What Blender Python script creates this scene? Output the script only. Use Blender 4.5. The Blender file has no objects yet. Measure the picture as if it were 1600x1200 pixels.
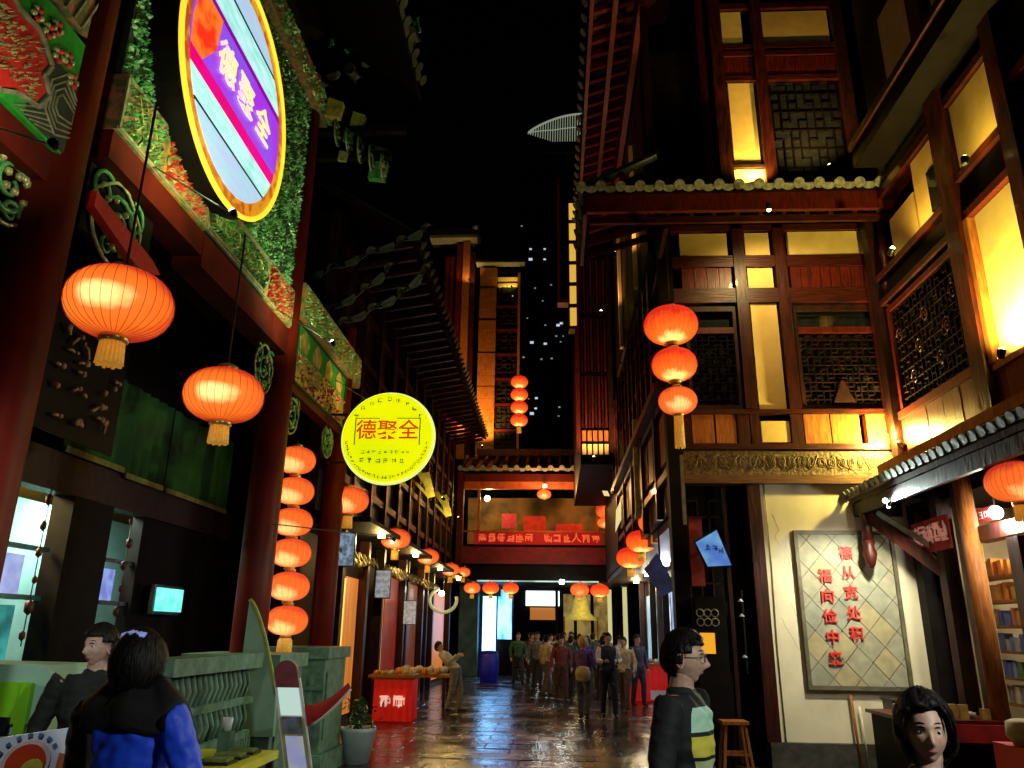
import bpy, bmesh, math, random
import numpy as np
from mathutils import Vector, Matrix, Euler
random.seed(7)
rnd = random.Random(11)
SC = bpy.context.scene
COL = SC.collection
R = math.radians
PI = math.pi

# ------------------------------------------------------------------ camera
cam_d = bpy.data.cameras.new('camera')
cam = bpy.data.objects.new('camera', cam_d)
COL.objects.link(cam)
SC.camera = cam
FPX = 1201.0
cam_d.sensor_fit = 'HORIZONTAL'
cam_d.sensor_width = 36.0
cam_d.lens = 36.0 * FPX / 1600.0
cam_d.clip_start = 0.05
cam_d.clip_end = 800.0
_cy = np.array([65.0, 388.0, FPX]); _cy /= np.linalg.norm(_cy)
_u = np.array([50.0, -3700.0, FPX]); _u = _u - _u.dot(_cy) * _cy; _u /= np.linalg.norm(_u)
_x = np.cross(_cy, _u)
Rm = np.array([_x, _cy, _u])                      # columns: image right, image down, forward
cam.matrix_world = Matrix(((Rm[0][0], -Rm[0][1], -Rm[0][2], 0.0),
                           (Rm[1][0], -Rm[1][1], -Rm[1][2], 0.0),
                           (Rm[2][0], -Rm[2][1], -Rm[2][2], 1.7),
                           (0, 0, 0, 1)))

# ------------------------------------------------------------------ night sky, moonlight, exposure
world = bpy.data.worlds.new('World')
SC.world = world
world.use_nodes = True
wn = world.node_tree.nodes
sky = wn.new('ShaderNodeTexSky')
sky.sky_type = 'NISHITA'
sky.sun_disc = False
sky.sun_elevation = R(20)
sky.sun_rotation = R(200)
wn['Background'].inputs['Strength'].default_value = 0.00012
world.node_tree.links.new(sky.outputs['Color'], wn['Background'].inputs['Color'])
sun_d = bpy.data.lights.new('moon', 'SUN')
sun_d.energy = 0.012
sun_d.angle = R(0.5)
sun_d.color = (0.75, 1.0, 0.85)
sun = bpy.data.objects.new('moon', sun_d)
sun.rotation_euler = (R(50), 0, R(-25))
COL.objects.link(sun)
SC.view_settings.view_transform = 'Standard'
SC.view_settings.look = 'None'
SC.view_settings.gamma = 1.0
SC.view_settings.use_curve_mapping = False
SC.view_settings.exposure = 0.0
SC.cycles.use_denoising = True
SC.cycles.max_bounces = 5
SC.cycles.sample_clamp_indirect = 6.0

# ------------------------------------------------------------------ materials
MATS = {}
def mat(name, c1, c2=None, rough=0.5, scale=8.0, stretch=(1, 1, 1), bump=0.0, metal=0.0, spec=0.5,
        emit=None, estr=0.0, kind='noise', detail=5.0, lo=0.35, hi=0.65, coat=0.0, coords='pos', trans=0.0):
    if name in MATS:
        return MATS[name]
    m = bpy.data.materials.new(name)
    m.use_nodes = True
    nt = m.node_tree; N = nt.nodes; Lk = nt.links
    p = N['Principled BSDF']
    p.inputs['Roughness'].default_value = rough
    p.inputs['Metallic'].default_value = metal
    p.inputs['Specular IOR Level'].default_value = spec
    p.inputs['Coat Weight'].default_value = coat
    p.inputs['Transmission Weight'].default_value = trans
    if coords == 'pos':
        g = N.new('ShaderNodeNewGeometry'); src = g.outputs['Position']
    else:
        g = N.new('ShaderNodeTexCoord'); src = g.outputs['Object']
    mp = N.new('ShaderNodeMapping')
    mp.inputs['Scale'].default_value = stretch
    Lk.new(src, mp.inputs['Vector'])
    if kind == 'noise':
        t = N.new('ShaderNodeTexNoise'); t.inputs['Scale'].default_value = scale
        t.inputs['Detail'].default_value = detail
        fac = t.outputs['Fac']
    elif kind == 'voronoi':
        t = N.new('ShaderNodeTexVoronoi'); t.inputs['Scale'].default_value = scale
        fac = t.outputs['Distance']
    elif kind == 'wave':
        t = N.new('ShaderNodeTexWave'); t.inputs['Scale'].default_value = scale
        t.inputs['Distortion'].default_value = 4.0
        fac = t.outputs['Fac']
    Lk.new(mp.outputs['Vector'], t.inputs['Vector'])
    r = N.new('ShaderNodeValToRGB')
    c2 = c2 or tuple(v * 0.6 for v in c1)
    r.color_ramp.elements[0].position = lo
    r.color_ramp.elements[1].position = hi
    r.color_ramp.elements[0].color = (*c2, 1)
    r.color_ramp.elements[1].color = (*c1, 1)
    Lk.new(fac, r.inputs['Fac'])
    # a second, larger variation so no surface is uniform
    t2 = N.new('ShaderNodeTexNoise'); t2.inputs['Scale'].default_value = 1.7; t2.inputs['Detail'].default_value = 3
    Lk.new(src, t2.inputs['Vector'])
    mr = N.new('ShaderNodeMapRange')
    mr.inputs['To Min'].default_value = 0.72; mr.inputs['To Max'].default_value = 1.15
    Lk.new(t2.outputs['Fac'], mr.inputs['Value'])
    mx = N.new('ShaderNodeMix'); mx.data_type = 'RGBA'; mx.blend_type = 'MULTIPLY'
    mx.inputs['Factor'].default_value = 1.0
    Lk.new(r.outputs['Color'], mx.inputs['A']); Lk.new(mr.outputs['Result'], mx.inputs['B'])
    Lk.new(mx.outputs['Result'], p.inputs['Base Color'])
    if bump:
        b = N.new('ShaderNodeBump'); b.inputs['Strength'].default_value = bump
        b.inputs['Distance'].default_value = 0.02
        Lk.new(fac, b.inputs['Height']); Lk.new(b.outputs['Normal'], p.inputs['Normal'])
    if emit:
        p.inputs['Emission Color'].default_value = (*emit, 1)
        p.inputs['Emission Strength'].default_value = estr
    MATS[name] = m
    return m

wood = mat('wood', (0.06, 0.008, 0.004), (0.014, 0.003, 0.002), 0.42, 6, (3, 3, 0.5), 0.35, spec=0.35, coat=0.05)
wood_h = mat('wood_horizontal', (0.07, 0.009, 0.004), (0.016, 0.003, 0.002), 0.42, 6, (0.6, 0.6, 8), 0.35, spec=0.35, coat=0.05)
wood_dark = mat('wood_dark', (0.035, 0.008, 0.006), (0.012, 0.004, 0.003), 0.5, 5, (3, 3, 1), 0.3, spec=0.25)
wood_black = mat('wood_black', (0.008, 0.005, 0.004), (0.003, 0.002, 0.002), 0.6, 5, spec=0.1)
wood_red = mat('wood_red', (0.13, 0.013, 0.006), (0.05, 0.006, 0.004), 0.4, 7, (5, 5, 0.7), 0.25, spec=0.35, coat=0.05)
wood_gold = mat('wood_honey', (0.4, 0.15, 0.03), (0.24, 0.07, 0.015), 0.55, 7, (5, 5, 0.7), 0.25, spec=0.2)
lacquer = mat('red_lacquer', (0.14, 0.008, 0.003), (0.075, 0.005, 0.002), 0.5, 3, (2, 2, 0.5), 0.08, spec=0.15)
plaster = mat('plaster', (0.82, 0.62, 0.22), (0.74, 0.54, 0.18), 0.85, 5, bump=0.12)
plaster_white = mat('plaster_white', (0.82, 0.76, 0.55), (0.6, 0.54, 0.36), 0.85, 1.6, (1, 1, .5), bump=0.15, lo=0.3, hi=0.55, detail=9)
tile = mat('roof_tile', (0.06, 0.075, 0.065), (0.025, 0.03, 0.03), 0.45, 12, bump=0.3)
tile_edge = mat('roof_tile_end', (0.26, 0.27, 0.22), (0.1, 0.11, 0.09), 0.5, 20, bump=0.3)
stone = mat('green_grey_stone', (0.15, 0.27, 0.2), (0.07, 0.14, 0.1), 0.6, 9, bump=0.4)
stone_dark = mat('dark_stone', (0.09, 0.085, 0.07), (0.04, 0.04, 0.035), 0.5, 7, bump=0.4)
slate = mat('slate_lozenge', (0.4, 0.38, 0.26), (0.28, 0.28, 0.2), 0.6, 7, bump=0.3)
slate_b = mat('slate_lozenge_green', (0.35, 0.36, 0.27), (0.25, 0.27, 0.2), 0.6, 7, bump=0.3)
slate_c = mat('slate_lozenge_ochre', (0.45, 0.4, 0.22), (0.34, 0.3, 0.17), 0.6, 7, bump=0.3)
red_paint = mat('red_paint', (0.65, 0.02, 0.015), (0.5, 0.012, 0.01), 0.5, 30)
green_paint = mat('green_paint', (0.025, 0.3, 0.03), (0.015, 0.2, 0.02), 0.4, 20)
green_leaf = mat('green_relief', (0.12, 0.42, 0.1), (0.03, 0.16, 0.04), 0.35, 14, bump=0.4)
gold_relief = mat('gold_relief', (0.55, 0.5, 0.2), (0.25, 0.26, 0.1), 0.35, 14, metal=0.3, bump=0.4)
grey_gold = mat('dull_gold', (0.4, 0.36, 0.22), (0.2, 0.18, 0.1), 0.4, 18, metal=0.3)
dark_field = mat('dark_field', (0.02, 0.04, 0.02), (0.01, 0.015, 0.01), 0.6, 10)
paint_orange = mat('painted_orange', (0.6, 0.2, 0.04), (0.12, 0.2, 0.04), 0.45, 11, lo=0.42, hi=0.55, bump=0.5)
paint_brown = mat('painted_brown', (0.35, 0.13, 0.06), (0.08, 0.1, 0.04), 0.45, 16, lo=0.42, hi=0.58, bump=0.4)
paint_ochre = mat('painted_ochre', (0.6, 0.33, 0.07), (0.2, 0.2, 0.05), 0.45, 9, lo=0.38, hi=0.55, bump=0.4)
metal_dark = mat('dark_metal', (0.05, 0.05, 0.05), rough=0.35, metal=0.8)
steel = mat('steel', (0.5, 0.5, 0.5), rough=0.3, metal=0.9)
brass = mat('brass', (0.75, 0.5, 0.14), rough=0.3, metal=0.6)
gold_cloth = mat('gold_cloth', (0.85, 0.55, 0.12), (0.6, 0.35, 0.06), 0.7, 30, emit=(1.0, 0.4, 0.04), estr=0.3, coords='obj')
rope = mat('rope', (0.06, 0.02, 0.01), rough=0.8)
white_paint = mat('white_paint', (0.78, 0.78, 0.74), (0.66, 0.67, 0.64), 0.45, 4)
lime = mat('lime_board', (0.3, 0.8, 0.02), (0.24, 0.68, 0.02), 0.45, 3)
mint = mat('mint_board', (0.42, 0.7, 0.52), (0.34, 0.6, 0.45), 0.5, 3)
yellow_board = mat('yellow_board', (0.85, 0.8, 0.03), (0.65, 0.65, 0.02), 0.5, 3)
black_plastic = mat('black_plastic', (0.012, 0.012, 0.013), rough=0.35)
red_cloth = mat('red_cloth', (0.6, 0.02, 0.015), (0.35, 0.01, 0.01), 0.75, 6)
green_cloth = mat('green_cloth', (0.02, 0.15, 0.02), (0.008, 0.06, 0.01), 0.8, 2.5)
skin = mat('skin', (0.6, 0.39, 0.28), (0.47, 0.27, 0.19), 0.5, 38, coords='obj', bump=.12, lo=.3, hi=.7)
hair_m = mat('black_hair', (0.01, 0.008, 0.007), (0.004, 0.003, 0.003), 0.55, 60, (1, 1, 0.1), 0.5, spec=0.25, coords='obj')
lips_m = mat('lips', (0.45, 0.13, 0.12), rough=0.4)
eye_w = mat('eye_white', (0.7, 0.68, 0.64), rough=0.2)
eye_d = mat('iris', (0.02, 0.012, 0.008), rough=0.1)
asphalt = mat('wet_ground', (0.05, 0.045, 0.04), (0.02, 0.02, 0.02), 0.25, 3, bump=0.3)
interior = mat('interior_wall', (0.5, 0.4, 0.22), (0.35, 0.26, 0.12), 0.8, 2)
interior_teal = mat('interior_teal', (0.3, 0.5, 0.46), (0.2, 0.36, 0.34), 0.8, 2)
concrete = mat('tower_concrete', (0.02, 0.021, 0.024), (0.012, 0.013, 0.015), 0.8, 0.3)
leafg = mat('leaf', (0.05, 0.14, 0.03), (0.02, 0.07, 0.015), 0.5, 20)
pot_m = mat('pale_pot', (0.6, 0.68, 0.68), (0.5, 0.58, 0.6), 0.4, 5)
glass = mat('window_glass', (0.02, 0.025, 0.03), rough=0.06, spec=0.8)

def emat(name, col, s, kind=None, col2=None, scale=4.0, stretch=(1, 1, 1), lo=0.4, hi=0.6):
    """a self-luminous surface: sign, lamp, screen, lit interior panel"""
    if name in MATS:
        return MATS[name]
    m = bpy.data.materials.new(name); m.use_nodes = True
    nt = m.node_tree; N = nt.nodes; Lk = nt.links
    p = N['Principled BSDF']
    p.inputs['Base Color'].default_value = tuple(min(1, v * 0.5) for v in col) + (1,)
    p.inputs['Roughness'].default_value = 0.4
    p.inputs['Emission Color'].default_value = (*col, 1)
    p.inputs['Emission Strength'].default_value = s
    if kind:
        g = N.new('ShaderNodeNewGeometry')
        mp = N.new('ShaderNodeMapping'); mp.inputs['Scale'].default_value = stretch
        t = N.new('ShaderNodeTexNoise'); t.inputs['Scale'].default_value = scale; t.inputs['Detail'].default_value = 4
        r = N.new('ShaderNodeValToRGB')
        r.color_ramp.elements[0].position = lo; r.color_ramp.elements[1].position = hi
        r.color_ramp.elements[0].color = (*(col2 or col), 1); r.color_ramp.elements[1].color = (*col, 1)
        Lk.new(g.outputs['Position'], mp.inputs['Vector']); Lk.new(mp.outputs['Vector'], t.inputs['Vector'])
        Lk.new(t.outputs['Fac'], r.inputs['Fac']); Lk.new(r.outputs['Color'], p.inputs['Emission Color'])
    MATS[name] = m
    return m

def lantern_mat(name, bulb, spread, base, hot, sb, sh):
    """silk shade lit from inside by a bulb at `bulb` (shade coordinates): brighter where the silk is nearer the bulb"""
    m = bpy.data.materials.new(name); m.use_nodes = True
    nt = m.node_tree; N = nt.nodes; Lk = nt.links
    p = N['Principled BSDF']
    p.inputs['Base Color'].default_value = (0.4, 0.03, 0.012, 1)
    p.inputs['Roughness'].default_value = 0.8; p.inputs['Specular IOR Level'].default_value = 0.1
    tc = N.new('ShaderNodeTexCoord')
    mp = N.new('ShaderNodeMapping'); mp.inputs['Scale'].default_value = spread
    mp.inputs['Location'].default_value = tuple(-bulb[i] * spread[i] for i in range(3))
    Lk.new(tc.outputs['Object'], mp.inputs['Vector'])
    ln = N.new('ShaderNodeVectorMath'); ln.operation = 'LENGTH'
    Lk.new(mp.outputs['Vector'], ln.inputs[0])
    nz = N.new('ShaderNodeTexNoise'); nz.inputs['Scale'].default_value = 9
    Lk.new(tc.outputs['Object'], nz.inputs['Vector'])
    mr = N.new('ShaderNodeMapRange'); mr.inputs['From Min'].default_value = 0; mr.inputs['From Max'].default_value = 1
    mr.inputs['To Min'].default_value = -0.18; mr.inputs['To Max'].default_value = 0.18
    Lk.new(nz.outputs['Fac'], mr.inputs['Value'])
    ad = N.new('ShaderNodeMath'); ad.operation = 'ADD'
    Lk.new(ln.outputs['Value'], ad.inputs[0]); Lk.new(mr.outputs['Result'], ad.inputs[1])
    r = N.new('ShaderNodeValToRGB'); e = r.color_ramp.elements
    e[0].position = 0.16; e[0].color = (*hot, 1)
    e[1].position = 1.0; e[1].color = (*base, 1)
    e[1].color = (base[0] * .62, base[1] * .35, base[2], 1)
    mid = e.new(0.42); mid.color = tuple(0.2 * hot[i] * (1.0, 0.6, 0.25)[i] + 0.8 * base[i] for i in range(3)) + (1,)
    lowc = e.new(0.75); lowc.color = (base[0], base[1] * 1.5, base[2], 1)
    Lk.new(ad.outputs[0], r.inputs['Fac'])
    Lk.new(r.outputs['Color'], p.inputs['Emission Color'])
    p.inputs['Emission Strength'].default_value = sb
    MATS[name] = m
    return m
silk_big = lantern_mat('lantern_silk_big', (0.05, -0.24, -0.045), (2.4, 2.2, 5.0), (0.95, 0.105, 0.012), (1.9, 1.1, 0.35), 1.05, 1)
silk_low = lantern_mat('lantern_silk_bulb_low', (0.0, -0.12, -0.24), (1.9, 1.9, 2.6), (0.95, 0.06, 0.008), (1.7, 1.0, 0.25), 1.25, 1)
silk_pale = lantern_mat('lantern_silk_pale', (0.0, -0.16, -0.1), (2.3, 1.7, 3.6), (0.95, 0.1, 0.018), (1.5, 0.8, 0.25), 1.0, 1)

# ------------------------------------------------------------------ mesh builder
class MB:
    def __init__(s): s.v = []; s.f = []; s.sm = []
    def add(s, vs, fs, smooth=False):
        o = len(s.v); s.v.extend([tuple(v) for v in vs])
        s.f.extend([tuple(i + o for i in f) for f in fs]); s.sm.extend([smooth] * len(fs)); return s
    def box(s, x0, x1, y0, y1, z0, z1):
        vs = [(x, y, z) for z in (z0, z1) for y in (y0, y1) for x in (x0, x1)]
        return s.add(vs, [(0, 2, 3, 1), (4, 5, 7, 6), (0, 1, 5, 4), (2, 6, 7, 3), (0, 4, 6, 2), (1, 3, 7, 5)])
    def bar(s, p, q, w, h, up=(0, 0, 1)):
        p = Vector(p); q = Vector(q); d = (q - p).normalized(); up = Vector(up)
        if abs(d.dot(up)) > 0.98: up = Vector((0, 1, 0))
        a = d.cross(up).normalized(); b = a.cross(d)
        vs = [c + a * sx * w / 2 + b * sy * h / 2 for c in (p, q) for sx, sy in ((-1, -1), (1, -1), (1, 1), (-1, 1))]
        return s.add(vs, [(0, 1, 2, 3), (7, 6, 5, 4), (0, 4, 5, 1), (1, 5, 6, 2), (2, 6, 7, 3), (3, 7, 4, 0)])
    def tube(s, pts, r, n=8, caps=True, flat=1.0):
        pts = [Vector(p) for p in pts]; k = len(pts)
        rs = r if isinstance(r, (list, tuple)) else [r] * k
        vs = []; ref = None
        for i, p in enumerate(pts):
            d = (pts[min(i + 1, k - 1)] - pts[max(i - 1, 0)])
            d = d.normalized() if d.length > 1e-9 else Vector((0, 0, 1))
            if ref is None:
                ref = Vector((0, 0, 1)) if abs(d.z) < 0.9 else Vector((1, 0, 0))
            a = d.cross(ref).normalized(); b = a.cross(d).normalized(); ref = b if abs(d.dot(b)) < 0.9 else ref
            for j in range(n):
                t = 2 * PI * j / n
                vs.append(p + a * math.cos(t) * rs[i] + b * math.sin(t) * rs[i] * flat)
        fs = [(i * n + j, i * n + (j + 1) % n, (i + 1) * n + (j + 1) % n, (i + 1) * n + j) for i in range(k - 1) for j in range(n)]
        s.add(vs, fs, True)
        if caps:
            o = len(s.v) - len(vs)
            s.f.append(tuple(o + j for j in reversed(range(n)))); s.sm.append(False)
            s.f.append(tuple(o + (k - 1) * n + j for j in range(n))); s.sm.append(False)
        return s
    def lathe(s, prof, c=(0, 0, 0), n=24, gore=0.0, sx=1.0, sy=1.0):
        vs = []
        for r, z in prof:
            for j in range(n):
                t = 2 * PI * j / n
                rr = r * (1 - gore * (j % 2))
                vs.append((c[0] + rr * math.cos(t) * sx, c[1] + rr * math.sin(t) * sy, c[2] + z))
        k = len(prof)
        fs = [(i * n + j, i * n + (j + 1) % n, (i + 1) * n + (j + 1) % n, (i + 1) * n + j) for i in range(k - 1) for j in range(n)]
        s.add(vs, fs, gore == 0.0)
        o = len(s.v) - len(vs)
        if prof[0][0] > 1e-4: s.f.append(tuple(o + j for j in reversed(range(n)))); s.sm.append(False)
        if prof[-1][0] > 1e-4: s.f.append(tuple(o + (k - 1) * n + j for j in range(n))); s.sm.append(False)
        return s
    def prism(s, poly, ax, d0, d1):
        """poly: 2-D points in the plane normal to axis ax; extruded from d0 to d1"""
        def P(a, b, d):
            return {'x': (d, a, b), 'y': (a, d, b), 'z': (a, b, d)}[ax]
        n = len(poly)
        vs = [P(a, b, d0) for a, b in poly] + [P(a, b, d1) for a, b in poly]
        return s.add(vs, [tuple(reversed(range(n))), tuple(range(n, 2 * n))] + [(i, (i + 1) % n, n + (i + 1) % n, n + i) for i in range(n)])
    def ball(s, c, r, n=12, sz=1.0, sx=1.0, sy=1.0):
        m = n // 2 + 1
        prof = [(max(r * math.sin(PI * i / (m - 1)), 1e-5), -r * math.cos(PI * i / (m - 1)) * sz) for i in range(m)]
        return s.lathe(prof, c, n, sx=sx, sy=sy)
    def mesh(s, name, m, recalc=True):
        me = bpy.data.meshes.new(name)
        me.from_pydata(s.v, [], s.f)
        me.polygons.foreach_set('use_smooth', s.sm)
        if recalc:
            bm = bmesh.new(); bm.from_mesh(me); bmesh.ops.recalc_face_normals(bm, faces=bm.faces); bm.to_mesh(me); bm.free()
        if m: me.materials.append(m)
        me.update()
        return me

def wloc(o):
    v = Vector((0, 0, 0))
    while o is not None:
        v = v + o.location; o = o.parent
    return v
def link(name, data, parent=None, loc=(0, 0, 0), rot=None, scale=None):
    o = bpy.data.objects.new(name, data); COL.objects.link(o)
    if parent is not None: o.parent = parent
    o.location = Vector(loc) - (wloc(parent) if parent is not None else Vector((0, 0, 0)))
    if rot: o.rotation_euler = rot
    if scale: o.scale = scale
    return o
def tag(o, label=None, cat=None, group=None, kind=None):
    if label: o['label'] = label
    if cat: o['category'] = cat
    if group: o['group'] = group
    if kind: o['kind'] = kind
    return o
def thing(name, label, cat, loc=(0, 0, 0), group=None):
    o = link(name, None, None, loc); o.empty_display_size = 0.2
    return tag(o, label, cat, group)
def part(name, mb, m, parent=None, kind=None, label=None):
    """mesh given in world coordinates"""
    w = wloc(parent) if parent is not None else Vector((0, 0, 0))
    me = mb.mesh(name, m)
    vs = np.zeros(len(me.vertices) * 3); me.vertices.foreach_get('co', vs); vs = vs.reshape(-1, 3)
    c = (vs.min(0) + vs.max(0)) / 2
    me.vertices.foreach_set('co', (vs - c).ravel()); me.update()
    o = bpy.data.objects.new(name, me); COL.objects.link(o)
    if parent is not None: o.parent = parent
    o.location = Vector(c) - w
    return tag(o, label, kind=kind)
_cubes = {}
def cube_mesh(m):
    if m.name not in _cubes:
        _cubes[m.name] = MB().box(-.5, .5, -.5, .5, -.5, .5).mesh('block_' + m.name, m)
    return _cubes[m.name]
def B(name, x0, x1, y0, y1, z0, z1, m, parent=None, rot=None, label=None, kind=None):
    o = link(name, cube_mesh(m), parent, ((x0 + x1) / 2, (y0 + y1) / 2, (z0 + z1) / 2), rot, (abs(x1 - x0), abs(y1 - y0), abs(z1 - z0)))
    return tag(o, label, kind=kind)
def copy_tree(o, parent=None):
    c = o.copy(); COL.objects.link(c)
    if parent is not None: c.parent = parent
    for ch in list(o.children): copy_tree(ch, c)
    return c
def text(name, body, size, loc, rot, m, parent, ext=0.004, align='CENTER', space=1.0):
    cu = bpy.data.curves.new(name, 'FONT'); cu.body = body; cu.size = size; cu.extrude = ext
    cu.align_x = align; cu.align_y = 'CENTER'; cu.space_character = space; cu.offset = size * 0.011
    cu.resolution_u = 2
    cu.materials.append(m)
    o = link(name, cu, None, (0, 0, 0)); bpy.context.view_layer.update()
    me = bpy.data.meshes.new_from_object(o.evaluated_get(bpy.context.evaluated_depsgraph_get()))
    bpy.data.objects.remove(o)
    return link(name, me, parent, loc, rot)
FRONT = (R(90), 0, 0)            # readable from -Y
EAST = (R(90), 0, R(90))         # on the left side of the street, readable from +X
WEST = (R(90), 0, R(-90))
def lamp_light(name, kind, loc, power, col, size=0.08, target=None, angle=120, blend=0.6, parent=None):
    d = bpy.data.lights.new(name, kind); d.energy = power; d.color = col
    if kind in ('POINT', 'SPOT'): d.shadow_soft_size = size
    if kind == 'AREA': d.size = size
    if kind == 'SPOT': d.spot_size = R(angle); d.spot_blend = blend
    o = bpy.data.objects.new(name, d); COL.objects.link(o)
    if parent is not None: o.parent = parent
    o.location = Vector(loc) - (wloc(parent) if parent is not None else Vector((0, 0, 0)))
    if target is not None:
        o.rotation_euler = (Vector(target) - Vector(loc)).to_track_quat('-Z', 'Y').to_euler()
    return o
WARM = (1.0, 0.62, 0.16); YEL = (1.0, 0.78, 0.18); COOL = (0.82, 1.0, 0.92); GRN = (0.75, 1.0, 0.45); WHT = (1, 0.93, 0.8)
bulb_warm = emat('bulb_warm', (1.0, 0.8, 0.3), 14)
bulb_cool = emat('bulb_cool', (0.75, 1.0, 0.95), 16)
bulb_white = emat('bulb_white', (1.0, 0.95, 0.75), 22)

def spot_fixture(name, label, loc, target, power, col, bulb, group=None, angle=120, size=0.06, arm=None, fr=0.6):
    """a small lamp: housing, bulb, light, optional arm"""
    t = thing(name, label, 'lamp', loc, group)
    d = (Vector(target) - Vector(loc)).normalized()
    part('housing', MB().tube([Vector(loc) - d * 0.16 * fr, Vector(loc) - d * 0.15 * fr, Vector(loc) - d * 0.02 * fr, Vector(loc)], [0.03 * fr, 0.06 * fr, 0.075 * fr, 0.08 * fr], 12), metal_dark, t)
    part('bulb', MB().ball(Vector(loc) + d * 0.01, 0.055 * fr, 10), bulb, t)
    if arm: part('arm', MB().tube([Vector(loc) - d * 0.13 * fr, arm], 0.007, 6), steel, t)
    lamp_light('light', 'SPOT', Vector(loc) + d * 0.09, power, col, size, target, angle, 0.7, t)
    return t

# ------------------------------------------------------------------ ground and street
g = MB().add([(-300, -60, -0.06), (300, -60, -0.06), (300, 500, -0.06), (-300, 500, -0.06)], [(0, 1, 2, 3)])
tag(part('ground', g, asphalt), kind='structure')
street = tag(part('street', MB().box(-6.5, 7.5, -6, 75, -0.05, -0.03), mat('dark_joint', (.012, .011, .01), rough=.25)), kind='structure')

def wet_stone(name, c1, c2, r0, r1):
    m = bpy.data.materials.new(name); m.use_nodes = True
    nt = m.node_tree; N = nt.nodes; Lk = nt.links; p = N['Principled BSDF']
    g = N.new('ShaderNodeNewGeometry')
    oi = N.new('ShaderNodeObjectInfo')
    t = N.new('ShaderNodeTexNoise'); t.inputs['Scale'].default_value = 2.2; t.inputs['Detail'].default_value = 6
    Lk.new(g.outputs['Position'], t.inputs['Vector'])
    r = N.new('ShaderNodeValToRGB'); r.color_ramp.elements[0].color = (*c2, 1); r.color_ramp.elements[1].color = (*c1, 1)
    r.color_ramp.elements[0].position = 0.3; r.color_ramp.elements[1].position = 0.7
    Lk.new(t.outputs['Fac'], r.inputs['Fac'])
    mr0 = N.new('ShaderNodeMapRange'); mr0.inputs['To Min'].default_value = 0.6; mr0.inputs['To Max'].default_value = 1.3
    Lk.new(oi.outputs['Random'], mr0.inputs['Value'])
    mx = N.new('ShaderNodeMix'); mx.data_type = 'RGBA'; mx.blend_type = 'MULTIPLY'; mx.inputs['Factor'].default_value = 1
    Lk.new(r.outputs['Color'], mx.inputs['A']); Lk.new(mr0.outputs['Result'], mx.inputs['B'])
    Lk.new(mx.outputs['Result'], p.inputs['Base Color'])
    mr = N.new('ShaderNodeMapRange'); mr.inputs['From Min'].default_value = 0.35; mr.inputs['From Max'].default_value = 0.65
    mr.inputs['To Min'].default_value = r0; mr.inputs['To Max'].default_value = r1
    t3 = N.new('ShaderNodeTexNoise'); t3.inputs['Scale'].default_value = 1.1; t3.inputs['Detail'].default_value = 4
    Lk.new(g.outputs['Position'], t3.inputs['Vector'])
    Lk.new(t3.outputs['Fac'], mr.inputs['Value']); Lk.new(mr.outputs['Result'], p.inputs['Roughness'])
    t2 = N.new('ShaderNodeTexNoise'); t2.inputs['Scale'].default_value = 9; t2.inputs['Detail'].default_value = 5
    Lk.new(g.outputs['Position'], t2.inputs['Vector'])
    b = N.new('ShaderNodeBump'); b.inputs['Strength'].default_value = 0.5; b.inputs['Distance'].default_value = 0.02
    Lk.new(t2.outputs['Fac'], b.inputs['Height']); Lk.new(b.outputs['Normal'], p.inputs['Normal'])
    p.inputs['Specular IOR Level'].default_value = 0.75
    return m
paver = wet_stone('wet_paving_stone', (0.06, 0.05, 0.038), (0.02, 0.017, 0.014), 0.08, 0.3)
# paving slabs near enough to tell apart are pieces of their own
def slab_mesh(sx, sy, i):
    bm = bmesh.new()
    bmesh.ops.create_cube(bm, size=1.0)
    for v in bm.verts: v.co = Vector((v.co.x * sx, v.co.y * sy, v.co.z * 0.06))
    bmesh.ops.bevel(bm, geom=[e for e in bm.edges if e.verts[0].co.z > 0 and e.verts[1].co.z > 0], offset=0.006, segments=1, affect='EDGES')
    me = bpy.data.meshes.new('paving_slab'); bm.to_mesh(me); bm.free(); me.materials.append(paver); return me
slabs = [slab_mesh(0.812, 0.512, i) for i in range(2)]
y = 10.5; row = 0
def xlim(y):
    return (-4.6, 5.1) if y < 11.6 else (-3.95, 3.1)
while y < 21.5:
    x0, x1 = xlim(y)
    x = x0 + (row % 2) * 0.41 - 0.4
    while x < x1:
        link('paving_slab', slabs[0], street, (x, y, rnd.uniform(-0.002, 0.002) - 0.03), (rnd.uniform(-.008, .008), rnd.uniform(-.008, .008), 0))
        x += 0.82
    y += 0.52; row += 1
def slab_field(ya, yb):
    mb = MB(); y = ya; row = 0
    while y < yb:
        x0, x1 = (-6, 7) if y < 11 else (-3.95, 3.1)
        x = x0 + (row % 2) * 0.41
        while x < x1:
            h = rnd.uniform(-0.002, 0.002)
            mb.box(x - 0.406, x + 0.406, y - 0.256, y + 0.256, -0.03 + h - 0.02, h)
            x += 0.82
        y += 0.52; row += 1
    return mb
tag(part('paving_slabs', slab_field(-5.1, 10.3), paver, street), kind='stuff')
tag(part('paving_slabs', slab_field(y, 72), paver, street), kind='stuff')
for xx, y0, y1 in ((-3.98, 12.5, 70), (3.18, 12.5, 70)):
    tag(part('kerb', MB().box(xx - 0.09, xx + 0.09, y0, y1, -0.05, 0.1), stone_dark), kind='structure')

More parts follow.
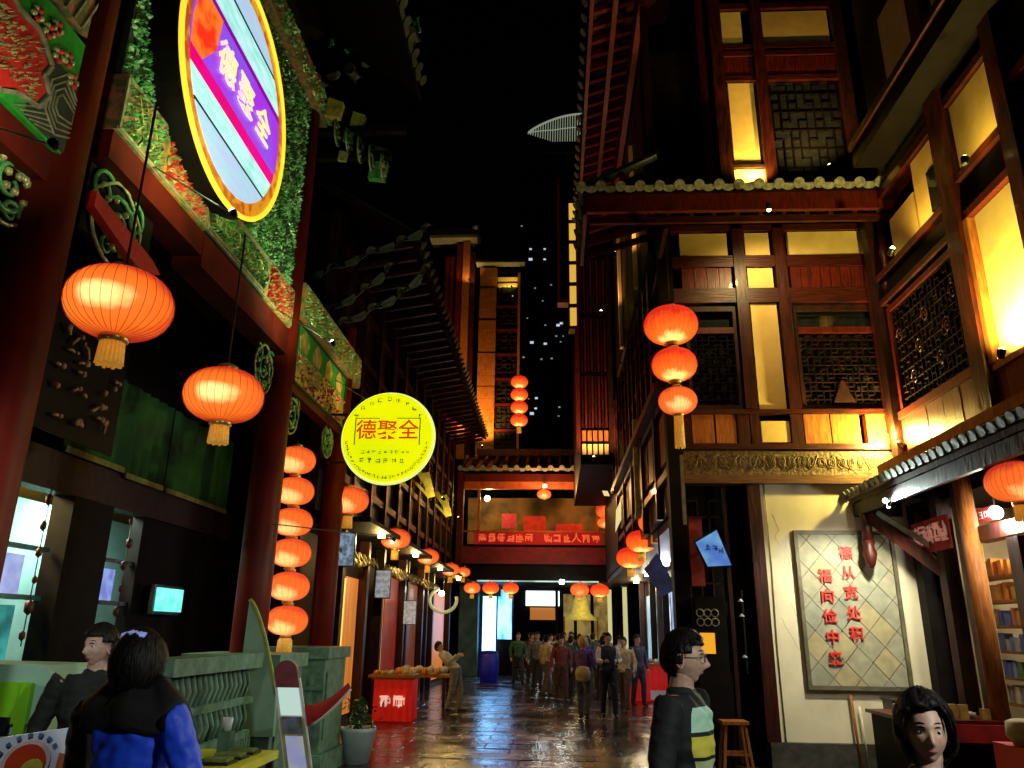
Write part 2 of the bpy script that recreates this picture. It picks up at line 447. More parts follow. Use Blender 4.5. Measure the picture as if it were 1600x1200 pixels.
# ------------------------------------------------------------------ roof pieces
def half_barrel(L, r=0.075, th=0.015, n=6):
    """a rounded cover tile lying along +Y, from y=0 (its open end, with a round end disc) to y=L"""
    mb = MB(); vs = []
    for yv in (0, L):
        for rr in (r, r - th):
            for j in range(n + 1):
                t = PI * j / n
                vs.append((rr * math.cos(t), yv, rr * math.sin(t)))
    k = n + 1; fs = []
    for j in range(n):
        fs += [(j, j + 1, 2 * k + j + 1, 2 * k + j), (k + j, 3 * k + j, 3 * k + j + 1, k + j + 1), (j, k + j, k + j + 1, j + 1)]
    mb.add(vs, fs, True)
    return mb
_bar = {}
def barrel_mesh(L, r, m):
    k = (round(L, 2), r, m.name)
    if k not in _bar: _bar[k] = half_barrel(L, r).mesh('roof_tile', m)
    return _bar[k]
_disc = {}
def drip_mesh(r, m):
    k = (r, m.name)
    if k not in _disc:
        mb = MB()   # round end disc above a pointed drip
        n = 10
        mb.prism([(r * math.cos(2 * PI * j / n), r * 0.35 + r * math.sin(2 * PI * j / n)) for j in range(n)], 'y', -0.02, 0.0)
        _disc[k] = mb.mesh('tile_end', m)
    return _disc[k]
def eave(parent, p0, p1, back, length, step=0.26, r=0.075, rows=True, mt=None, me=None, lift=0.0, ends=True, drip=True):
    """cover tiles side by side from p0 to p1; `back` = horizontal unit vector up the slope with z rise"""
    p0 = Vector(p0); p1 = Vector(p1); back = Vector(back).normalized()
    along = (p1 - p0); n = max(1, int(along.length / step)); along.normalize()
    nrm = along.cross(back); 
    if nrm.z < 0: nrm = -nrm; 
    xa = back.cross(nrm).normalized()
    M = Matrix((xa, back, nrm)).transposed()
    e = M.to_euler()
    for i in range(n + 1):
        t = i / n
        p = p0.lerp(p1, t)
        up = lift * (abs(2 * t - 1) ** 3)
        p = p + Vector((0, 0, up)) + nrm * rnd.uniform(-0.008, 0.008)
        link('roof_tile', barrel_mesh(length, r, mt or tile), parent, p, e)
        if ends: link('tile_end', drip_mesh(r, me or tile_edge), parent, p - back * 0.004, e)
        if drip and i < n:
            q = p0.lerp(p1, (i + 0.5) / n) + Vector((0, 0, lift * (abs(2 * (i + .5) / n - 1) ** 3)))
            link('drip_tile', drip2(step, me or tile_edge), parent, q + back * 0.01, e)
_dr = {}
def drip2(step, m):
    k = (round(step, 3), m.name)
    if k not in _dr:
        mb = MB(); w = step * 0.36; n = 8
        up = [(w * math.cos(PI + PI * j / n), 0.01 + w * 0.75 * math.sin(PI + PI * j / n)) for j in range(n + 1)]
        mb.prism(up + [(w * 0.9, 0.035), (-w * 0.9, 0.035)], 'y', -0.012, 0.006)
        mb.v = [(a, b, c) for a, b, c in mb.v]
        _dr[k] = mb.mesh('drip_tile', m)
    return _dr[k]
def roof_slab(parent, quad, th, m=None, name='roof_boarding'):
    q = [Vector(p) for p in quad]
    mb = MB().add([p for p in q] + [p + Vector((0, 0, -th)) for p in q],
                  [(0, 1, 2, 3), (7, 6, 5, 4), (0, 4, 5, 1), (1, 5, 6, 2), (2, 6, 7, 3), (3, 7, 4, 0)])
    return part(name, mb, m or wood_dark, parent)

def lattice(parent, x0, x1, z0, z1, yy, m, nx=7, nz=9, th=0.02, plane='y', name='lattice', fret=True):
    """joined thin window bars (a Chinese fret: bars broken and stepped)"""
    mb = MB()
    def seg(a0, b0, a1, b1):
        lo = (min(a0, a1) - th / 2, min(b0, b1) - th / 2); hi = (max(a0, a1) + th / 2, max(b0, b1) + th / 2)
        if plane == 'y': mb.box(lo[0], hi[0], yy - 0.02, yy + 0.02, lo[1], hi[1])
        else: mb.box(yy - 0.02, yy + 0.02, lo[0], hi[0], lo[1], hi[1])
    dx = (x1 - x0) / nx; dz = (z1 - z0) / nz
    for i in range(nx + 1):
        for j in range(nz):
            if not fret or (i * 3 + j * 2) % 5 != 0: seg(x0 + i * dx, z0 + j * dz, x0 + i * dx, z0 + (j + 1) * dz)
    for j in range(nz + 1):
        for i in range(nx):
            if not fret or (i * 2 + j * 3) % 4 != 0: seg(x0 + i * dx, z0 + j * dz, x0 + (i + 1) * dx, z0 + j * dz)
    return part(name, mb, m, parent, kind='stuff')

# ------------------------------------------------------------------ decorated wooden gate along the left side (plane x = -3.3)
GX = -3.3
gate = thing('decorated_gate', 'tall red columned gate with carved green and gold painted beams along the left side', 'gate', (GX, 6.5, 0))
def column(yc, r, ztop, parent, m=lacquer, x=GX, base=0.0):
    c = part('column', MB().tube([(x, yc, base), (x, yc, 2.2), (x, yc, ztop)], [r, r * 0.98, r * 0.9], 28), m, parent)
    return c
for yc, r, zt in ((0.9, 0.21, 5.6), (4.22, 0.21, 8.6), (8.62, 0.19, 8.4), (11.35, 0.165, 6.3)):
    column(yc, r, zt, gate)
def frame_tube(parent, pts, x, r=0.012, m=grey_gold, close=True, name='moulding'):
    P = [(x, a, b) for a, b in pts]
    if close: P.append(P[0])
    mb = MB()
    for i in range(len(P) - 1): mb.bar(P[i], P[i + 1], r * 2, r * 2, (1, 0, 0))
    return part(name, mb, m, parent)
def relief(parent, y0, y1, z0, z1, x, n, m, size=0.03, name='carved_relief', mix=None, seed=1):
    """many small raised curls and leaves filling a panel"""
    rr = random.Random(seed); mb = MB(); mb2 = MB()
    for i in range(n):
        yy = rr.uniform(y0, y1); zz = rr.uniform(z0, z1)
        sw = math.sin(yy * 11 + 2.2 * math.sin(zz * 7)) * math.sin(zz * 12 + 2.0 * math.sin(yy * 6))
        if n > 1000 and sw < -.25 and rr.random() < .8: continue
        a = rr.gauss(math.atan2(math.cos(zz * 12), math.cos(yy * 11)), .6); s = size * (rr.uniform(0.5, 1.2) + .9 * max(0, sw) ** 2)
        t = mb if (mix is None or rr.random() < 0.6) else mb2
        ca, sa = math.cos(a), math.sin(a)
        pts = [(-s, 0), (-s * .2, s * .38), (s, 0.1 * s), (-s * .1, -s * .38)]
        q = [(x + 0.004, yy + u * ca - v * sa, zz + u * sa + v * ca) for u, v in pts]
        h = (x + rr.uniform(0.02, 0.05), yy, zz)
        t.add(q + [h], [(0, 1, 4), (1, 2, 4), (2, 3, 4), (3, 0, 4)])
    o = part(name, mb, m, parent, kind='stuff')
    if mix: part(name, mb2, mix, parent, kind='stuff')
    return o
def scroll(mb, cx, cz, r, x, turns=1.6, tr=0.02, start=0.0, sgn=1):
    pts = []
    k = int(14 * turns)
    for i in range(k + 1):
        t = i / k
        a = start + sgn * turns * 2 * PI * t; rr = r * (1 - 0.82 * t)
        pts.append((x, cx + rr * math.cos(a), cz + rr * math.sin(a)))
    mb.tube(pts, [tr * (1 - 0.4 * i / k) for i in range(k + 1)], 6)
def bracket(parent, cx, cz, w, h, x, m=green_leaf, mg=gold_relief, seed=1, flip=1):
    """pierced carved corner bracket of scrolls"""
    mb = MB(); rr = random.Random(seed)
    scroll(mb, cx, cz, w * 0.42, x, 1.7, 0.022, rr.uniform(0, 6), 1)
    scroll(mb, cx + 0.36 * w * flip, cz + 0.26 * h, w * 0.22, x, 1.4, 0.018, 2, -1)
    scroll(mb, cx - 0.34 * w * flip, cz + 0.28 * h, w * 0.24, x, 1.4, 0.018, 1, 1)
    scroll(mb, cx + 0.3 * w * flip, cz - 0.22 * h, w * 0.18, x, 1.3, 0.016, 4, -1)
    scroll(mb, cx - 0.1 * w * flip, cz - 0.34 * h, w * 0.16, x, 1.3, 0.016, 0, 1)
    b = part('carved_bracket', mb, m, parent)
    mb2 = MB()
    ring = [(x, cx + w * .52 * math.cos(t) * (1 + .06 * math.sin(5 * t)), cz + h * .5 * math.sin(t) * (1 + .06 * math.cos(4 * t))) for t in [i * PI / 12 for i in range(25)]]
    mb2.tube(ring, 0.014, 6)
    for i in range(10):
        a = rr.uniform(0, 2 * PI); q = rr.uniform(0.1, 0.42)
        mb2.ball((x + 0.01, cx + w * q * math.cos(a), cz + h * q * math.sin(a)), 0.03, 6)
    part('gilded_edge', mb2, mg, parent)
    return b
def beam(parent, name, y0, y1, z0, z1, m, x=GX, d=0.16):
    return B(name, x - d, x + d, y0, y1, z0, z1, m, parent)

# central bay, y 4.6 .. 8.43
beam_red = mat('beam_red', (0.1, 0.006, 0.003), (0.05, 0.004, 0.002), 0.55, 4, spec=0.12)
beam(gate, 'lower_beam', 4.58, 6.1, 4.9, 5.13, beam_red, d=0.13)
beam(gate, 'lower_beam', 6.104, 8.44, 4.8, 5.12, beam_red, d=0.14)
for a, b, m in ((4.58, 5.25, paint_brown), (5.253, 6.08, paint_orange), (6.083, 7.55, dark_field), (7.553, 8.44, paint_orange)):
    beam(gate, 'painted_beam', a, b, 5.14, 5.62, m, d=0.15)
fx = GX + 0.155
frame_tube(gate, [(4.6, 5.16), (8.42, 5.16), (8.42, 5.6), (4.6, 5.6)], fx)
frame_tube(gate, [(6.12, 5.2), (7.5, 5.2), (7.62, 5.38), (7.5, 5.56), (6.12, 5.56), (6.0, 5.38)], fx, 0.012)
for c in (4.75, 4.86, 4.97, 5.08):
    frame_tube(gate, [(c, 5.18), (c + .12, 5.38), (c, 5.58)], fx, 0.009, gold_relief, False)
mbs = MB()
for i in range(7):
    scroll(mbs, 6.3 + i * 0.2, 5.38, 0.1, fx + 0.01, 1.5, 0.014, i * 1.3, 1 if i % 2 else -1)
part('scroll_carving', mbs, gold_relief, gate)
relief(gate, 6.15, 7.5, 5.22, 5.54, fx, 700, green_leaf, 0.017, seed=3, mix=gold_relief)
relief(gate, 5.28, 6.0, 5.18, 5.58, fx, 600, red_paint, 0.018, seed=4, mix=gold_relief)
relief(gate, 7.65, 8.4, 5.18, 5.58, fx, 600, red_paint, 0.018, seed=5, mix=gold_relief)
relief(gate, 4.62, 5.2, 5.18, 5.58, fx, 260, green_leaf, 0.016, seed=6, mix=gold_relief)
# tall green carved panel behind the round sign
beam(gate, 'carved_panel', 4.58, 8.44, 5.64, 8.3, dark_field, d=0.10)
relief(gate, 4.6, 8.42, 5.66, 8.28, GX + 0.10, 9500, green_leaf, 0.024, seed=7, mix=mat('silvery_green_relief', (0.42, 0.62, 0.36), (0.2, 0.36, 0.18), 0.3, 14, metal=0.3))
beam(gate, 'upper_beam', 4.58, 9.1, 8.32, 8.7, paint_brown, d=0.2)
relief(gate, 4.6, 9.05, 8.34, 8.66, GX + .2, 420, green_leaf, 0.04, seed=8, mix=gold_relief)
# brackets below the beams
bracket(gate, 4.98, 4.58, 0.62, 0.62, GX + 0.02, seed=2)
bracket(gate, 8.1, 4.5, 0.5, 0.55, GX + 0.02, seed=5, flip=-1)
bracket(gate, 3.9, 4.25, 0.5, 0.5, GX + 0.02, seed=9, flip=-1)
B('bracket_board', GX - .05, GX + 0.0, 4.6, 5.5, 4.36, 4.88, wood_black, gate)
part('red_brace', MB().prism([(4.58, 4.5), (5.3, 4.32), (5.55, 4.44), (5.4, 4.5), (4.58, 4.62)], 'x', GX + 0.03, GX + 0.1), red_paint, gate)
# near side bay, y 1.1 .. 4.17 : green, red lobed cartouche, nested hexagons
beam(gate, 'painted_beam', 1.12, 4.16, 4.58, 5.44, green_paint, d=0.15)
beam(gate, 'lower_beam', 1.12, 4.16, 4.36, 4.57, beam_red, d=0.12)
beam(gate, 'painted_beam', 1.12, 4.16, 5.5, 5.9, paint_brown, d=0.15)
for k in range(9):
    frame_tube(gate, [(3.3 + k * .09, 5.52), (3.42 + k * .09, 5.88)], fx, 0.008, grey_gold, False)
part('red_cartouche', MB().prism([(3.0, 4.64), (3.5, 4.62), (3.6, 4.7), (3.78, 4.74), (3.84, 4.86), (3.76, 4.94), (3.8, 5.04), (3.66, 5.16), (3.5, 5.14), (3.3, 5.22), (3.0, 5.2)], 'x', fx - 0.01, fx + 0.006), red_paint, gate)
frame_tube(gate, [(3.0, 4.62), (3.5, 4.6), (3.62, 4.68), (3.8, 4.72), (3.87, 4.86), (3.79, 4.94), (3.83, 5.05), (3.68, 5.18), (3.5, 5.16), (3.3, 5.24), (3.0, 5.22)], fx + 0.01, 0.012, grey_gold)
for q in (1.0, 0.78, 0.56, 0.34):
    frame_tube(gate, [(3.98 - .0 * q, 4.87 + .24 * q), (4.1 + .03 * q, 4.87 + .12 * q), (4.1 + .03 * q, 4.87 - .14 * q), (3.98, 4.87 - .22 * q), (3.98 - .12 * q, 4.87 - .12 * q), (3.98 - .12 * q, 4.87 + .1 * q)], fx + 0.006, 0.005, grey_gold)
for q in range(5):
    frame_tube(gate, [(3.62 + q * .045, 4.6), (3.86 + q * .03, 4.76 - q * .025)], fx + .006, .004, grey_gold, False)
B('hexagon_field', fx - .01, fx + .004, 3.72, 4.15, 4.6, 5.12, dark_field, gate)
mbf = MB(); mbg = MB()
for cx, cz in ((3.62, 5.26), (3.74, 5.24), (3.86, 5.16), (3.95, 5.2), (3.8, 5.32), (4.03, 5.1)):
    for j in range(5):
        a = j * 2 * PI / 5 + cx
        (mbf if j % 2 else mbg).ball((fx + 0.01, cx + 0.035 * math.cos(a), cz + 0.035 * math.sin(a)), 0.024, 6)
part('painted_flowers', mbf, red_paint, gate, kind='stuff'); part('painted_flowers', mbg, gold_relief, gate, kind='stuff')
relief(gate, 3.2, 3.75, 4.72, 5.08, fx + .008, 260, gold_relief, 0.01, seed=12)
# far side bay, y 8.8 .. 11.2
beam(gate, 'painted_beam', 8.82, 11.8, 5.44, 5.92, paint_orange, d=0.15)
relief(gate, 8.85, 11.7, 5.48, 5.88, fx, 800, gold_relief, 0.02, seed=14, mix=green_leaf)
frame_tube(gate, [(8.84, 5.46), (11.78, 5.46), (11.78, 5.9), (8.84, 5.9)], fx)
beam(gate, 'painted_panel', 8.82, 11.18, 5.06, 5.42, green_paint, d=0.1)
beam(gate, 'painted_panel', 8.82, 11.18, 4.6, 5.055, paint_ochre, d=0.1)
for k in range(4):
    part('painted_lobe', MB().prism([(9.0 + k * .55, 5.08), (9.25 + k * .55, 5.08), (9.34 + k * .55, 5.24), (9.12 + k * .55, 5.38), (8.95 + k * .55, 5.24)], 'x', GX + .1, GX + .112), paint_ochre, gate)
relief(gate, 8.85, 11.15, 4.62, 5.04, GX + .1, 200, gold_relief, 0.03, seed=15, mix=red_paint)
frame_tube(gate, [(8.84, 4.61), (11.16, 4.61), (11.16, 5.4), (8.84, 5.4)], GX + .11, 0.014, dark_field)
bracket(gate, 9.15, 4.28, 0.48, 0.5, GX + .02, seed=21)
bracket(gate, 10.75, 4.3, 0.5, 0.45, GX + .02, seed=22, flip=-1)
beam(gate, 'lower_beam', 8.82, 11.18, 4.5, 4.595, lacquer, d=0.08)
# stepped eave brackets (dougong) at the far end of the centre bay
for (dx, yy, zz, w, m) in ((0.32, 8.75, 8.5, .26, paint_ochre), (0.6, 8.95, 8.45, .22, mat('dull_yellow_block', (.4, .38, .05), (.2, .22, .04), .5, 14, bump=.4)), (0.9, 9.15, 8.0, .26, mat('dull_green_block', (.03, .2, .04), (.015, .09, .02), .5, 14, bump=.4)),
                           (0.9, 9.1, 7.75, .28, green_leaf), (0.45, 8.9, 7.85, .14, gold_relief), (0.5, 8.9, 8.16, .15, MATS['dull_green_block'])):
    part('bracket_block', MB().prism([(GX + dx - w * .45, zz - w * .5), (GX + dx + w * .35, zz - w * .62), (GX + dx + w * .5, zz + w * .3), (GX + dx - w * .3, zz + w * .62)], 'y', yy - w * .18, yy + w * .18), m, gate)
B('bracket_arm', GX, GX + 1.3, 8.9, 9.0, 8.24, 8.34, wood_black, gate); B('bracket_arm', GX, GX + 1.1, 8.95, 9.05, 7.86, 7.96, wood_black, gate)
for k in range(5): bracket(gate, 8.9 + .03 * k, 8.2 - .12 * k, .3, .3, GX + .35 + .16 * k, MATS['dull_green_block'], grey_gold, seed=40 + k)
# centre roof (dark, its tile ends just catching light) with upturned corner
def curve_eave(parent, pts, back, length, step, r, me, amp=0.0, mt=None):
    """tile ends following a bent line"""
    for i in range(len(pts) - 1):
        eave(parent, pts[i], pts[i + 1], back, length, step, r, mt=mt, me=me)
roofc = thing('gate_roof', 'dark tiled centre roof of the decorated gate with upturned corner above the round sign', 'roof', (GX, 6.5, 9.2))
roof_slab(roofc, [(-1.9, 3.6, 9.1), (-1.9, 9.3, 9.1), (-3.4, 9.3, 10.4), (-3.4, 3.6, 10.4)], 0.12, wood_black)
roof_slab(roofc, [(-4.9, 3.6, 9.1), (-4.9, 9.3, 9.1), (-3.402, 9.3, 10.4), (-3.402, 3.6, 10.4)], 0.12, wood_black)
eave(roofc, (-1.9, 3.7, 9.2), (-1.9, 9.2, 9.2), (-1, 0, 0.8), 1.8, 0.3, 0.08, me=tile, lift=0.1)
curve_eave(roofc, [(-3.5, 9.35, 9.5), (-3.0, 9.35, 9.65), (-2.5, 9.35, 9.95), (-2.1, 9.35, 10.3)], (0.0, 1, 0.45), 0.6, 0.3, 0.08, tile_edge)
mbq = MB()
for i in range(14):
    a = rnd.uniform(-3.5, -2.0); mbq.bar((a, 9.3, 9.8 + rnd.uniform(0, .8)), (a + .05, 9.35, 9.95 + rnd.uniform(0, .8)), 0.03, 0.03)
part('ridge_ornament', mbq, green_leaf, roofc, kind='stuff')

# ------------------------------------------------------------------ round glowing sign on the gate
SGX = -2.93; SC_Y, SC_Z, SR = 5.92, 6.5, 1.16
sign = thing('round_light_sign', 'large round glowing sign with violet band and gold characters high on the left gate', 'sign', (SGX, SC_Y, SC_Z))
def disc_poly(r, n=64, c=(0, 0)): return [(c[0] + r * math.cos(2 * PI * i / n), c[1] + r * math.sin(2 * PI * i / n)) for i in range(n)]
part('drum', MB().prism(disc_poly(SR, c=(SC_Y, SC_Z)), 'x', SGX - 0.3, SGX - 0.02), wood_black, sign)
part('light_rim', MB().tube([(SGX, SC_Y + SR * math.cos(t), SC_Z + SR * math.sin(t)) for t in [i * 2 * PI / 72 for i in range(73)]], 0.024, 8),
     emat('sign_rim_yellow', (1.0, 0.62, 0.03), 1.3), sign)
part('border', MB().prism(disc_poly(SR * 0.985, c=(SC_Y, SC_Z)), 'x', SGX - 0.018, SGX - 0.008), emat('sign_border', (0.9, 0.35, 0.02), 0.65, 'n', (0.5, 0.03, 0.01), 9, lo=.42, hi=.56), sign)
RI = SR * 0.87
def band(za, zb, m, name, dx):
    """the slice of the disc between two heights"""
    za = max(-RI + 1e-3, za); zb = min(RI - 1e-3, zb); pts = []
    n = 14
    for i in range(n + 1):
        z = za + (zb - za) * i / n; pts.append((SC_Y + math.sqrt(max(0, RI * RI - z * z)), SC_Z + z))
    for i in range(n, -1, -1):
        z = za + (zb - za) * i / n; pts.append((SC_Y - math.sqrt(max(0, RI * RI - z * z)), SC_Z + z))
    return part(name, MB().prism(pts, 'x', SGX - 0.006, SGX + dx), m, sign)
pale = emat('sign_pale', (0.55, 0.9, 0.95), 0.95, 'n', (0.22, 0.75, 0.62), 3.0, (1, 1.5, 5), .3, .6)
pale2 = emat('sign_pale_blue', (0.5, 0.62, 0.95), 0.85, 'n', (0.4, 0.75, 0.85), 3.0, (1, 1, 7), .35, .6)
mag = emat('sign_magenta', (0.75, 0.0, 0.16), 0.95, 'n', (0.85, 0.0, 0.3), 2)
vio = emat('sign_violet', (0.36, 0.03, 0.75), 1.0, 'n', (0.2, 0.1, 0.8), 1.4)
band(-RI, -0.66, pale2, 'stripe', 0.0)
band(-0.66, -0.635, black_plastic, 'dark_line', 0.001)
band(-0.635, -0.40, pale, 'stripe', 0.0)
band(-0.40, -0.26, mag, 'stripe', 0.002)
band(-0.26, 0.36, vio, 'stripe', 0.0)
band(0.36, 0.42, emat('sign_deep', (0.28, 0.0, 0.4), 0.8), 'stripe', 0.002)
band(0.42, 0.72, pale, 'stripe', 0.0)
band(0.72, 0.75, black_plastic, 'dark_line', 0.001)
band(0.75, RI, pale2, 'stripe', 0.0)
# red flowered end of the violet band (towards the camera)
part('red_end', MB().prism([(SC_Y - .97, SC_Z - 0.26), (SC_Y - 0.76, SC_Z - 0.26), (SC_Y - 0.56, SC_Z + 0.0), (SC_Y - .52, SC_Z + .36), (SC_Y - .93, SC_Z + .36), (SC_Y - 1.0, SC_Z)], 'x', SGX, SGX + 0.004),
     emat('sign_red', (0.9, 0.03, 0.01), 1.0, 'n', (1.0, 0.2, 0.02), 5, (1, 1, 1), .45, .6), sign)
glyph = emat('sign_gold', (1.0, 0.72, 0.3), 1.2, 'n', (1.0, 0.55, 0.75), 3)
for i, ch in enumerate('德聚全'):
    text('lettering', ch, 0.38, (SGX + 0.014, SC_Y - 0.34 + i * 0.44, SC_Z + 0.02), EAST, glyph, sign, 0.006)

# ------------------------------------------------------------------ yellow round sign
yx, yy_, yz, yr = -2.33, 10.5, 4.29, 0.665
ys = thing('round_yellow_sign', 'round bright yellow sign with red characters sticking out over the street', 'sign', (yx, yy_, yz))
part('face', MB().prism(disc_poly(yr * .96, c=(yx, yz)), 'y', yy_ - 0.085, yy_ + 0.085), emat('yellow_face', (0.86, 0.9, 0.0), 1.0, 'n', (0.62, 0.8, 0.0), 1.2, (1, 1, 1), .3, .55), ys)
part('rim', MB().tube([(yr * .975 * math.cos(a), yr * .975 * math.sin(a), 0) for a in [k * PI / 32 for k in range(65)]], .028, 8), emat('yellow_rim', (0.8, 0.95, 0.25), 0.9), ys)
rim = ys.children[-1]; rim.rotation_euler = (R(90), 0, 0); rim.location = (0, 0, 0)
redch = mat('sign_red_letter', (0.5, 0.03, 0.0), (0.45, 0.02, 0.0), emit=(0.75, 0.06, 0.0), estr=0.75)
olive = mat('sign_olive_letter', (0.1, 0.12, 0.0), emit=(0.15, 0.17, 0.0), estr=0.5)
for i, ch in enumerate('德聚全'):
    text('lettering', ch, 0.30, (yx - 0.3 + i * 0.3, yy_ - 0.092, yz + 0.08), FRONT, redch, ys)
def pseudo(mb, cx, cz, s, yv, rr, plane='y'):
    """an unreadably small character: a few strokes"""
    for k in range(5):
        if rr.random() < .5:
            a0, a1 = cx - s * rr.uniform(.2, .45), cx + s * rr.uniform(.2, .45); b = cz + rr.uniform(-.42, .42) * s; c0, c1, d0, d1 = a0, a1, b - s * .05, b + s * .05
        else:
            a = cx + rr.uniform(-.4, .4) * s; c0, c1, d0, d1 = a - s * .05, a + s * .05, cz - s * rr.uniform(.15, .45), cz + s * rr.uniform(.15, .45)
        if plane == 'y': mb.box(c0, c1, yv - 0.004, yv, d0, d1)
        else: mb.box(yv, yv + 0.004, c0, c1, d0, d1)
rr = random.Random(3)
mb = MB()
for i in range(9):
    a = R(146 - i * 14); pseudo(mb, yx + yr * .83 * math.cos(a), yz + yr * .83 * math.sin(a), 0.075, yy_ - 0.087, rr)
for i in range(9): pseudo(mb, yx - 0.33 + i * 0.08, yz - 0.22, 0.06, yy_ - 0.087, rr)
part('lettering', mb, olive, ys)
mb = MB()
for i in range(6): pseudo(mb, yx - 0.34 + i * 0.115, yz - 0.345, 0.09, yy_ - 0.087, rr)
for i in range(30):
    a = R(188 + i * 5.6); pseudo(mb, yx + yr * .87 * math.cos(a), yz + yr * .87 * math.sin(a), 0.055, yy_ - 0.087, rr)
part('lettering', mb, olive, ys)
mb = MB()
for s in (-1, 1):
    mb.box(yx + s * .46 - .008, yx + s * .46 + .008, yy_ - .09, yy_ - .086, yz - .12, yz + .27)
mb.box(yx - .47, yx - .12, yy_ - .09, yy_ - .086, yz + .262, yz + .275); mb.box(yx + .12, yx + .47, yy_ - .09, yy_ - .086, yz + .262, yz + .275)
part('frame_line', mb, olive, ys)
part('arm', MB().bar((GX + .1, yy_ + .02, yz + .35), (yx - yr * .8, yy_ + .02, yz + .35), 0.03, 0.03).bar((GX + .1, yy_ + .02, yz - .35), (yx - yr * .8, yy_ + .02, yz - .35), 0.03, 0.03), metal_dark, ys)

# ------------------------------------------------------------------ lanterns
def make_lantern(name, label, w, h, silk, group=None, tassel=0.14, cord=0.4, tas_m=None, ribs=32):
    t = thing(name, label, 'lantern', (0, 0, 0), group)
    n = 16
    prof = []
    for i in range(n + 1):
        a = -PI / 2 + PI * i / n
        rx = abs(math.cos(a)) ** 0.75 * w / 2; z = math.sin(a) * h / 2
        prof.append((max(rx, w * 0.12), z))
    part('shade', MB().lathe(prof, (0, 0, 0), ribs * 2, gore=0.022), silk, t)
    mbr = MB(); nr = ribs
    for j in range(nr):
        a = 2 * PI * j / nr
        mbr.tube([((r + .004) * math.cos(a), (r + .004) * math.sin(a), z) for r, z in prof], .0016 + .003 * (w > .5) * 0, 3, caps=False)
    part('rib_wires', mbr, mat('rib_wire', (.5, .08, .02), rough=.6), t, kind='stuff')
    part('cap', MB().lathe([(w * .13, h / 2 - .01), (w * .14, h / 2 + .03), (w * .08, h / 2 + .045)], (0, 0, 0), 16), brass, t)
    part('cap', MB().lathe([(w * .08, -h / 2 - .045), (w * .14, -h / 2 - .03), (w * .13, -h / 2 + .01)], (0, 0, 0), 16), brass, t)
    if tassel:
        mb = MB()
        for j in range(18):
            a = 2 * PI * j / 18; r = w * .1
            mb.tube([(r * math.cos(a), r * math.sin(a), -h / 2 - .04), (r * 1.15 * math.cos(a), r * 1.15 * math.sin(a), -h / 2 - .04 - tassel * (0.94 + .06 * (j % 2)))], w * .02, 4)
        mb.lathe([(w * .1, -h / 2 - .04), (w * .105, -h / 2 - .04 - tassel * .9)], (0, 0, 0), 12)
        part('tassel', mb, tas_m or gold_cloth, t)
    if cord: part('cord', MB().tube([(0, 0, h / 2 + .04), (0, 0, h / 2 + .04 + cord)], 0.008, 5), rope, t)
    return t
def at(o, loc, label=None, group=None, name=None):
    o.location = loc
    if label: o['label'] = label
    if group: o['group'] = group
    return o
rowg = 'orange lanterns hanging in a row along the left side of the street'
L1 = at(make_lantern('lantern', '', 0.565, 0.39, silk_big, rowg, 0.13, 1.1), (-2.42, 3.84, 3.42), 'largest orange lantern, hanging nearest beside the first red column')
L2 = at(copy_tree(L1), (-2.42, 5.3, 3.33), 'second largest orange lantern, hanging between the two red columns')
L3 = at(make_lantern('lantern', '', 0.6, 0.4, silk_pale, rowg, 0.18, 0.9), (-3.12, 11.6, 3.58), 'orange lantern hanging just below left of the round yellow sign')
L4 = at(copy_tree(L3), (-3.2, 15.7, 3.47), 'orange lantern hanging right below the round yellow sign, above the red covered stall')
L5 = at(copy_tree(L3), (-3.2, 19.9, 3.5), 'fourth from last orange lantern of the left row, under a yellow lit bracket')
L6 = at(copy_tree(L3), (-3.2, 24.4, 3.52), 'small orange lantern near the far gate, last but two of the left row')
L6b = at(copy_tree(L3), (-3.05, 26.6, 3.6), 'small lantern half hidden behind another at the far end of the left row')
for o, s in ((L5, .95), (L6, .95), (L6b, .8)): o.scale = (s, s, s)
# column of six lanterns beside the second red column
g6 = 'stack of six lanterns beside the second red column'
s6 = make_lantern('lantern', '', 0.52, 0.36, silk_pale, g6, 0.0, 0.05, ribs=20)
names6 = ['topmost', 'second from top', 'third from top', 'fourth from top', 'second from bottom', 'bottom']
zs = [3.87, 3.45, 3.04, 2.64, 2.22, 1.8]
for i, z in enumerate(zs):
    o = s6 if i == 0 else copy_tree(s6)
    at(o, (-3.47 + 0.018 * i, 10.05, z), names6[i] + ' lantern of the stack of six beside the second red column')
    o.scale = (1, 1, 1)
part('tassel', MB().lathe([(.06, 1.6), (.09, 1.56), (.1, 1.42)], (-3.38, 10.05, 0), 14), gold_cloth, o)
# three lanterns at the corner house
g3 = 'string of three lanterns hanging at the corner of the timber house'
for i, (w, h, z, lab) in enumerate(((0.78, 0.54, 5.98, 'largest and reddest, top lantern of the string of three at the house corner'),
                                    (0.64, 0.47, 5.37, 'middle lantern of the string of three at the house corner'),
                                    (0.54, 0.38, 4.83, 'smallest and palest, bottom lantern of the string of three at the house corner'))):
    o = make_lantern('lantern', lab, w, h, silk_low if i < 2 else silk_pale, g3, 0.0 if i < 2 else 0.45, 1.2 if i == 0 else 0.12)
    o.location = (1.72 + .02 * i, 10.5, z)
    if i == 2:
        part('streamer', MB().box(1.745, 1.79, 10.48, 10.52, 3.1, 4.05), mat('streamer_cloth', (.5, .36, .14), rough=.8), o)
# lantern at the right shop front
o = at(make_lantern('lantern', 'orange lantern hanging under the tiled canopy at the right edge', 0.58, 0.4, silk_pale, None, 0.16, 0.4), (4.72, 8.02, 3.22))

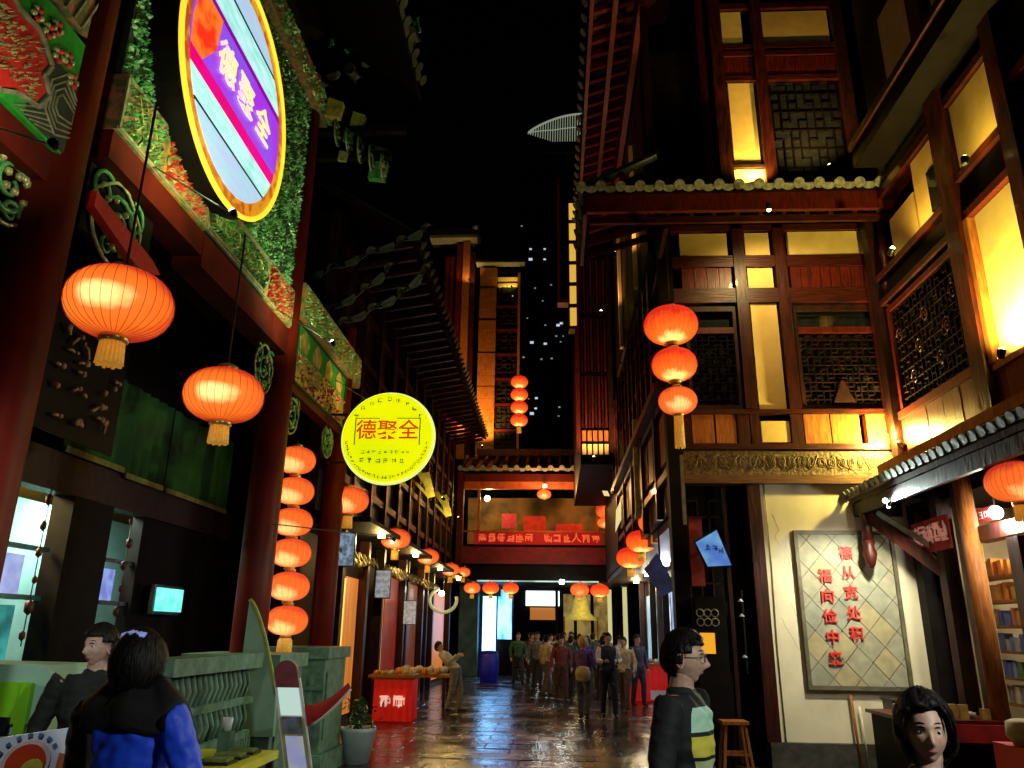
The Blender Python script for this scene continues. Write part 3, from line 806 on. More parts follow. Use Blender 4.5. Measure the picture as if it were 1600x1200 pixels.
# ------------------------------------------------------------------ corner timber house (front plane y = 11.5)
FY = 11.5
ch = thing('corner_timber_house', 'timber house facing the camera with cream panels above a white inscribed wall', 'house', (3.6, FY + 2, 0))
B('core', 1.95, 5.3, FY + .25, 13.2, 0.0, 7.9, wood_black, ch)
B('core', 1.95, 5.3, 13.2, 21.4, 3.6, 7.9, wood_black, ch)
# ground floor
B('plinth', 2.9, 5.4, FY - .06, FY + .2, 0, 0.33, stone_dark, ch)
B('white_wall', 3.05, 5.36, FY, FY + .24, 0.334, 3.83, plaster_white, ch)
B('door_jamb', 2.86, 3.046, FY - .06, FY + .2, 0.334, 3.83, wood, ch)
B('corner_post', 1.72, 1.94, FY - .12, FY + .12, 0, 8.1, wood_black, ch)
# doorway recess: side door leaf and dark interior lattice
B('door_leaf', 2.5, 2.56, FY + .02, FY + .08, 0.05, 3.8, wood_dark, ch)
lattice(ch, 1.98, 2.48, 1.2, 3.6, FY + .1, wood_dark, 3, 10, 0.022)
mb = MB(); rr = random.Random(51)
for k in range(5):
    p = Vector((rr.choice((3.2, 3.35, 5.0, 5.1)), FY - .001, rr.uniform(.6, 3.4))); pts = [p.copy()]
    for j in range(9):
        p = p + Vector((rr.uniform(-.04, .04), 0, -rr.uniform(.02, .07))); pts.append(p.copy())
    mb.tube(pts, .0018, 3)
part('hairline_crack', mb, mat('crack_grey', (.2, .17, .1), rough=.9), ch, kind='stuff')
part('wall_cable', MB().tube([(3.12, FY - .012, 3.83), (3.13, FY - .012, 2.6), (3.11, FY - .012, 1.5), (3.12, FY - .012, .34)], .008, 6), mat('cable_grey', (.3, .28, .2), rough=.6), ch)
# lintels and carved frieze
B('lintel', 1.94, 5.4, FY - .08, FY + .2, 3.834, 3.96, mat('lintel_brown', (.2, .09, .03), (.1, .04, .015), .5, 6, (.6, .6, 8), .3), ch)
B('carved_frieze', 1.94, 5.4, FY - .05, FY + .2, 3.964, 4.34, mat('carved_gold_wood', (0.2, 0.12, 0.04), (0.05, 0.035, 0.015), 0.5, 22, bump=0.8), ch)
B('lintel', 1.94, 5.4, FY - .1, FY + .2, 4.344, 4.43, wood_h, ch)
mb = MB(); x = 2.1
k = 0
while x < 5.3:
    pts = [(x + 0.06 * math.cos(a) * (1 - .75 * i / 20), FY - .055, 4.15 + rnd.uniform(-.01, .01) + 0.1 * math.sin(a) * (1 - .75 * i / 20)) for i, a in enumerate([j * PI / 5 * (1 if k % 2 else -1) + k * 1.9 for j in range(20)])]
    mb.tube(pts, 0.007, 4)
    mb.tube([(x - .06, FY - .055, 4.03 + .2 * (k % 2)), (x + .03, FY - .06, 4.1 + .08 * (k % 3)), (x + .1, FY - .055, 4.26 - .2 * (k % 2))], .006, 4); x += 0.145; k += 1
part('frieze_scroll', mb, mat('frieze_bronze', (0.28, 0.2, 0.08), (0.12, 0.09, 0.04), 0.5, 14), ch, kind='stuff')
# row of low boards z 4.44-4.9
xs = [2.0, 2.35, 2.68, 2.98]
for a, b in ((2.12, 2.45), (2.48, 2.78), (3.8, 4.18), (4.2, 4.62), (4.72, 5.22)):
    B('low_board', a, b, FY - .03, FY + .1, 4.45, 4.9, wood_gold, ch)
B('cream_panel', 3.16, 3.58, FY - .02, FY + .1, 4.47, 4.8, plaster, ch)
for a, b in ((3.0, 3.14), (3.6, 3.78), (1.97, 2.1), (2.8, 2.98)):
    B('low_rail', a, b, FY - .04, FY + .1, 4.434, 4.9, wood, ch)
B('sill', 1.94, 5.3, FY - .07, FY + .2, 4.904, 4.975, wood_h, ch)
# posts
for a, b in ((2.94, 3.12), (3.6, 3.78), (5.12, 5.3)):
    B('post', a, b, FY - .09, FY + .15, 4.98, 8.06, wood, ch)
B('post', 5.0, 5.06, FY - .13, FY - .03, 4.6, 7.3, wood_red, ch)
B('cream_panel', 3.16, 3.57, FY - .01, FY + .1, 4.98, 6.74, plaster, ch)
B('cream_panel', 3.16, 3.56, FY - .01, FY + .1, 7.02, 7.37, plaster, ch)
B('cream_panel', 3.16, 3.55, FY - .01, FY + .1, 7.6, 8.01, plaster, ch)
B('cream_panel', 2.1, 2.87, FY - .01, FY + .1, 7.6, 8.01, plaster, ch)
B('cream_panel', 3.86, 5.07, FY - .01, FY + .1, 7.58, 8.02, plaster, ch)
for z0, z1 in ((6.75, 7.0), (7.38, 7.58), (8.03, 8.14)):
    for a, b in ((1.94, 2.94), (3.12, 3.6), (3.78, 5.12)):
        B('rail', a, b, FY - .06, FY + .1, z0, z1, wood_h, ch)
for a, b, n in ((2.1, 2.9, 4), (3.84, 5.1, 8)):
    w = (b - a) / n
    for i in range(n):
        B('panel_board', a + i * w + .004, a + (i + 1) * w - .004, FY - .02 - .004 * (i % 2), FY + .08, 7.01, 7.375, wood_red, ch)
# windows with fret lattice
fret_dark = mat('fret_dark', (0.022, 0.007, 0.005), (0.006, 0.003, 0.002), 0.5, 4, spec=0.2)
for a, b in ((2.12, 2.92), (3.82, 5.08)):
    wz = part('window', MB().box(a, b, FY + .12, FY + .16, 4.98, 6.74), glass, ch)
    part('frame', MB().box(a, a + .05, FY, FY + .08, 4.98, 6.74).box(b - .05, b, FY, FY + .08, 4.98, 6.74).box(a + .05, b - .05, FY, FY + .08, 4.98, 5.06).box(a + .05, b - .05, FY, FY + .08, 6.62, 6.74), wood_dark, wz)
    part('transom', MB().box(a + .05, b - .05, FY - .01, FY + .07, 6.24, 6.34), wood_red, wz)
    lattice(wz, a + .06, b - .06, 5.08, 6.2, FY + .04, wood_black if b < 4 else fret_dark, 12 if b > 4 else 7, 16, 0.012)
    if b > 4:
        part('fan_ornament', MB().prism([(4.3, 5.1), (4.62, 5.1), (4.54, 5.3), (4.5, 5.42), (4.46, 5.46), (4.42, 5.42), (4.38, 5.3)], 'y', FY, FY + .05), wood_dark, wz)
# hanging lanterns string bracket
part('bracket_arm', MB().bar((1.75, FY - .1, 7.55), (1.72, 10.4, 7.55), .06, .08), wood_dark, ch)
# street side wall x=1.9, long board cladding with rails
for i in range(24):
    y0 = FY + .3 + i * .4
    B('side_board', 1.86 - .006 * (i % 2), 1.945, y0, y0 + .385, 3.6, 7.85, wood_red if i % 3 else wood, ch)
for z in (4.0, 5.2, 6.4, 7.3):
    B('side_rail', 1.74, 1.856, FY + .15, 21.3, z, z + .13, wood_h, ch)
for i in range(5):
    y0 = FY + 1.4 + i * 2
    B('side_post', 1.72, 1.84, y0, y0 + .14, 3.5, 7.9, wood, ch)
# main eave over the front
er = thing('front_eave', 'tiled eave with dark red fascia crossing the front of the corner house', 'roof', (3.0, 10.6, 8.2))
B('fascia', 0.55, 5.62, 10.72, 10.8, 8.0, 8.3, wood_red, er)
B('fascia', 0.6, 5.6, 10.84, 10.9, 7.86, 7.97, wood_h, er)
roof_slab(er, [(0.5, 10.72, 8.4), (5.7, 10.72, 8.4), (5.7, 13.0, 9.7), (0.9, 13.0, 9.7)], 0.1)
eave(er, (0.46, 10.62, 8.36), (5.66, 10.62, 8.36), (0, 1, 0.55), 2.5, 0.3, 0.085, me=tile_edge)
for i in range(14):
    xx = 0.75 + i * .36
    part('rafter', MB().bar((xx, 10.82, 8.02), (xx, 11.5, 8.26), 0.07, 0.09), wood_dark, er)
# street side of that eave
B('fascia', 0.5, 0.56, 10.8, 12.6, 8.0, 8.3, wood_red, er)
roof_slab(er, [(0.5, 12.7, 8.4), (0.5, 10.72, 8.4), (1.95, 11.6, 9.2), (1.95, 12.7, 9.2)], 0.1)
for i in range(4):
    yy2 = 11.0 + i * .46
    part('rafter', MB().bar((0.6, yy2, 8.08), (1.9, yy2, 8.5), 0.08, 0.1), wood_red, er)
eave(er, (0.46, 12.6, 8.36), (0.46, 10.7, 8.36), (1, 0, .5), 1.4, 0.4, 0.1, me=tile_edge)
# stacked eave side panels under the street side (seen foreshortened)
for i in range(12):
    yy2 = 12.0 + i * .8
    B('louvre_panel', 1.78, 1.84, yy2, yy2 + .62, 4.3, 5.1, wood_red, ch)
    B('louvre_post', 1.7, 1.84, yy2 + .64, yy2 + .78, 5.4, 7.9, wood, ch)
B('louvre_rail', 1.6, 1.85, 11.7, 21.3, 5.36, 5.5, wood_h, ch)
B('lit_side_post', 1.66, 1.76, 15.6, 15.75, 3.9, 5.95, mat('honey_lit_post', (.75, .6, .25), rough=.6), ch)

# upper set back storey (plane y = 13)
us = thing('upper_storey', 'set back top storey with glowing cream panels above the tiled eave', 'house', (4.3, 13.4, 9.4))
UY = 13.0
B('core', 3.1, 7.6, UY + .2, 20, 8.6, 15.2, wood_black, us)
B('cream_panel', 3.49, 3.9, UY, UY + .15, 13.15, 13.97, plaster, us)
B('cream_panel', 4.3, 5.64, UY, UY + .15, 13.12, 13.95, plaster, us)
B('cream_panel', 3.52, 4.02, UY, UY + .15, 10.28, 12.2, plaster, us)
B('cream_panel', 3.5, 4.1, UY - .01, UY + .15, 9.6, 10.2, plaster, us)
B('post', 3.22, 3.46, UY - .12, UY + .1, 9.4, 15, wood, us)
B('post', 4.06, 4.28, UY - .12, UY + .1, 9.4, 15, wood, us)
B('post', 5.68, 5.9, UY - .12, UY + .1, 9.4, 15, wood_dark, us)
B('corner_post', 3.0, 3.18, UY + .1, UY + .3, 9.4, 15, wood_red, us)
for a, b in ((3.46, 4.06), (4.28, 5.68)):
    for z0, z1 in ((12.22, 12.34), (12.82, 12.94), (13.0, 13.1), (14.0, 14.14), (14.6, 14.7)):
        B('rail', a, b, UY - .06, UY + .1, z0, z1, wood_h, us)
    n = 3 if b < 4.2 else 7
    for i in range(n):
        w = (b - a) / n
        B('panel_board', a + i * w + .004, a + (i + 1) * w - .004, UY - .02, UY + .1, 12.36, 12.8, wood_red, us)
B('sill', 3.46, 4.06, UY - .08, UY + .1, 10.21, 10.27, wood_dark, us)
w5 = part('window', MB().box(4.3, 5.66, UY + .02, UY + .1, 9.5, 12.2), glass, us)
lattice(w5, 4.34, 5.62, 9.6, 12.1, UY - .01, wood_black, 8, 12, 0.02)
lattice(us, 3.12, 7.5, 14.72, 15.1, UY - .04, wood_red, 20, 2, 0.03)

# ------------------------------------------------------------------ right timber house (plane x = 5.1)
RX = 5.1
rh = thing('right_timber_house', 'timber frame house along the right edge with glowing cream wall panels and fretwork window', 'house', (RX + .5, 9, 0))
B('core', RX + .22, RX + 3, -2, 11.2, 3.5, 14, wood_black, rh)
def PR(name, y0, y1, z0, z1, m, x0=RX, x1=RX + .2): return B(name, x0, x1, y0, y1, z0, z1, m, rh)
for k in range(5):      # skirting boards
    PR('skirting_board', 8.98 + k * .45, 8.98 + (k + 1) * .45 - .012, 4.12, 4.7, wood_red, RX - .03 - .004 * (k % 2))
for k in range(3):
    PR('skirting_board', 7.55 + k * .4, 7.55 + (k + 1) * .4 - .012, 4.12, 4.6, wood_red, RX - .03 - .004 * (k % 2))
PR('rail', 7.5, 11.25, 4.0, 4.11, wood_gold, RX - .14)
PR('rail', 8.96, 11.2, 4.71, 4.82, wood_red, RX - .07)
PR('rail', 7.58, 8.6, 4.61, 4.68, wood_gold, RX - .07)
# posts
PR('post', 8.62, 8.92, 4.12, 14, wood, RX - .14)
PR('post', 7.3, 7.54, 3.9, 14, wood, RX - .14)
PR('post', 11.1, 11.3, 3.6, 8.3, wood_dark, RX - .14)
PR('post', 5.6, 5.84, 3.9, 14, wood, RX - .14)
PR('post_trim', 8.52, 8.612, 4.69, 6.55, wood_gold, RX - .09)
# fretwork window y 9.0-10.95, z 4.85-6.35
wv = part('window', MB().box(RX + .1, RX + .16, 8.98, 10.98, 4.84, 6.42), glass, rh)
part('frame', MB().box(RX - .06, RX + .04, 8.94, 9.02, 4.84, 6.42).box(RX - .06, RX + .04, 10.92, 11.0, 4.84, 6.42).box(RX - .06, RX + .04, 9.02, 10.92, 6.34, 6.42), wood_red, wv)
lattice(wv, 9.04, 10.9, 4.86, 6.32, RX - .01, fret_dark, 17, 15, 0.013, 'x')
for k in range(7):
    part('fret_scroll', MB().tube([(RX - .03, 9.2 + k * .26 + .1 * (1 - i / 16) * math.cos(i * .8), 5.9 - .9 * (k % 3) * .4 + .13 * (1 - i / 16) * math.sin(i * .8)) for i in range(14)], .011, 5), wood, wv)
# bright lower cream panel, y 7.55-8.55
PR('cream_panel', 7.56, 8.5, 4.69, 6.55, plaster, RX - .0)
PR('rail', 7.56, 8.6, 6.56, 6.66, wood_red, RX - .08)
PR('rail', 7.56, 8.6, 7.08, 7.16, wood_h, RX - .1)
PR('dark_panel', 7.56, 8.6, 6.67, 7.07, wood_black)
PR('rail', 8.94, 11.1, 6.5, 6.58, wood_h, RX - .1)
PR('dark_panel', 8.94, 11.1, 6.59, 6.9, wood_black)
PR('rail', 8.94, 11.1, 6.91, 7.0, wood_h, RX - .1)
PR('cream_panel', 7.56, 8.6, 7.24, 8.18, plaster, RX + .0)
PR('rail', 7.56, 8.6, 7.17, 7.235, wood_red, RX - .05)
PR('rail', 7.56, 8.6, 8.19, 8.3, wood_h, RX - .07)
# small cream panel beside a dark window
PR('cream_panel', 8.94, 9.75, 7.72, 8.12, plaster)
PR('cream_panel', 9.36, 9.75, 7.1, 7.715, plaster)
PR('dark_window', 8.94, 9.34, 7.1, 7.7, glass, RX - .03)
PR('cream_panel', 9.8, 10.6, 7.1, 7.7, plaster)
PR('rail', 8.94, 11.1, 8.13, 8.26, wood_h, RX - .07)
# balcony edge above
PR('balcony_edge', 5.9, 10.4, 8.78, 8.9, wood_h, RX - .55, RX)
PR('balcony_floor', 5.9, 10.4, 8.5, 8.77, wood_black, RX - .5, RX)
PR('cream_panel', 7.56, 8.55, 9.0, 10.3, plaster)
PR('cream_panel', 8.98, 10.0, 9.4, 10.9, plaster)
PR('rail', 5.9, 7.28, 7.5, 7.62, wood_red, RX - .08)
PR('rail', 5.9, 7.28, 6.6, 6.7, wood_red, RX - .08)
PR('cream_panel', 5.9, 7.26, 4.69, 6.55, plaster)
PR('dark_panel', 5.9, 7.28, 7.66, 8.4, wood_black)
# turned pendant post where the two houses meet
part('pendant_post', MB().lathe([(.05, 6.5), (.09, 6.55), (.06, 6.7), (.11, 6.85), (.07, 7.0), (.07, 7.3), (.1, 7.4), (.06, 7.55), (.08, 8.0)], (5.18, 11.05, 0), 12), wood_red, rh)
part('pendant_post', MB().lathe([(.05, 6.3), (.1, 6.4), (.06, 6.6), (.09, 6.8), (.06, 7.0), (.06, 8.0)], (5.3, 10.7, 0), 12), wood_dark, rh)

# canopy over the shop
PR('gold_lit_ledge', 7.5, 11.2, 3.93, 4.05, wood_gold, RX - .42, RX - .145)  # added ledge; its gold colour stands in for lamplight above the canopy
cn = thing('shop_canopy', 'long tiled canopy running over the right hand shop front with wavy tile ends', 'canopy', (4.4, 8, 3.6))
roof_slab(cn, [(4.36, 3.0, 3.62), (4.36, 11.55, 3.62), (5.08, 11.55, 4.0), (5.08, 3.0, 4.0)], 0.07)
eave(cn, (4.3, 11.5, 3.66), (4.3, 3.0, 3.66), (1, 0, .5), 0.84, 0.17, 0.06, me=tile_edge)
B('fascia', 4.38, 4.44, 3.0, 11.5, 3.36, 3.54, wood_dark, cn)
for i in range(15):
    part('rafter', MB().bar((4.44, 3.6 + i * .55, 3.5), (5.1, 3.6 + i * .55, 3.8), .05, .06), wood_dark, cn)
B('end_board', 4.4, 5.06, 11.46, 11.52, 3.36, 3.6, wood_dark, cn)
part('hanging_finial', MB().tube([(4.42, 11.2, 3.36), (4.42, 11.2, 2.98)], .07, 10).lathe([(.02, 2.6), (.06, 2.66), (.1, 2.8), (.07, 2.9), (.09, 2.98)], (4.42, 11.2, 0), 12), wood, cn)
part('brace', MB().bar((4.46, 11.2, 3.34), (5.05, 10.45, 2.5), .1, .16), wood, cn)
part('brace', MB().bar((4.56, 11.1, 3.36), (5.05, 10.4, 2.72), .05, .07), mat('pale_green_brace', (.45, .55, .42), rough=.5), cn)

# shop below the canopy
sh = thing('right_shop_front', 'open shop front under the tiled canopy with brown posts and shelves of colourful goods', 'shop', (5.2, 9, 0))
B('side_wall', 5.1, 5.3, 11.2, 11.42, 0, 3.5, wood_black, sh)
B('post', 4.98, 5.16, 10.3, 10.48, 0, 3.6, wood_dark, sh)
B('post', 4.96, 5.14, 9.66, 9.86, 0, 3.7, wood, sh)
part('round_post', MB().tube([(4.94, 9.5, 0), (4.94, 9.5, 3.7)], .1, 14), wood_gold, sh)
B('post', 4.96, 5.14, 8.6, 8.82, 0, 2.75, wood, sh)
B('door_leaf', 5.0, 5.08, 8.1, 8.59, 0, 2.7, wood_red, sh)
B('back_wall', 6.3, 6.4, 4, 11.2, 0, 3.5, interior, sh)
B('end_wall', 5.3, 6.3, 11.0, 11.1, 0, 3.5, interior, sh)
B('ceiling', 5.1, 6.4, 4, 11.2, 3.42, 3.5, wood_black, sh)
B('floor', 5.1, 6.4, 4, 11.2, 0.0, 0.08, stone_dark, sh)
B('beam', 5.0, 5.2, 8.2, 9.62, 2.78, 2.95, wood, sh)
B('cream_post', 5.2, 5.3, 9.95, 10.2, 0.9, 3.2, plaster, sh)
goods = [((.75, .25, .03), 'orange_packet'), ((.1, .14, .6), 'blue_packet'), ((.35, .5, .75), 'light_blue_packet'), ((.7, .45, .1), 'amber_packet'), ((.15, .35, .1), 'green_packet'), ((.6, .6, .55), 'white_packet'), ((.55, .05, .05), 'red_packet')]
gm = [mat('goods_' + n, c, rough=.35) for c, n in goods]
for si, z in enumerate((0.95, 1.25, 1.55, 1.85, 2.15, 2.45)):
    B('shelf', 5.55, 5.85, 9.2, 10.95, z - .03, z, wood_gold, sh)
    y0 = 9.22
    while y0 < 10.85:
        w = rnd.uniform(.07, .12)
        c = [5, 6, 1, 1, 0, 0][si] if rnd.random() < .45 else rnd.choice([[3, 4, 5], [1, 2, 4], [2, 1, 5], [0, 2, 3], [0, 3, 3], [0, 3, 6]][si])
        h = rnd.uniform(.14, .22)
        tag(B('packet', 5.58 + rnd.uniform(0, .05), 5.72, y0, y0 + w * .88, z + .001, z + h, gm[c]),
            None)
        o = bpy.context.scene.collection.objects[-1]
        o.parent = sh; o.location -= sh.location
        y0 += w
# red lettered banners under the canopy
rb = thing('red_lettered_valance', 'red valance with pale writing hanging under the right canopy', 'banner', (4.95, 10.5, 3.1))
B('cloth', 4.93, 4.95, 9.95, 11.0, 2.76, 3.18, red_cloth, rb)
mb = MB(); rr = random.Random(19)
for i in range(5):
    for k in range(3): pseudo(mb, 10.1 + i * .19, 2.98 + .03 * (k - 1), .24, 4.926, rr, 'x')
part('lettering', mb, mat('pink_letter', (.85, .5, .42), rough=.5, emit=(1, .5, .4), estr=.15), rb, kind='stuff')
rb2 = thing('red_hanging_tag', 'small red tag with white marks behind the brown shop post', 'tag', (5.0, 9.2, 2.9))
B('cloth', 4.985, 5.0, 9.0, 9.36, 2.98, 3.14, red_cloth, rb2)
mb = MB(); rr = random.Random(9)
for i in range(3): pseudo(mb, 9.08 + i * .1, 3.06, .1, 4.982, rr, 'x')
part('lettering', mb, white_paint, rb2, kind='stuff')

# slate inscription board on the white wall
ib = thing('inscription_board', 'framed board of diagonal slate lozenges with two columns of red characters on the white wall', 'board', (4.16, FY, 2.1))
x0, x1, z0, z1 = 3.52, 4.82, 1.05, 3.1
B('backing', x0, x1, FY - .03, FY - .004, z0, z1, stone_dark, ib)
fr = mat('board_frame', (.16, .14, .08), (.09, .08, .05), .5)
for a, b, c, d in ((x0 - .05, x0, z0 - .05, z1 + .05), (x1, x1 + .05, z0 - .05, z1 + .05), (x0, x1, z0 - .05, z0), (x0, x1, z1, z1 + .05)):
    B('frame', a, b, FY - .075, FY - .004, c, d, fr, ib)
def clip_poly(poly, x0, x1, z0, z1):
    for ax, lim, s in ((0, x0, 1), (0, x1, -1), (1, z0, 1), (1, z1, -1)):
        out = []
        for i in range(len(poly)):
            a, b = poly[i - 1], poly[i]
            ia, ib_ = (a[ax] - lim) * s >= 0, (b[ax] - lim) * s >= 0
            if ia != ib_:
                t = (lim - a[ax]) / (b[ax] - a[ax]); out.append((a[0] + t * (b[0] - a[0]), a[1] + t * (b[1] - a[1])))
            if ib_: out.append(b)
        poly = out
        if len(poly) < 3: return []
    return poly
L = 0.37
for i in range(-2, 6):
    for j in range(-2, 13):
        cx = x0 + .12 + i * L * 1.0 + (j % 2) * L / 2; cz = z0 + .1 + j * L / 2 * 1.12
        q = L * .485
        p = clip_poly([(cx - q, cz), (cx, cz - q * 1.12), (cx + q, cz), (cx, cz + q * 1.12)], x0 + .004, x1 - .004, z0 + .004, z1 - .004)
        if len(p) >= 3:
            part('slate_lozenge', MB().prism(p, 'y', FY - .045 - rnd.uniform(0, .006), FY - .029), rnd.choice([slate, slate, slate_b, slate_b, slate_c]), ib)
redl = mat('vermilion_letter', (.72, .035, .02), (.62, .03, .02), .5, emit=(.8, .03, .02), estr=.05)
for i, c in enumerate('德从宽处积'):
    text('lettering', c, .2, (4.17 + .006 * i, FY - .07, 2.82 - i * .275), FRONT, redl, ib, .01)
for i, c in enumerate('福向俭中来'):
    text('lettering', c, .2, (3.85 + .006 * i, FY - .07, 2.5 - i * .275), FRONT, redl, ib, .01)

# ------------------------------------------------------------------ lamps on the right side
spot_fixture('wall_washer', 'dark wall lamp lighting the brightest cream panel at the right edge', (4.78, 7.95, 4.62), (5.1, 8.0, 5.7), 700, YEL, bulb_warm, angle=150)
spot_fixture('wall_washer', 'glowing lamp where the corner house meets the right house above the canopy', (5.0, 11.12, 4.38), (4.7, 11.5, 4.9), 150, YEL, bulb_warm, angle=170)
lamp_light('glow', 'POINT', (4.9, 11.1, 4.5), 380, YEL, .05)
spot_fixture('wall_washer', 'lamp at the foot of the tall glowing panel on the upper storey', (3.9, 12.72, 9.75), (3.75, 13.0, 11.5), 190, YEL, bulb_warm, angle=140)
spot_fixture('canopy_floodlight', 'cool white floodlight under the end of the tiled canopy', (4.35, 10.3, 3.4), (1.0, 6.0, 2.4), 300, COOL, bulb_cool, angle=150, size=.08)
spot_fixture('added_canopy_lamp', 'small added lamp under the canopy turned to the inscription wall', (4.3, 10.1, 3.3), (3.9, 11.5, 1.3), 290, (1, .93, .68), bulb_white, angle=110, fr=.4)  # added lamp that brightens the white wall
t = thing('hanging_bulb', 'bare round white bulb glowing under the canopy beside the right lantern', 'lamp', (4.95, 8.9, 3.04))
part('bulb', MB().ball((4.95, 8.9, 3.04), .075, 14), bulb_white, t)
part('flex', MB().tube([(4.95, 8.9, 3.1), (4.95, 8.9, 3.6)], .008, 5), rope, t)
lamp_light('light', 'POINT', (4.95, 8.9, 2.9), 60, WHT, .08, parent=t)
lamp_light('shop_light', 'AREA', (5.8, 9.4, 3.38), 60, WHT, .6, (5.8, 9.4, 0), parent=sh)
spot_fixture('eave_lamp', 'small warm lamp under the front eave of the corner house', (3.2, 10.2, 7.7), (3.6, 11.5, 5.4), 165, (1, .7, .26), bulb_warm, angle=150)
spot_fixture('balcony_lamp', 'warm lamp on the balcony edge of the right house', (4.6, 9.6, 6.7), (5.1, 9.0, 8.2), 45, (1, .62, .12), bulb_warm, angle=150)
spot_fixture('balcony_lamp', 'dim warm lamp before the upper cream panel at the right edge', (4.7, 7.8, 6.9), (5.1, 8.1, 8.2), 22, (1, .7, .12), bulb_warm, angle=140)
spot_fixture('roof_lamp', 'lamp washing the top storey panels from the tiled eave', (4.9, 12.0, 9.6), (4.6, 13.0, 13.3), 420, (1, .58, .14), bulb_warm, angle=100)
spot_fixture('unseen_downlight', 'unseen downlight close to the camera on the right side', (2.9, 0.5, 3.3), (0.45, 3.5, 1.25), 420, (.95, 1, .93), bulb_white, angle=74, size=.15)  # unseen lamp, placed and aimed to light the near people

# ------------------------------------------------------------------ left shop behind the gate (front plane x = -5.4)
ls = thing('left_shop', 'dark shop front behind the red gate with lit windows and green valances', 'shop', (-5.5, 9, 0))
LX = -5.4
def PL(name, y0, y1, z0, z1, m, xa=LX - .15, xb=LX): return B(name, xa, xb, y0, y1, z0, z1, m, ls)
PL('wall', 3, 13, 4.6, 8.0, wood_black)
PL('lintel', 3, 13, 3.08, 3.5, wood_dark, LX - .15, LX + .06)
PL('post', 8.25, 9.05, 0, 3.08, wood_black, LX - .15, LX + .1)
PL('post', 9.95, 10.1, 0, 3.08, wood_black)
PL('wall', 10.1, 12.9, 0, 3.08, wood_black)
PL('post', 6.9, 7.45, 0, 3.08, wood_black)
PL('low_wall', 7.5, 8.2, 0, 1.0, wood_black); PL('low_wall', 9.05, 9.95, 0, .8, wood_black)
B('back_wall', -7.6, -7.5, 3, 13, 0, 3.4, interior, ls)
B('teal_partition', -6.6, -6.55, 9.0, 12.5, 0, 3.2, interior_teal, ls)
B('ceiling', -7.6, -5.55, 3, 13, 3.4, 3.5, plaster, ls)
for z in (2.45, 1.95):
    B('window_rail', LX - .1, LX - .04, 7.5, 8.2, z, z + .05, mat('teal_rail', (.05, .3, .3), rough=.4), ls)
    B('window_rail', LX - .1, LX - .04, 9.05, 9.95, z, z + .05, black_plastic, ls)
B('menu_board', LX - .3, LX - .27, 7.55, 8.15, 1.98, 2.42, emat('menu_lilac', (.45, .5, .85), .9, 'n', (.3, .35, .7), 6), ls)
B('menu_board', LX - .3, LX - .27, 9.1, 9.95, 2.0, 2.4, emat('menu_blue', (.3, .4, .85), .9, 'n', (.15, .2, .6), 6), ls)
B('counter_glass', LX - .6, LX - .3, 7.5, 8.2, .9, 1.9, emat('counter_teal', (.05, .35, .33), .9, 'n', (.02, .12, .12), 4), ls)
lamp_light('light', 'AREA', (-6.3, 7.6, 3.35), 170, (1, .8, .35), .8, (-6.3, 7.6, 0), parent=ls)
lamp_light('light', 'AREA', (-6.0, 9.6, 3.3), 90, (.7, 1, .85), .6, (-6.0, 9.8, 0), parent=ls)
# green valances
for a, b, z0, z1 in ((7.9, 9.1, 3.55, 4.62), (9.15, 10.1, 3.5, 4.62), (10.2, 12.2, 3.5, 4.62)):
    mb = MB(); n = 14
    pts = []
    for i in range(n + 1):
        yy = a + (b - a) * i / n; xw = LX + .08 + .035 * math.sin(i * 1.9)
        pts.append((xw, yy))
    vs = [(p[0], p[1], z0) for p in pts] + [(p[0], p[1], z1) for p in pts] + [(p[0] - .01, p[1], z0) for p in pts] + [(p[0] - .01, p[1], z1) for p in pts]
    k = n + 1
    mb.add(vs, [(i, i + 1, k + i + 1, k + i) for i in range(n)] + [(2 * k + i + 1, 2 * k + i, 3 * k + i, 3 * k + i + 1) for i in range(n)] + [(i, 2 * k + i, 2 * k + i + 1, i + 1) for i in range(n)], True)
    part('green_valance', mb, green_cloth, ls)
    B('valance_hem', LX + .1, LX + .125, a, b, z0 - .05, z0 + .02, mat('olive_hem', (.25, .25, .06), rough=.8), ls)
# hanging fish and chili strings
mb = MB()
for yv in (7.75, 9.4):
    for i in range(6):
        mb.ball((LX + .15, yv + rnd.uniform(-.03, .03), 2.95 - i * .27), rnd.uniform(.03, .06), 6, 1.5)
    mb.tube([(LX + .15, yv, 3.1), (LX + .15, yv, 1.5)], .007, 4)
part('hanging_charm_strings', mb, mat('dark_red_charm', (.1, .01, .01), rough=.5), ls, kind='stuff')
sc = thing('cyan_screen', 'small glowing cyan screen inside the dark shop on the left', 'screen', (LX + .2, 10.6, 2.1))
B('display', LX + .16, LX + .2, 10.25, 10.95, 1.9, 2.2, emat('cyan_screen', (.25, .95, .85), 1.1, 'n', (.1, .75, .7), 8), sc)
B('casing', LX + .1, LX + .158, 10.21, 10.99, 1.86, 2.24, black_plastic, sc)
B('bracket', LX, LX + .1, 10.5, 10.7, 2.0, 2.1, black_plastic, sc)
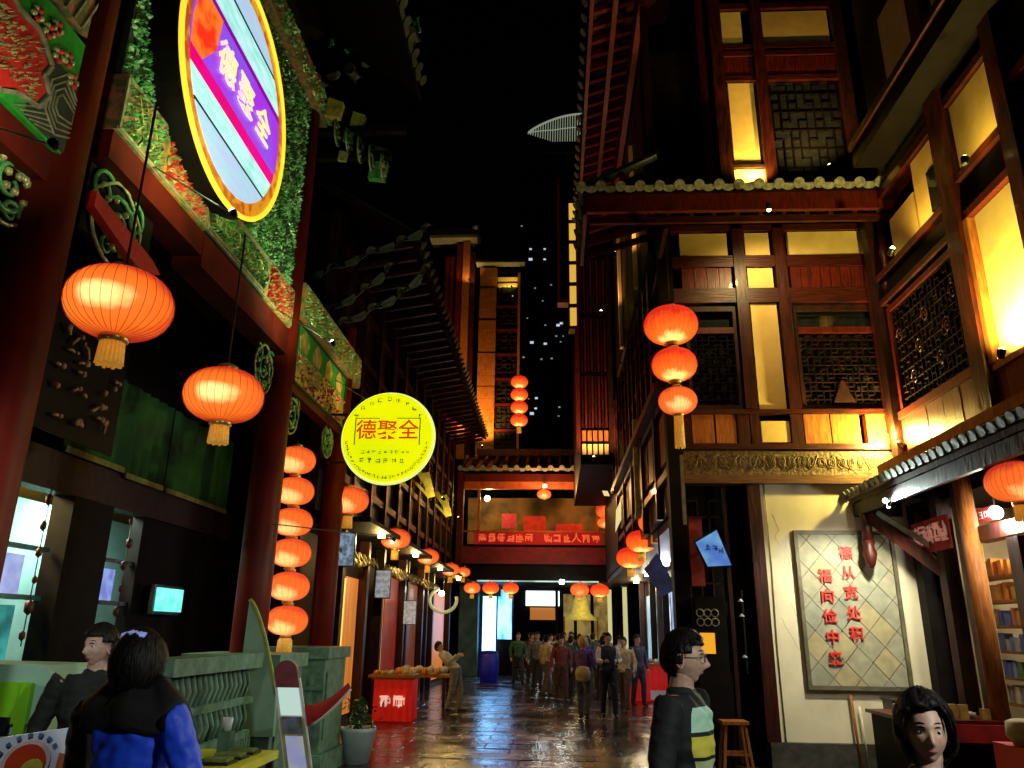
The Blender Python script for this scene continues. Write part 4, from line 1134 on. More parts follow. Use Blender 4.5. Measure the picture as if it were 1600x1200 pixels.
# curly dried flower ornament hung near the first column
dg = thing('wall_ornament', 'cluster of pale carved twigs and blossoms hanging in the dark beside the first column', 'ornament', (-4.6, 7.2, 4.2))
mb = MB(); rr = random.Random(5)
for i in range(26):
    a = rr.uniform(6.45, 7.5); b = rr.uniform(3.55, 4.5); c = rr.uniform(-.14, .14); d = rr.uniform(-.02, .12)
    mb.tube([(-4.6, a, b), (-4.58, a + c * .5, b + d * .7), (-4.6, a + c, b + d)], [.02, .016, .008], 5)
    mb.ball((-4.58, a + c, b + d), rr.uniform(.02, .04), 6)
part('twigs', mb, mat('pale_twig', (.5, .34, .2), (.3, .12, .08), .6, 15), dg, kind='stuff')
B('backing', -4.66, -4.64, 6.3, 7.7, 3.4, 4.55, wood_black, dg)
part('hanger', MB().bar((-4.65, 7.0, 4.55), (-4.65, 7.0, 8.0), .03, .03), wood_black, dg)

# ------------------------------------------------------------------ stone pedestals and balustrade at the foot of the gate
sb = thing('stone_balustrade', 'green grey carved stone balustrade with upright slats at the foot of the red columns', 'balustrade', (-2.95, 7, 0))
def BS(name, x0, x1, y0, y1, z0, z1, m=stone): return B(name, x0, x1, y0, y1, z0, z1, m, sb)
BS('top_rail', -3.12, -2.84, 6.0, 7.86, 1.34, 1.47)
BS('middle_rail', -3.02, -2.9, 6.0, 7.86, 1.02, 1.08)
BS('lower_panel', -3.06, -2.9, 6.0, 7.86, 0.1, 0.78)
BS('foot', -3.14, -2.8, 5.95, 7.9, 0, .1)
for i in range(17):
    y0 = 6.05 + i * .106
    part('slat', MB().tube([(-2.96, y0, .78), (-2.93, y0 + .01, .9), (-2.96, y0, 1.02), (-2.96, y0, 1.08), (-2.93, y0 + .01, 1.2), (-2.96, y0, 1.34)], [.024, .03, .024, .024, .03, .024], 8), stone, sb)
mb = MB()
for i in range(30):
    for j in range(4): mb.box(-2.9, -2.88, 6.03 + i * .061, 6.07 + i * .061, .2 + j * .14, .3 + j * .14)
part('carved_relief', mb, stone, sb, kind='stuff')
def pedestal(name, label, yc, w, x0=-3.6, x1=-2.75, zt=1.45):
    t = thing(name, label, 'pedestal', ((x0 + x1) / 2, yc, 0), 'stone pedestals of the gate columns')
    B('block', x0, x1, yc - w, yc + w, .25, zt - .14, stone, t)
    B('cap', x0 - .05, x1 + .05, yc - w - .05, yc + w + .05, zt - .136, zt, stone, t)
    B('base', x0 - .06, x1 + .06, yc - w - .06, yc + w + .06, 0, .246, stone, t)
    B('inset_panel', x0 + .1, x1 - .1, yc - w - .02, yc - w, .4, zt - .3, stone, t)
    B('inset_panel', x1, x1 + .02, yc - w + .1, yc + w - .1, .4, zt - .3, stone, t)
    for i in range(6):
        xx = x0 + .16 + i * (x1 - x0 - .3) / 5
        B('upright', xx - .02, xx + .02, yc - w - .036, yc - w - .021, .45, zt - .35, stone, t)
    B('cross_band', x0 + .02, x1 + .015, yc - w - .045, yc - w - .0, zt - .5, zt - .46, stone, t)
    return t
pedestal('stone_pedestal', 'broad pale stone pedestal under the second red column', 8.5, .42, -3.7, -2.78)
p3 = pedestal('stone_pedestal', 'stone pedestal under the third column, behind the tilted poster board', 10.6, .5, -3.6, -2.86, 1.48)
bt = thing('curved_buttress', 'pale green curved stone buttress sweeping down beside the second red column', 'buttress', (-2.7, 8.6, 0))
pts = []
for i in range(13):
    t_ = i / 12; pts.append((-3.1 + .37 * t_ ** 1.0, 2.15 - 1.15 * t_ ** .45 if False else 1.98 - .55 * (1 - math.cos(t_ * PI / 2)) - .35 * t_))
part('body', MB().prism(pts + [(-2.72, .7), (-3.12, .7)], 'y', 8.0, 8.07), mat('mint_stone', (.3, .5, .38), (.2, .36, .27), .55, 4, bump=.2), bt)
part('edge', MB().tube([(a + .01, 7.99, b) for a, b in pts], .02, 8), mat('yellow_green_edge', (.3, .32, .04), (.2, .22, .03), .5), bt)

# ------------------------------------------------------------------ second building on the left (plane x = -3.95, y 12.6 .. 29.5), long dark eave
lb = thing('left_row_house', 'dark row house with long sloping eave running down the left side towards the far gate', 'house', (-4.5, 21, 0))
QX = -3.95
B('upper_wall', QX - .2, QX, 12.6, 29.6, 3.6, 9.2, wood_dark, lb)
B('gable_wall', -7, QX - .21, 12.6, 12.8, 0, 9.2, wood_black, lb)
B('core', -7, QX - .6, 12.81, 29.6, 0, 9.0, wood_black, lb)
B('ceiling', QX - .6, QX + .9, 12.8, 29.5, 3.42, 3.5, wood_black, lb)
roof_slab(lb, [(-2.64, 29.5, 9.0), (-2.64, 13.2, 9.0), (-6.5, 13.2, 11.4), (-6.5, 29.5, 11.4)], .1)
eave(lb, (-2.6, 13.3, 9.02), (-2.6, 29.4, 9.02), (-1, 0, .62), 2.2, .4, .09, me=tile_edge, drip=False)
for i in range(30):
    yy2 = 13.4 + i * .55
    part('rafter', MB().bar((-2.75, yy2, 8.9), (-3.95, yy2, 8.7), .08, .1), wood, lb)
for z in (6.9, 7.9, 5.2, 4.3):
    B('rail', QX, QX + .1, 12.7, 29.5, z, z + .16, wood_h, lb)
for i in range(12):
    yy2 = 13.0 + i * 1.45
    B('post', QX + .001, QX + .14, yy2, yy2 + .16, 3.5, 8.7, wood, lb)
    lattice(lb, yy2 + .25, yy2 + 1.3, 5.5, 6.8, QX + .03, wood_red, 5, 7, .03, 'x')
# stepped scalloped eaves on the end facing the camera
for (pts, ln) in (([(-4.6, 12.5, 7.75), (-4.0, 12.5, 7.95), (-3.3, 12.5, 8.28), (-2.75, 12.5, 8.5), (-2.3, 12.5, 8.75)], 1),
                  ([(-4.4, 12.3, 6.85), (-3.9, 12.3, 7.05), (-3.3, 12.3, 7.45), (-2.9, 12.3, 7.85)], 2),
                  ([(-3.6, 12.15, 6.75), (-3.1, 12.15, 7.0), (-2.6, 12.15, 7.3), (-2.2, 12.15, 7.75)], 3)):
    for i in range(len(pts) - 1):
        eave(lb, pts[i], pts[i + 1], (0, 1, .5), .5, .42, .11, me=tile, ends=False)
    mb = MB(); path = []
    for i in range(len(pts) - 1):
        a, b = Vector(pts[i]), Vector(pts[i + 1])
        for j in range(9):
            q = a.lerp(b, j / 8); path.append(q + Vector((0, -.03, -.1 * abs(math.sin(j * PI / 8 + .01)))))
    mb.tube(path, .009, 5)
    part('scalloped_edge', mb, mat('dim_tile_edge', (.12, .15, .12), (.05, .06, .05), .5, 12), lb)
# ground floor fronts: lit door bays and pillars
gold_door = emat('lit_gold_panel', (1.0, .55, .06), 1.5, 'n', (.75, .3, .03), 1.5, (1, 3, .6), .3, .6)
gold_door2 = emat('lit_amber_panel', (.6, .2, .02), .9, 'n', (.35, .09, .015), 2.0, (1, 6, .6), .3, .6)
B('lit_panel', QX + .02, QX + .05, 14.1, 14.75, .2, 2.62, gold_door, lb)
B('lit_panel', QX + .02, QX + .05, 14.76, 15.7, .2, 2.66, gold_door2, lb)
B('lit_panel', QX + .02, QX + .05, 17.6, 18.2, .2, 2.85, gold_door, lb)
B('red_panel', QX + .02, QX + .06, 18.25, 19.8, .2, 2.9, emat('lit_red_panel', (.3, .015, .01), .5, 'n', (.14, .01, .008), 4), lb)
B('red_panel', QX + .02, QX + .06, 20.6, 22.6, .2, 2.9, emat('lit_brown_panel', (.22, .05, .02), .5, 'n', (.12, .02, .01), 6), lb)
B('amber_panel', QX + .02, QX + .06, 25.2, 28.4, .2, 2.9, gold_door2, lb)
for i, yy2 in enumerate((12.9, 13.9, 15.8, 17.3, 19.95, 20.35, 22.8, 23.6, 24.8, 28.8)):
    B('post', QX, QX + .2, yy2, yy2 + .18, 0, 3.42, wood_dark if i % 2 else wood, lb)
for a, b in ((12.9, 16.0), (17.2, 20.1), (20.4, 24.9)):
    mbx = MB()
    for i in range(9):
        yy2 = a + (b - a) * i / 8
        mbx.ball((QX + .25, yy2, 2.95 + .06 * math.sin(i)), .07, 6)
        mbx.tube([(QX + .25, yy2, 3.1), (QX + .32, yy2 + .15, 2.9), (QX + .25, yy2 + .3, 3.1)], .02, 4)
    part('fascia_carving', mbx, grey_gold, lb, kind='stuff')
# yellow lit struts under the upper floor
for i, yy2 in enumerate((21.6, 25.4)):
    st = part('eave_strut', MB().bar((QX + .05, yy2, 6.1), (QX + .5, yy2, 5.5), .07, .16).bar((QX + .3, yy2, 6.0), (QX + .5, yy2, 5.3), .08, .22).bar((QX + .05, yy2, 5.7), (QX + .45, yy2, 5.3), .07, .08), mat('gilded_strut', (.6, .5, .12), rough=.5, emit=(1, .75, .1), estr=.03), lb)
    spot_fixture('strut_lamp', ('yellow lamp on the nearer' if i == 0 else 'yellow lamp on the farther') + ' gilded strut of the left row house', (QX + .9, yy2 - .5, 5.2), (QX + .3, yy2, 5.8), 40, YEL, bulb_warm, 'lamps on the left row house struts', 140)
# shop downlights along the left row
for i, (yy2, p, c) in enumerate(((14.6, 75, (1, .7, .2)), (18.4, 75, (1, .6, .2)), (22.5, 40, WARM), (27, 60, WARM))):
    lamp_light('shop_light', 'POINT', (QX + .7, yy2, 3.3), p, c, .08, parent=lb)
    part('downlight', MB().tube([(QX + .7, yy2, 3.36), (QX + .7, yy2, 3.42)], .07, 10), bulb_warm, lb)
# small shop signs
for i, (yy2, z, c, lab) in enumerate(((13.4, 3.1, (.35, .5, .7), 'narrow pale blue shop sign above the first left doorway'), (16.6, 2.7, (.4, .45, .6), 'narrow pale vertical sign between the gold lit doorways'),
                                 (19.95, 2.2, (.5, .55, .6), 'slim white vertical sign next to the dark red panel'))):
    t = thing('hanging_sign', lab, 'sign', (QX + .4, yy2, z)); B('face', QX + .2, QX + .5, yy2 - .03, yy2, z - .35, z + .2, emat('sign_face_%d' % i, c, .6, 'n', tuple(v * .3 for v in c), 14), t)
    B('frame', QX + .18, QX + .52, yy2 + .001, yy2 + .03, z - .37, z + .22, black_plastic, t)
wl = thing('round_mirror_sign', 'pale ring shaped shop ornament with a white lamp near the far left lanterns', 'ornament', (-3.3, 24.5, 2.85))
part('ring', MB().tube([(-3.4 + .42 * math.cos(a), 24.5, 2.6 + .36 * math.sin(a)) for a in [i * PI / 10 for i in range(6, 22)]], .05, 8), mat('pale_ring', (.6, .58, .35), rough=.5, emit=(.8, .75, .35), estr=.3), wl)
part('bulb', MB().ball((-3.45, 24.45, 2.8), .09, 8), bulb_white, wl)
part('hanger', MB().bar((-3.4, 24.5, 2.9), (-3.4, 24.5, 3.45), .02, .02), metal_dark, wl)

# ------------------------------------------------------------------ covered bridge building across the street at y = 30
bg = thing('bridge_gatehouse', 'red timber gatehouse bridging the street with a tiled roof and a lit balcony', 'building', (-.7, 31, 3.5))
GY = 30.0
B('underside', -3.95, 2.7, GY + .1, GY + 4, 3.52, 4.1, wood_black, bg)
B('front_beam', -3.95, 2.7, GY - .05, GY + .1, 3.55, 4.15, wood_black, bg)
B('light_strip', -2.9, 1.7, GY - .08, GY - .051, 3.5, 3.55, emat('strip_cyan', (.5, .8, .75), .8, 'n', (.1, .25, .25), 1.2, (1, 1, 1), .4, .6), bg)
B('lower_band', -3.6, 2.3, GY - .1, GY + .1, 4.16, 4.8, mat('dark_red_band', (.2, .012, .02), (.12, .01, .012), .5, 5), bg)
B('balcony_floor', -3.6, 2.3, GY, GY + 2.5, 4.8, 4.9, wood_dark, bg)
B('back_wall', -3.6, 2.3, GY + 2.5, GY + 2.6, 4.9, 7.1, mat('ochre_wall', (.22, .1, .03), (.04, .015, .01), .7, 1.3), bg)
B('side_post', -3.75, -3.5, GY - .12, GY + .15, 3.5, 7.7, wood_red, bg)
B('side_post', 2.05, 2.3, GY - .12, GY + .15, 3.5, 7.7, wood_red, bg)
B('post', -2.95, -2.85, GY - .08, GY + .05, 5.42, 7.02, wood_gold, bg)
B('post', 1.66, 1.76, GY - .08, GY + .05, 5.42, 7.02, wood_gold, bg)
B('fascia_beam', -3.49, 2.04, GY - .1, GY + .1, 7.03, 7.32, mat('orange_beam', (.5, .12, .03), (.3, .06, .015), .45, 4), bg)
B('fascia_beam', -3.49, 2.04, GY - .14, GY + .1, 7.33, 7.62, wood_red, bg)
B('railing_rail', -3.49, 2.04, GY - .05, GY + .02, 5.36, 5.42, wood_gold, bg)
B('hanging_plaque', -1.2, -.3, GY + 1.5, GY + 1.56, 5.5, 6.2, red_cloth, bg)
B('hanging_plaque', -2.1, -1.5, GY + 1.5, GY + 1.56, 5.7, 6.3, mat('magenta_cloth', (.5, .02, .08), rough=.7), bg)
B('hanging_plaque', .1, 1.2, GY + 1.5, GY + 1.56, 5.4, 5.9, red_cloth, bg)
lamp_light('balcony_light', 'POINT', (-2.6, GY + .8, 6.8), 110, (1, .8, .2), .1, parent=bg)
part('balcony_bulb', MB().ball((-2.62, GY + .5, 6.75), .12, 8), bulb_warm, bg)
lamp_light('balcony_light', 'POINT', (1.4, GY + 1.0, 6.6), 50, (1, .6, .1), .1, parent=bg)
lamp_light('balcony_light', 'POINT', (-.3, GY - 1.5, 6.7), 300, (1, .45, .15), .1, parent=bg)
part('front_lamp', MB().tube([(-.3, GY - 1.5, 6.85), (-.3, GY - 1.5, 6.95)], .07, 10), bulb_warm, bg)
part('front_lamp_arm', MB().bar((-.3, GY - 1.5, 6.96), (-.3, GY, 7.1), .04, .04), metal_dark, bg)
roof_slab(bg, [(-3.7, GY - .6, 7.75), (2.4, GY - .6, 7.75), (2.4, GY + 1.8, 8.7), (-3.7, GY + 1.8, 8.7)], .1)
eave(bg, (-3.6, GY - .64, 7.72), (2.1, GY - .64, 7.72), (0, 1, .42), 2.4, .42, .11, me=tile_edge)
B('ridge', -3.2, 2.1, GY + 1.7, GY + 1.95, 8.75, 9.05, mat('ridge_pale', (.5, .5, .46), rough=.5), bg)
B('ridge_band', -3.2, 2.1, GY + 1.68, GY + 1.699, 8.5, 8.75, wood_red, bg)
bn = thing('red_slogan_banner', 'long glowing red banner with pale writing under the gatehouse balcony', 'banner', (-.6, GY - .15, 5.1))
B('cloth', -3.05, 1.85, GY - .17, GY - .14, 4.88, 5.36, emat('banner_red', (.4, .008, .006), .5, 'n', (.2, .006, .006), 1.5), bn)
mb = MB(); rr = random.Random(21)
sal = emat('banner_letter', (.9, .14, .05), .6)
for i in range(6):
    for k in range(2): pseudo(mb, -2.72 + i * .36, 5.12, .36, GY - .172, rr)
for i in range(6):
    if i == 3: continue
    for k in range(2): pseudo(mb, -.2 + i * .36, 5.12, .36, GY - .172, rr)
part('lettering', mb, sal, bn)
text('lettering', '人', .4, (-.2 + 3 * .36, GY - .175, 5.12), FRONT, sal, bn)
# lanterns on the gatehouse
gl = 'lanterns hanging on and under the far gatehouse'
for i, (px, pz, s, m_, lab) in enumerate(((-3.05, 3.25, .62, silk_pale, 'leftmost of the row of small lanterns under the gatehouse'), (-2.35, 3.25, .62, silk_low, 'second from left of the lanterns under the gatehouse'), (-1.6, 3.25, .6, silk_low, 'third from left of the lanterns under the gatehouse, before the blue light'),
                                 (.98, 3.22, .7, silk_pale, 'lantern under the gatehouse right of the white lit sign'), (1.72, 3.2, .7, silk_low, 'rightmost lantern hanging under the gatehouse'))):
    o = make_lantern('lantern', lab, s, s * .66, m_, gl, .14, .05, ribs=12); o.location = (px, GY - .3, pz)
for i, (px, pz, s, lab) in enumerate(((1.88, 7.0, .8, 'upper lantern at the right end of the gatehouse fascia'), (2.05, 6.15, .85, 'middle lantern at the right end of the gatehouse balcony'), (1.98, 5.7, .6, 'lowest lantern at the right end of the gatehouse balcony'), (-.35, 6.78, .55, 'lantern in the middle of the gatehouse balcony opening'))):
    o = make_lantern('lantern', lab, s, s * .66, silk_pale, gl, .0, .25, ribs=12); o.location = (px, GY - .35, pz)
# string of red lanterns above the gatehouse roof
for i in range(4):
    o = make_lantern('lantern', ('top', 'second', 'third', 'lowest')[i] + ' lantern of the red string hanging above the gatehouse roof', .72, .5, silk_low, 'red lantern string above the gatehouse roof', .25 if i == 3 else 0, .12 if i else 8.0, ribs=12)
    o.location = (-1.38, 30.4, 11.6 - i * .55)

# ------------------------------------------------------------------ tall timber blocks behind the gatehouse, left side
tb = thing('tall_timber_block', 'tall timber tower block with amber lit boards left of the street gap', 'building', (-4, 34, 0))
B('core', -9, -3.6, 34.1, 40, 0, 19.6, wood_black, tb)
B('lit_board', -4.6, -4.3, 33.3, 33.5, 9, 19.6, wood_red, tb)
B('lit_board', -4.29, -3.95, 33.2, 33.5, 9, 19.7, wood_gold, tb)
B('lit_board', -3.94, -3.7, 33.35, 33.5, 9, 19.2, wood, tb)
for i in range(5): B('cladding_board', -5.2 + i * .11, -5.1 + i * .11, 33.42, 33.5, 9, 19.0, wood_red if i % 2 else wood, tb)
B('roof_edge', -5.9, -3.6, 32.9, 33.6, 19.75, 19.9, tile_edge, tb)
B('roof', -5.9, -3.5, 33.0, 36, 19.91, 20.3, tile, tb)
part('ridge_finial', MB().ball((-3.7, 33, 20.35), .18, 8), tile_edge, tb)
t2 = thing('amber_tower', 'narrow amber lit tower with tall boarded pier and latticed windows above the gatehouse', 'building', (-2.4, 33, 0))
B('core', -3.4, -1.5, 33.2, 36, 8.7, 18.2, wood_black, t2)
for i in range(17):
    z0 = 9.0 + i * .54
    B('pier_board', -3.42 + .004 * (i % 2), -2.62, 33.0 - .01 * (i % 3), 33.2, z0, z0 + .525, wood_gold, t2)
B('corner_post', -1.62, -1.5, 33.0, 33.2, 9, 17.9, wood_gold, t2)
for i in range(7):
    z0 = 9.1 + i * 1.2
    w_ = B('window', -2.58, -1.66, 33.15, 33.199, z0, z0 + 1.05, glass, t2)
    B('rail', -2.6, -1.63, 33.05, 33.2, z0 + 1.06, z0 + 1.16, wood_red, t2)
    lattice(t2, -2.55, -1.7, z0 + .05, z0 + 1.0, 33.1, wood_dark, 4, 5, .03)
B('lit_top', -2.58, -1.64, 33.08, 33.14, 17.2, 17.7, plaster, t2)
B('roof_edge', -3.6, -1.3, 32.7, 33.2, 18.3, 18.42, tile_edge, t2)
roof_slab(t2, [(-3.7, 32.7, 18.5), (-1.2, 32.7, 18.4), (-1.2, 36, 19.6), (-3.7, 36, 19.8)], .1)
spot_fixture('tower_uplight', 'floodlight at the foot of the amber tower pier', (-3.0, 31.8, 9.2), (-3.0, 33.1, 13), 1000, (1, .55, .12), bulb_warm, 'floodlights of the amber tower', 110)
spot_fixture('tower_uplight', 'floodlight at the foot of the timber tower block', (-4.3, 31.9, 9.3), (-4.2, 33.4, 14), 900, (1, .5, .15), bulb_warm, 'floodlights of the amber tower', 100)
spot_fixture('tower_toplight', 'small lamp at the top of the amber tower', (-1.9, 32.6, 17.0), (-2.1, 33.1, 17.5), 25, YEL, bulb_warm, None, 120)
spot_fixture('tower_toplight', 'small lamp near the top of the timber tower block', (-3.9, 32.6, 17.4), (-4.0, 33.3, 18.6), 50, (1, .6, .2), bulb_warm, None, 120)

# ------------------------------------------------------------------ shuttered tower on the right above the street
st = thing('shuttered_tower', 'tall dark red tower with slatted shutters standing over the street right of the gap', 'building', (1.6, 22, 0))
SY = 21.6
B('core', .8, 5, SY + .2, 29.4, 6.3, 12.6, wood_black, st)
B('corner_post', .68, .8, SY - .05, SY + .2, 6.6, 12.9, wood_red, st)
B('post', 1.62, 1.76, SY - .05, SY + .2, 6.6, 12.9, wood_dark, st)
for z0, z1 in ((10.9, 12.7), (9.05, 10.75), (7.35, 8.9)):
    B('shutter_rail', .8, 1.62, SY, SY + .15, z1 + .01, z1 + .12, wood_black, st)
    for i in range(8):
        B('shutter_slat', .84 + i * .098, .84 + i * .098 + .055, SY - .02, SY + .06, z0, z1, wood_red if i % 2 else wood, st)
for z0, z1 in ((6.95, 7.25), (6.55, 6.85)):
    for i in range(5): B('cream_slat', .84 + i * .16, .95 + i * .16, SY - .02, SY + .05, z0, z1, plaster if z0 < 6.7 else wood_gold, st)
# projecting bay with small lit panes
by = thing('projecting_bay', 'narrow projecting bay with four small yellow lit panes beside the shuttered tower', 'bay', (.4, 22, 12.4))
B('frame', .16, .24, SY, SY + .4, 11.4, 15.6, wood_red, by)
B('base', .16, .68, SY, SY + .4, 11.28, 11.399, wood_red, by)
B('back', .241, .5, SY + .3, SY + .4, 11.4, 15.6, wood_black, by)
B('pane_frame', .5, .76, SY - .04, SY + .4, 10.4, 15.4, wood_dark, by)
for i in range(6): B('pane', .53, .73, SY - .06, SY - .041, 10.5 + i * .72, 10.5 + i * .72 + .58, emat('pane_yellow', (.85, .5, .06), .8), by)
# tall street side wing with long eave, rising above the corner house
wg = thing('high_roof_wing', 'high narrow wing with red rafters under a long tiled eave above the street', 'building', (1.4, 16, 8.6))
B('core', 1.9, 3.0, 13.2, 21.4, 8.4, 13.2, wood_black, wg)
roof_slab(wg, [(.74, 21, 13.75), (.74, 11.9, 13.75), (2.6, 11.9, 15.0), (2.6, 21, 15.0)], .1)
eave(wg, (.7, 21, 13.74), (.7, 12.0, 13.74), (1, 0, .65), 2.0, .4, .1, me=tile_edge, drip=False)
for i in range(22):
    yy2 = 12.1 + i * .41
    part('rafter', MB().bar((.8, yy2, 13.6), (1.7, yy2, 13.9), .1, .12), wood_red, wg)
B('purlin', 1.22, 1.32, 12, 21, 13.5, 13.62, wood_red, wg)
B('soffit_edge', 1.68, 1.8, 11.95, 21, 13.2, 13.9, wood_red, wg)
B('edge_board', .76, .84, 12, 21, 13.45, 13.62, wood_red, wg)
B('end_post', 1.7, 1.84, 11.96, 12.1, 8.6, 13.2, wood_dark, wg)
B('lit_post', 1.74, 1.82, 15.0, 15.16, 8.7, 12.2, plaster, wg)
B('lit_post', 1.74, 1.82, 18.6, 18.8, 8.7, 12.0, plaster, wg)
for i in range(6): B('wall_board', 1.84, 1.899, 13.4 + i * 1.3, 14.6 + i * 1.3, 8.7, 13.1, wood_dark, wg)
spot_fixture('wing_lamp', 'lamp at the foot of the high roof wing above the corner eave', (1.3, 14.6, 9.3), (1.6, 15.4, 12.5), 90, (1, .5, .2), bulb_warm, None, 130)
spot_fixture('wing_lamp', 'second lamp further along the high roof wing', (1.25, 18.4, 9.6), (1.6, 18.7, 12.5), 80, (1, .5, .2), bulb_warm, None, 130)
spot_fixture('shutter_lamp', 'lamp lighting the slatted shutters from below', (1.1, 20.4, 6.2), (1.15, 21.6, 10), 420, (1, .55, .25), bulb_warm, None, 130)

# ------------------------------------------------------------------ street beyond the gatehouse and the far right shops
fr_ = thing('right_row_shops', 'row of lit shops down the right side of the street beyond the corner house', 'building', (3.4, 24, 0))
KX = 3.2
B('upper', KX - 1.25, KX + 1, 13, 29.4, 3.6, 6.2, wood_black, fr_)
B('core', KX + .16, KX + 1.5, 13.3, 29.5, 0, 3.6, wood_dark, fr_)
B('soffit', KX - 1.2, KX + .8, 13, 29.4, 3.45, 3.599, wood_dark, fr_)
cols = [(21.8, 22.7, 'shop_blue', (.35, .5, .9)), (23.2, 24.0, 'shop_white', (.8, .85, .8)), (24.4, 25.6, 'shop_gold', (.75, .6, .12)), (26.2, 28.6, 'shop_cyan', (.3, .5, .65)), (19.6, 21.0, 'shop_lilac', (.55, .6, .9)), (16.5, 18.2, 'shop_dim', (.15, .2, .35))]
for a, b, n, c in cols:
    B('lit_shop_panel', KX + .1, KX + .15, a, b, .4, 2.95, emat(n, c, 1.3, 'n', tuple(v * .2 for v in c), 2.2, (1, 3, 1), .35, .6), fr_)
for i, yy2 in enumerate((22.9, 24.15, 25.8, 29.0)):
    B('post', KX - .1, KX + .08, yy2, yy2 + .16, 0, 3.45, wood if i % 2 else wood_black, fr_)
for i, (yy2, c) in enumerate(((17, (.8, .85, 1)), (20.5, (.85, .9, 1)), (24.5, (1, .9, .6)), (28, (1, .75, .35)))):
    lamp_light('shop_light', 'POINT', (KX - .3, yy2, 3.2), 55, c, .1, parent=fr_)
    part('downlight', MB().tube([(KX - .3, yy2, 3.38), (KX - .3, yy2, 3.45)], .09, 10), bulb_white, fr_)
for i, (px, py_, pz, lab) in enumerate(((2.06, 15.9, 3.86, 'highest and nearest of the three lanterns at the right row shops'), (1.9, 17.0, 3.6, 'middle of the three overlapping lanterns at the right row shops'), (1.78, 18.2, 3.36, 'lowest and farthest of the three lanterns at the right row shops'))):
    o = make_lantern('lantern', lab, .66, .46, silk_pale if i == 0 else silk_low, 'three overlapping lanterns at the right row shops', .16, .15, ribs=16); o.location = (px, py_, pz)
# gilded leaf ornaments, the light on them put in as emission
go = thing('gilded_leaf_ornament', 'bright gilded leaf shaped ornament hanging above the right row lanterns', 'ornament', (1.95, 20, 5))
mb = MB()
for (a, b, c, d, w) in ((1.62, 4.2, 1.9, 5.3, .22), (1.5, 5.15, 1.3, 5.3, .16), (1.95, 5.1, 2.25, 5.4, .12)):
    v = Vector((c - a, 0, d - b)); n_ = Vector((-v.z, 0, v.x)).normalized() * w * .5; p = Vector((a, 20.4, b)); q = Vector((c, 20.4, d)); m_ = (p + q) / 2
    mb.add([p, m_ + n_, q, m_ - n_, m_ + Vector((0, -.08, 0)), m_ + Vector((0, .04, 0))], [(0, 1, 4), (1, 2, 4), (2, 3, 4), (3, 0, 4), (1, 0, 5), (2, 1, 5), (3, 2, 5), (0, 3, 5)])
part('leaf', mb, mat('glowing_gilt', (.9, .8, .35), rough=.4, emit=(1, .85, .35), estr=.8), go)
B('hanger', 1.6, 1.64, 20.38, 20.42, 5.2, 6.2, metal_dark, go)
rf = thing('red_flag', 'red pennant hanging above the right row lanterns', 'flag', (2.3, 15.5, 4.6))
part('cloth', MB().prism([(1.95, 4.0), (2.5, 4.25), (2.45, 4.95), (2.2, 4.6)], 'y', 15.5, 15.53), emat('flag_red', (.5, .01, .01), .5, 'n', (.25, .01, .01), 3), rf)
B('pole', 2.47, 2.5, 15.49, 15.54, 3.6, 5.1, metal_dark, rf)

# things in the dark doorway of the corner house
bs = thing('tilted_blue_screen', 'tilted glowing pale blue screen hanging in the dark doorway of the corner house', 'screen', (2.2, 11.1, 2.75))
part('display', MB().prism([(2.0, 2.93), (2.3, 3.1), (2.47, 2.62), (2.15, 2.6)], 'y', 11.08, 11.1), emat('screen_blue', (.08, .2, .6), .8, 'n', (.25, .6, .8), 2.5, (1, 1, 1), .35, .6), bs)
part('casing', MB().prism([(1.98, 2.95), (2.31, 3.13), (2.5, 2.6), (2.13, 2.57)], 'y', 11.101, 11.16), black_plastic, bs)
part('bracket', MB().bar((2.3, 11.16, 2.9), (2.3, 11.5, 3.0), .04, .04), metal_dark, bs)
mb = MB(); rr = random.Random(31)
for i in range(3): pseudo(mb, 2.16 + i * .09, 2.86 - .02 * i, .1, 11.078, rr)
part('written_marks', mb, mat('dark_blue_mark', (.03, .05, .2), rough=.5), bs, kind='stuff')
b2 = thing('dim_violet_screen', 'dim violet tilted board beside the right row lanterns', 'screen', (1.9, 15, 2.7))
part('display', MB().prism([(1.7, 2.85), (1.95, 3.15), (2.3, 2.5), (2.0, 2.35)], 'y', 14.9, 14.93), emat('screen_violet', (.05, .05, .12), .4, 'n', (.03, .03, .06), 4), b2)
part('bracket', MB().bar((2.0, 14.93, 2.9), (2.0, 14.95, 3.6), .03, .03), metal_dark, b2)
rs = thing('red_hanging_scroll', 'pair of dim red hanging scrolls behind the corner post', 'banner', (1.95, 12.3, 2.8))
B('cloth', 1.965, 2.15, 11.36, 11.385, 2.35, 3.3, mat('scroll_red', (.4, .03, .015), (.2, .01, .01), .7), rs)
B('rod', 1.95, 2.17, 11.35, 11.39, 3.3, 3.33, wood_dark, rs)
lt = thing('lattice_cabinet', 'small cabinet with round lattice pattern and an orange lit pane behind the man', 'cabinet', (2.05, 11.2, 1.4))
B('body', 1.96, 2.36, 11.2, 11.45, 0, 2.2, wood_black, lt)
B('orange_pane', 2.0, 2.2, 11.18, 11.199, 1.45, 1.72, emat('pane_orange', (.9, .4, .02), .8), lt)
mb = MB()
for i in range(3):
    for j in range(2):
        cx, cz = 2.02 + i * .1, 1.86 + j * .12
        mb.tube([(cx + .05 * math.cos(a), 11.19, cz + .05 * math.sin(a)) for a in [k * PI / 6 for k in range(13)]], .008, 4)
part('ring_lattice', mb, grey_gold, lt)

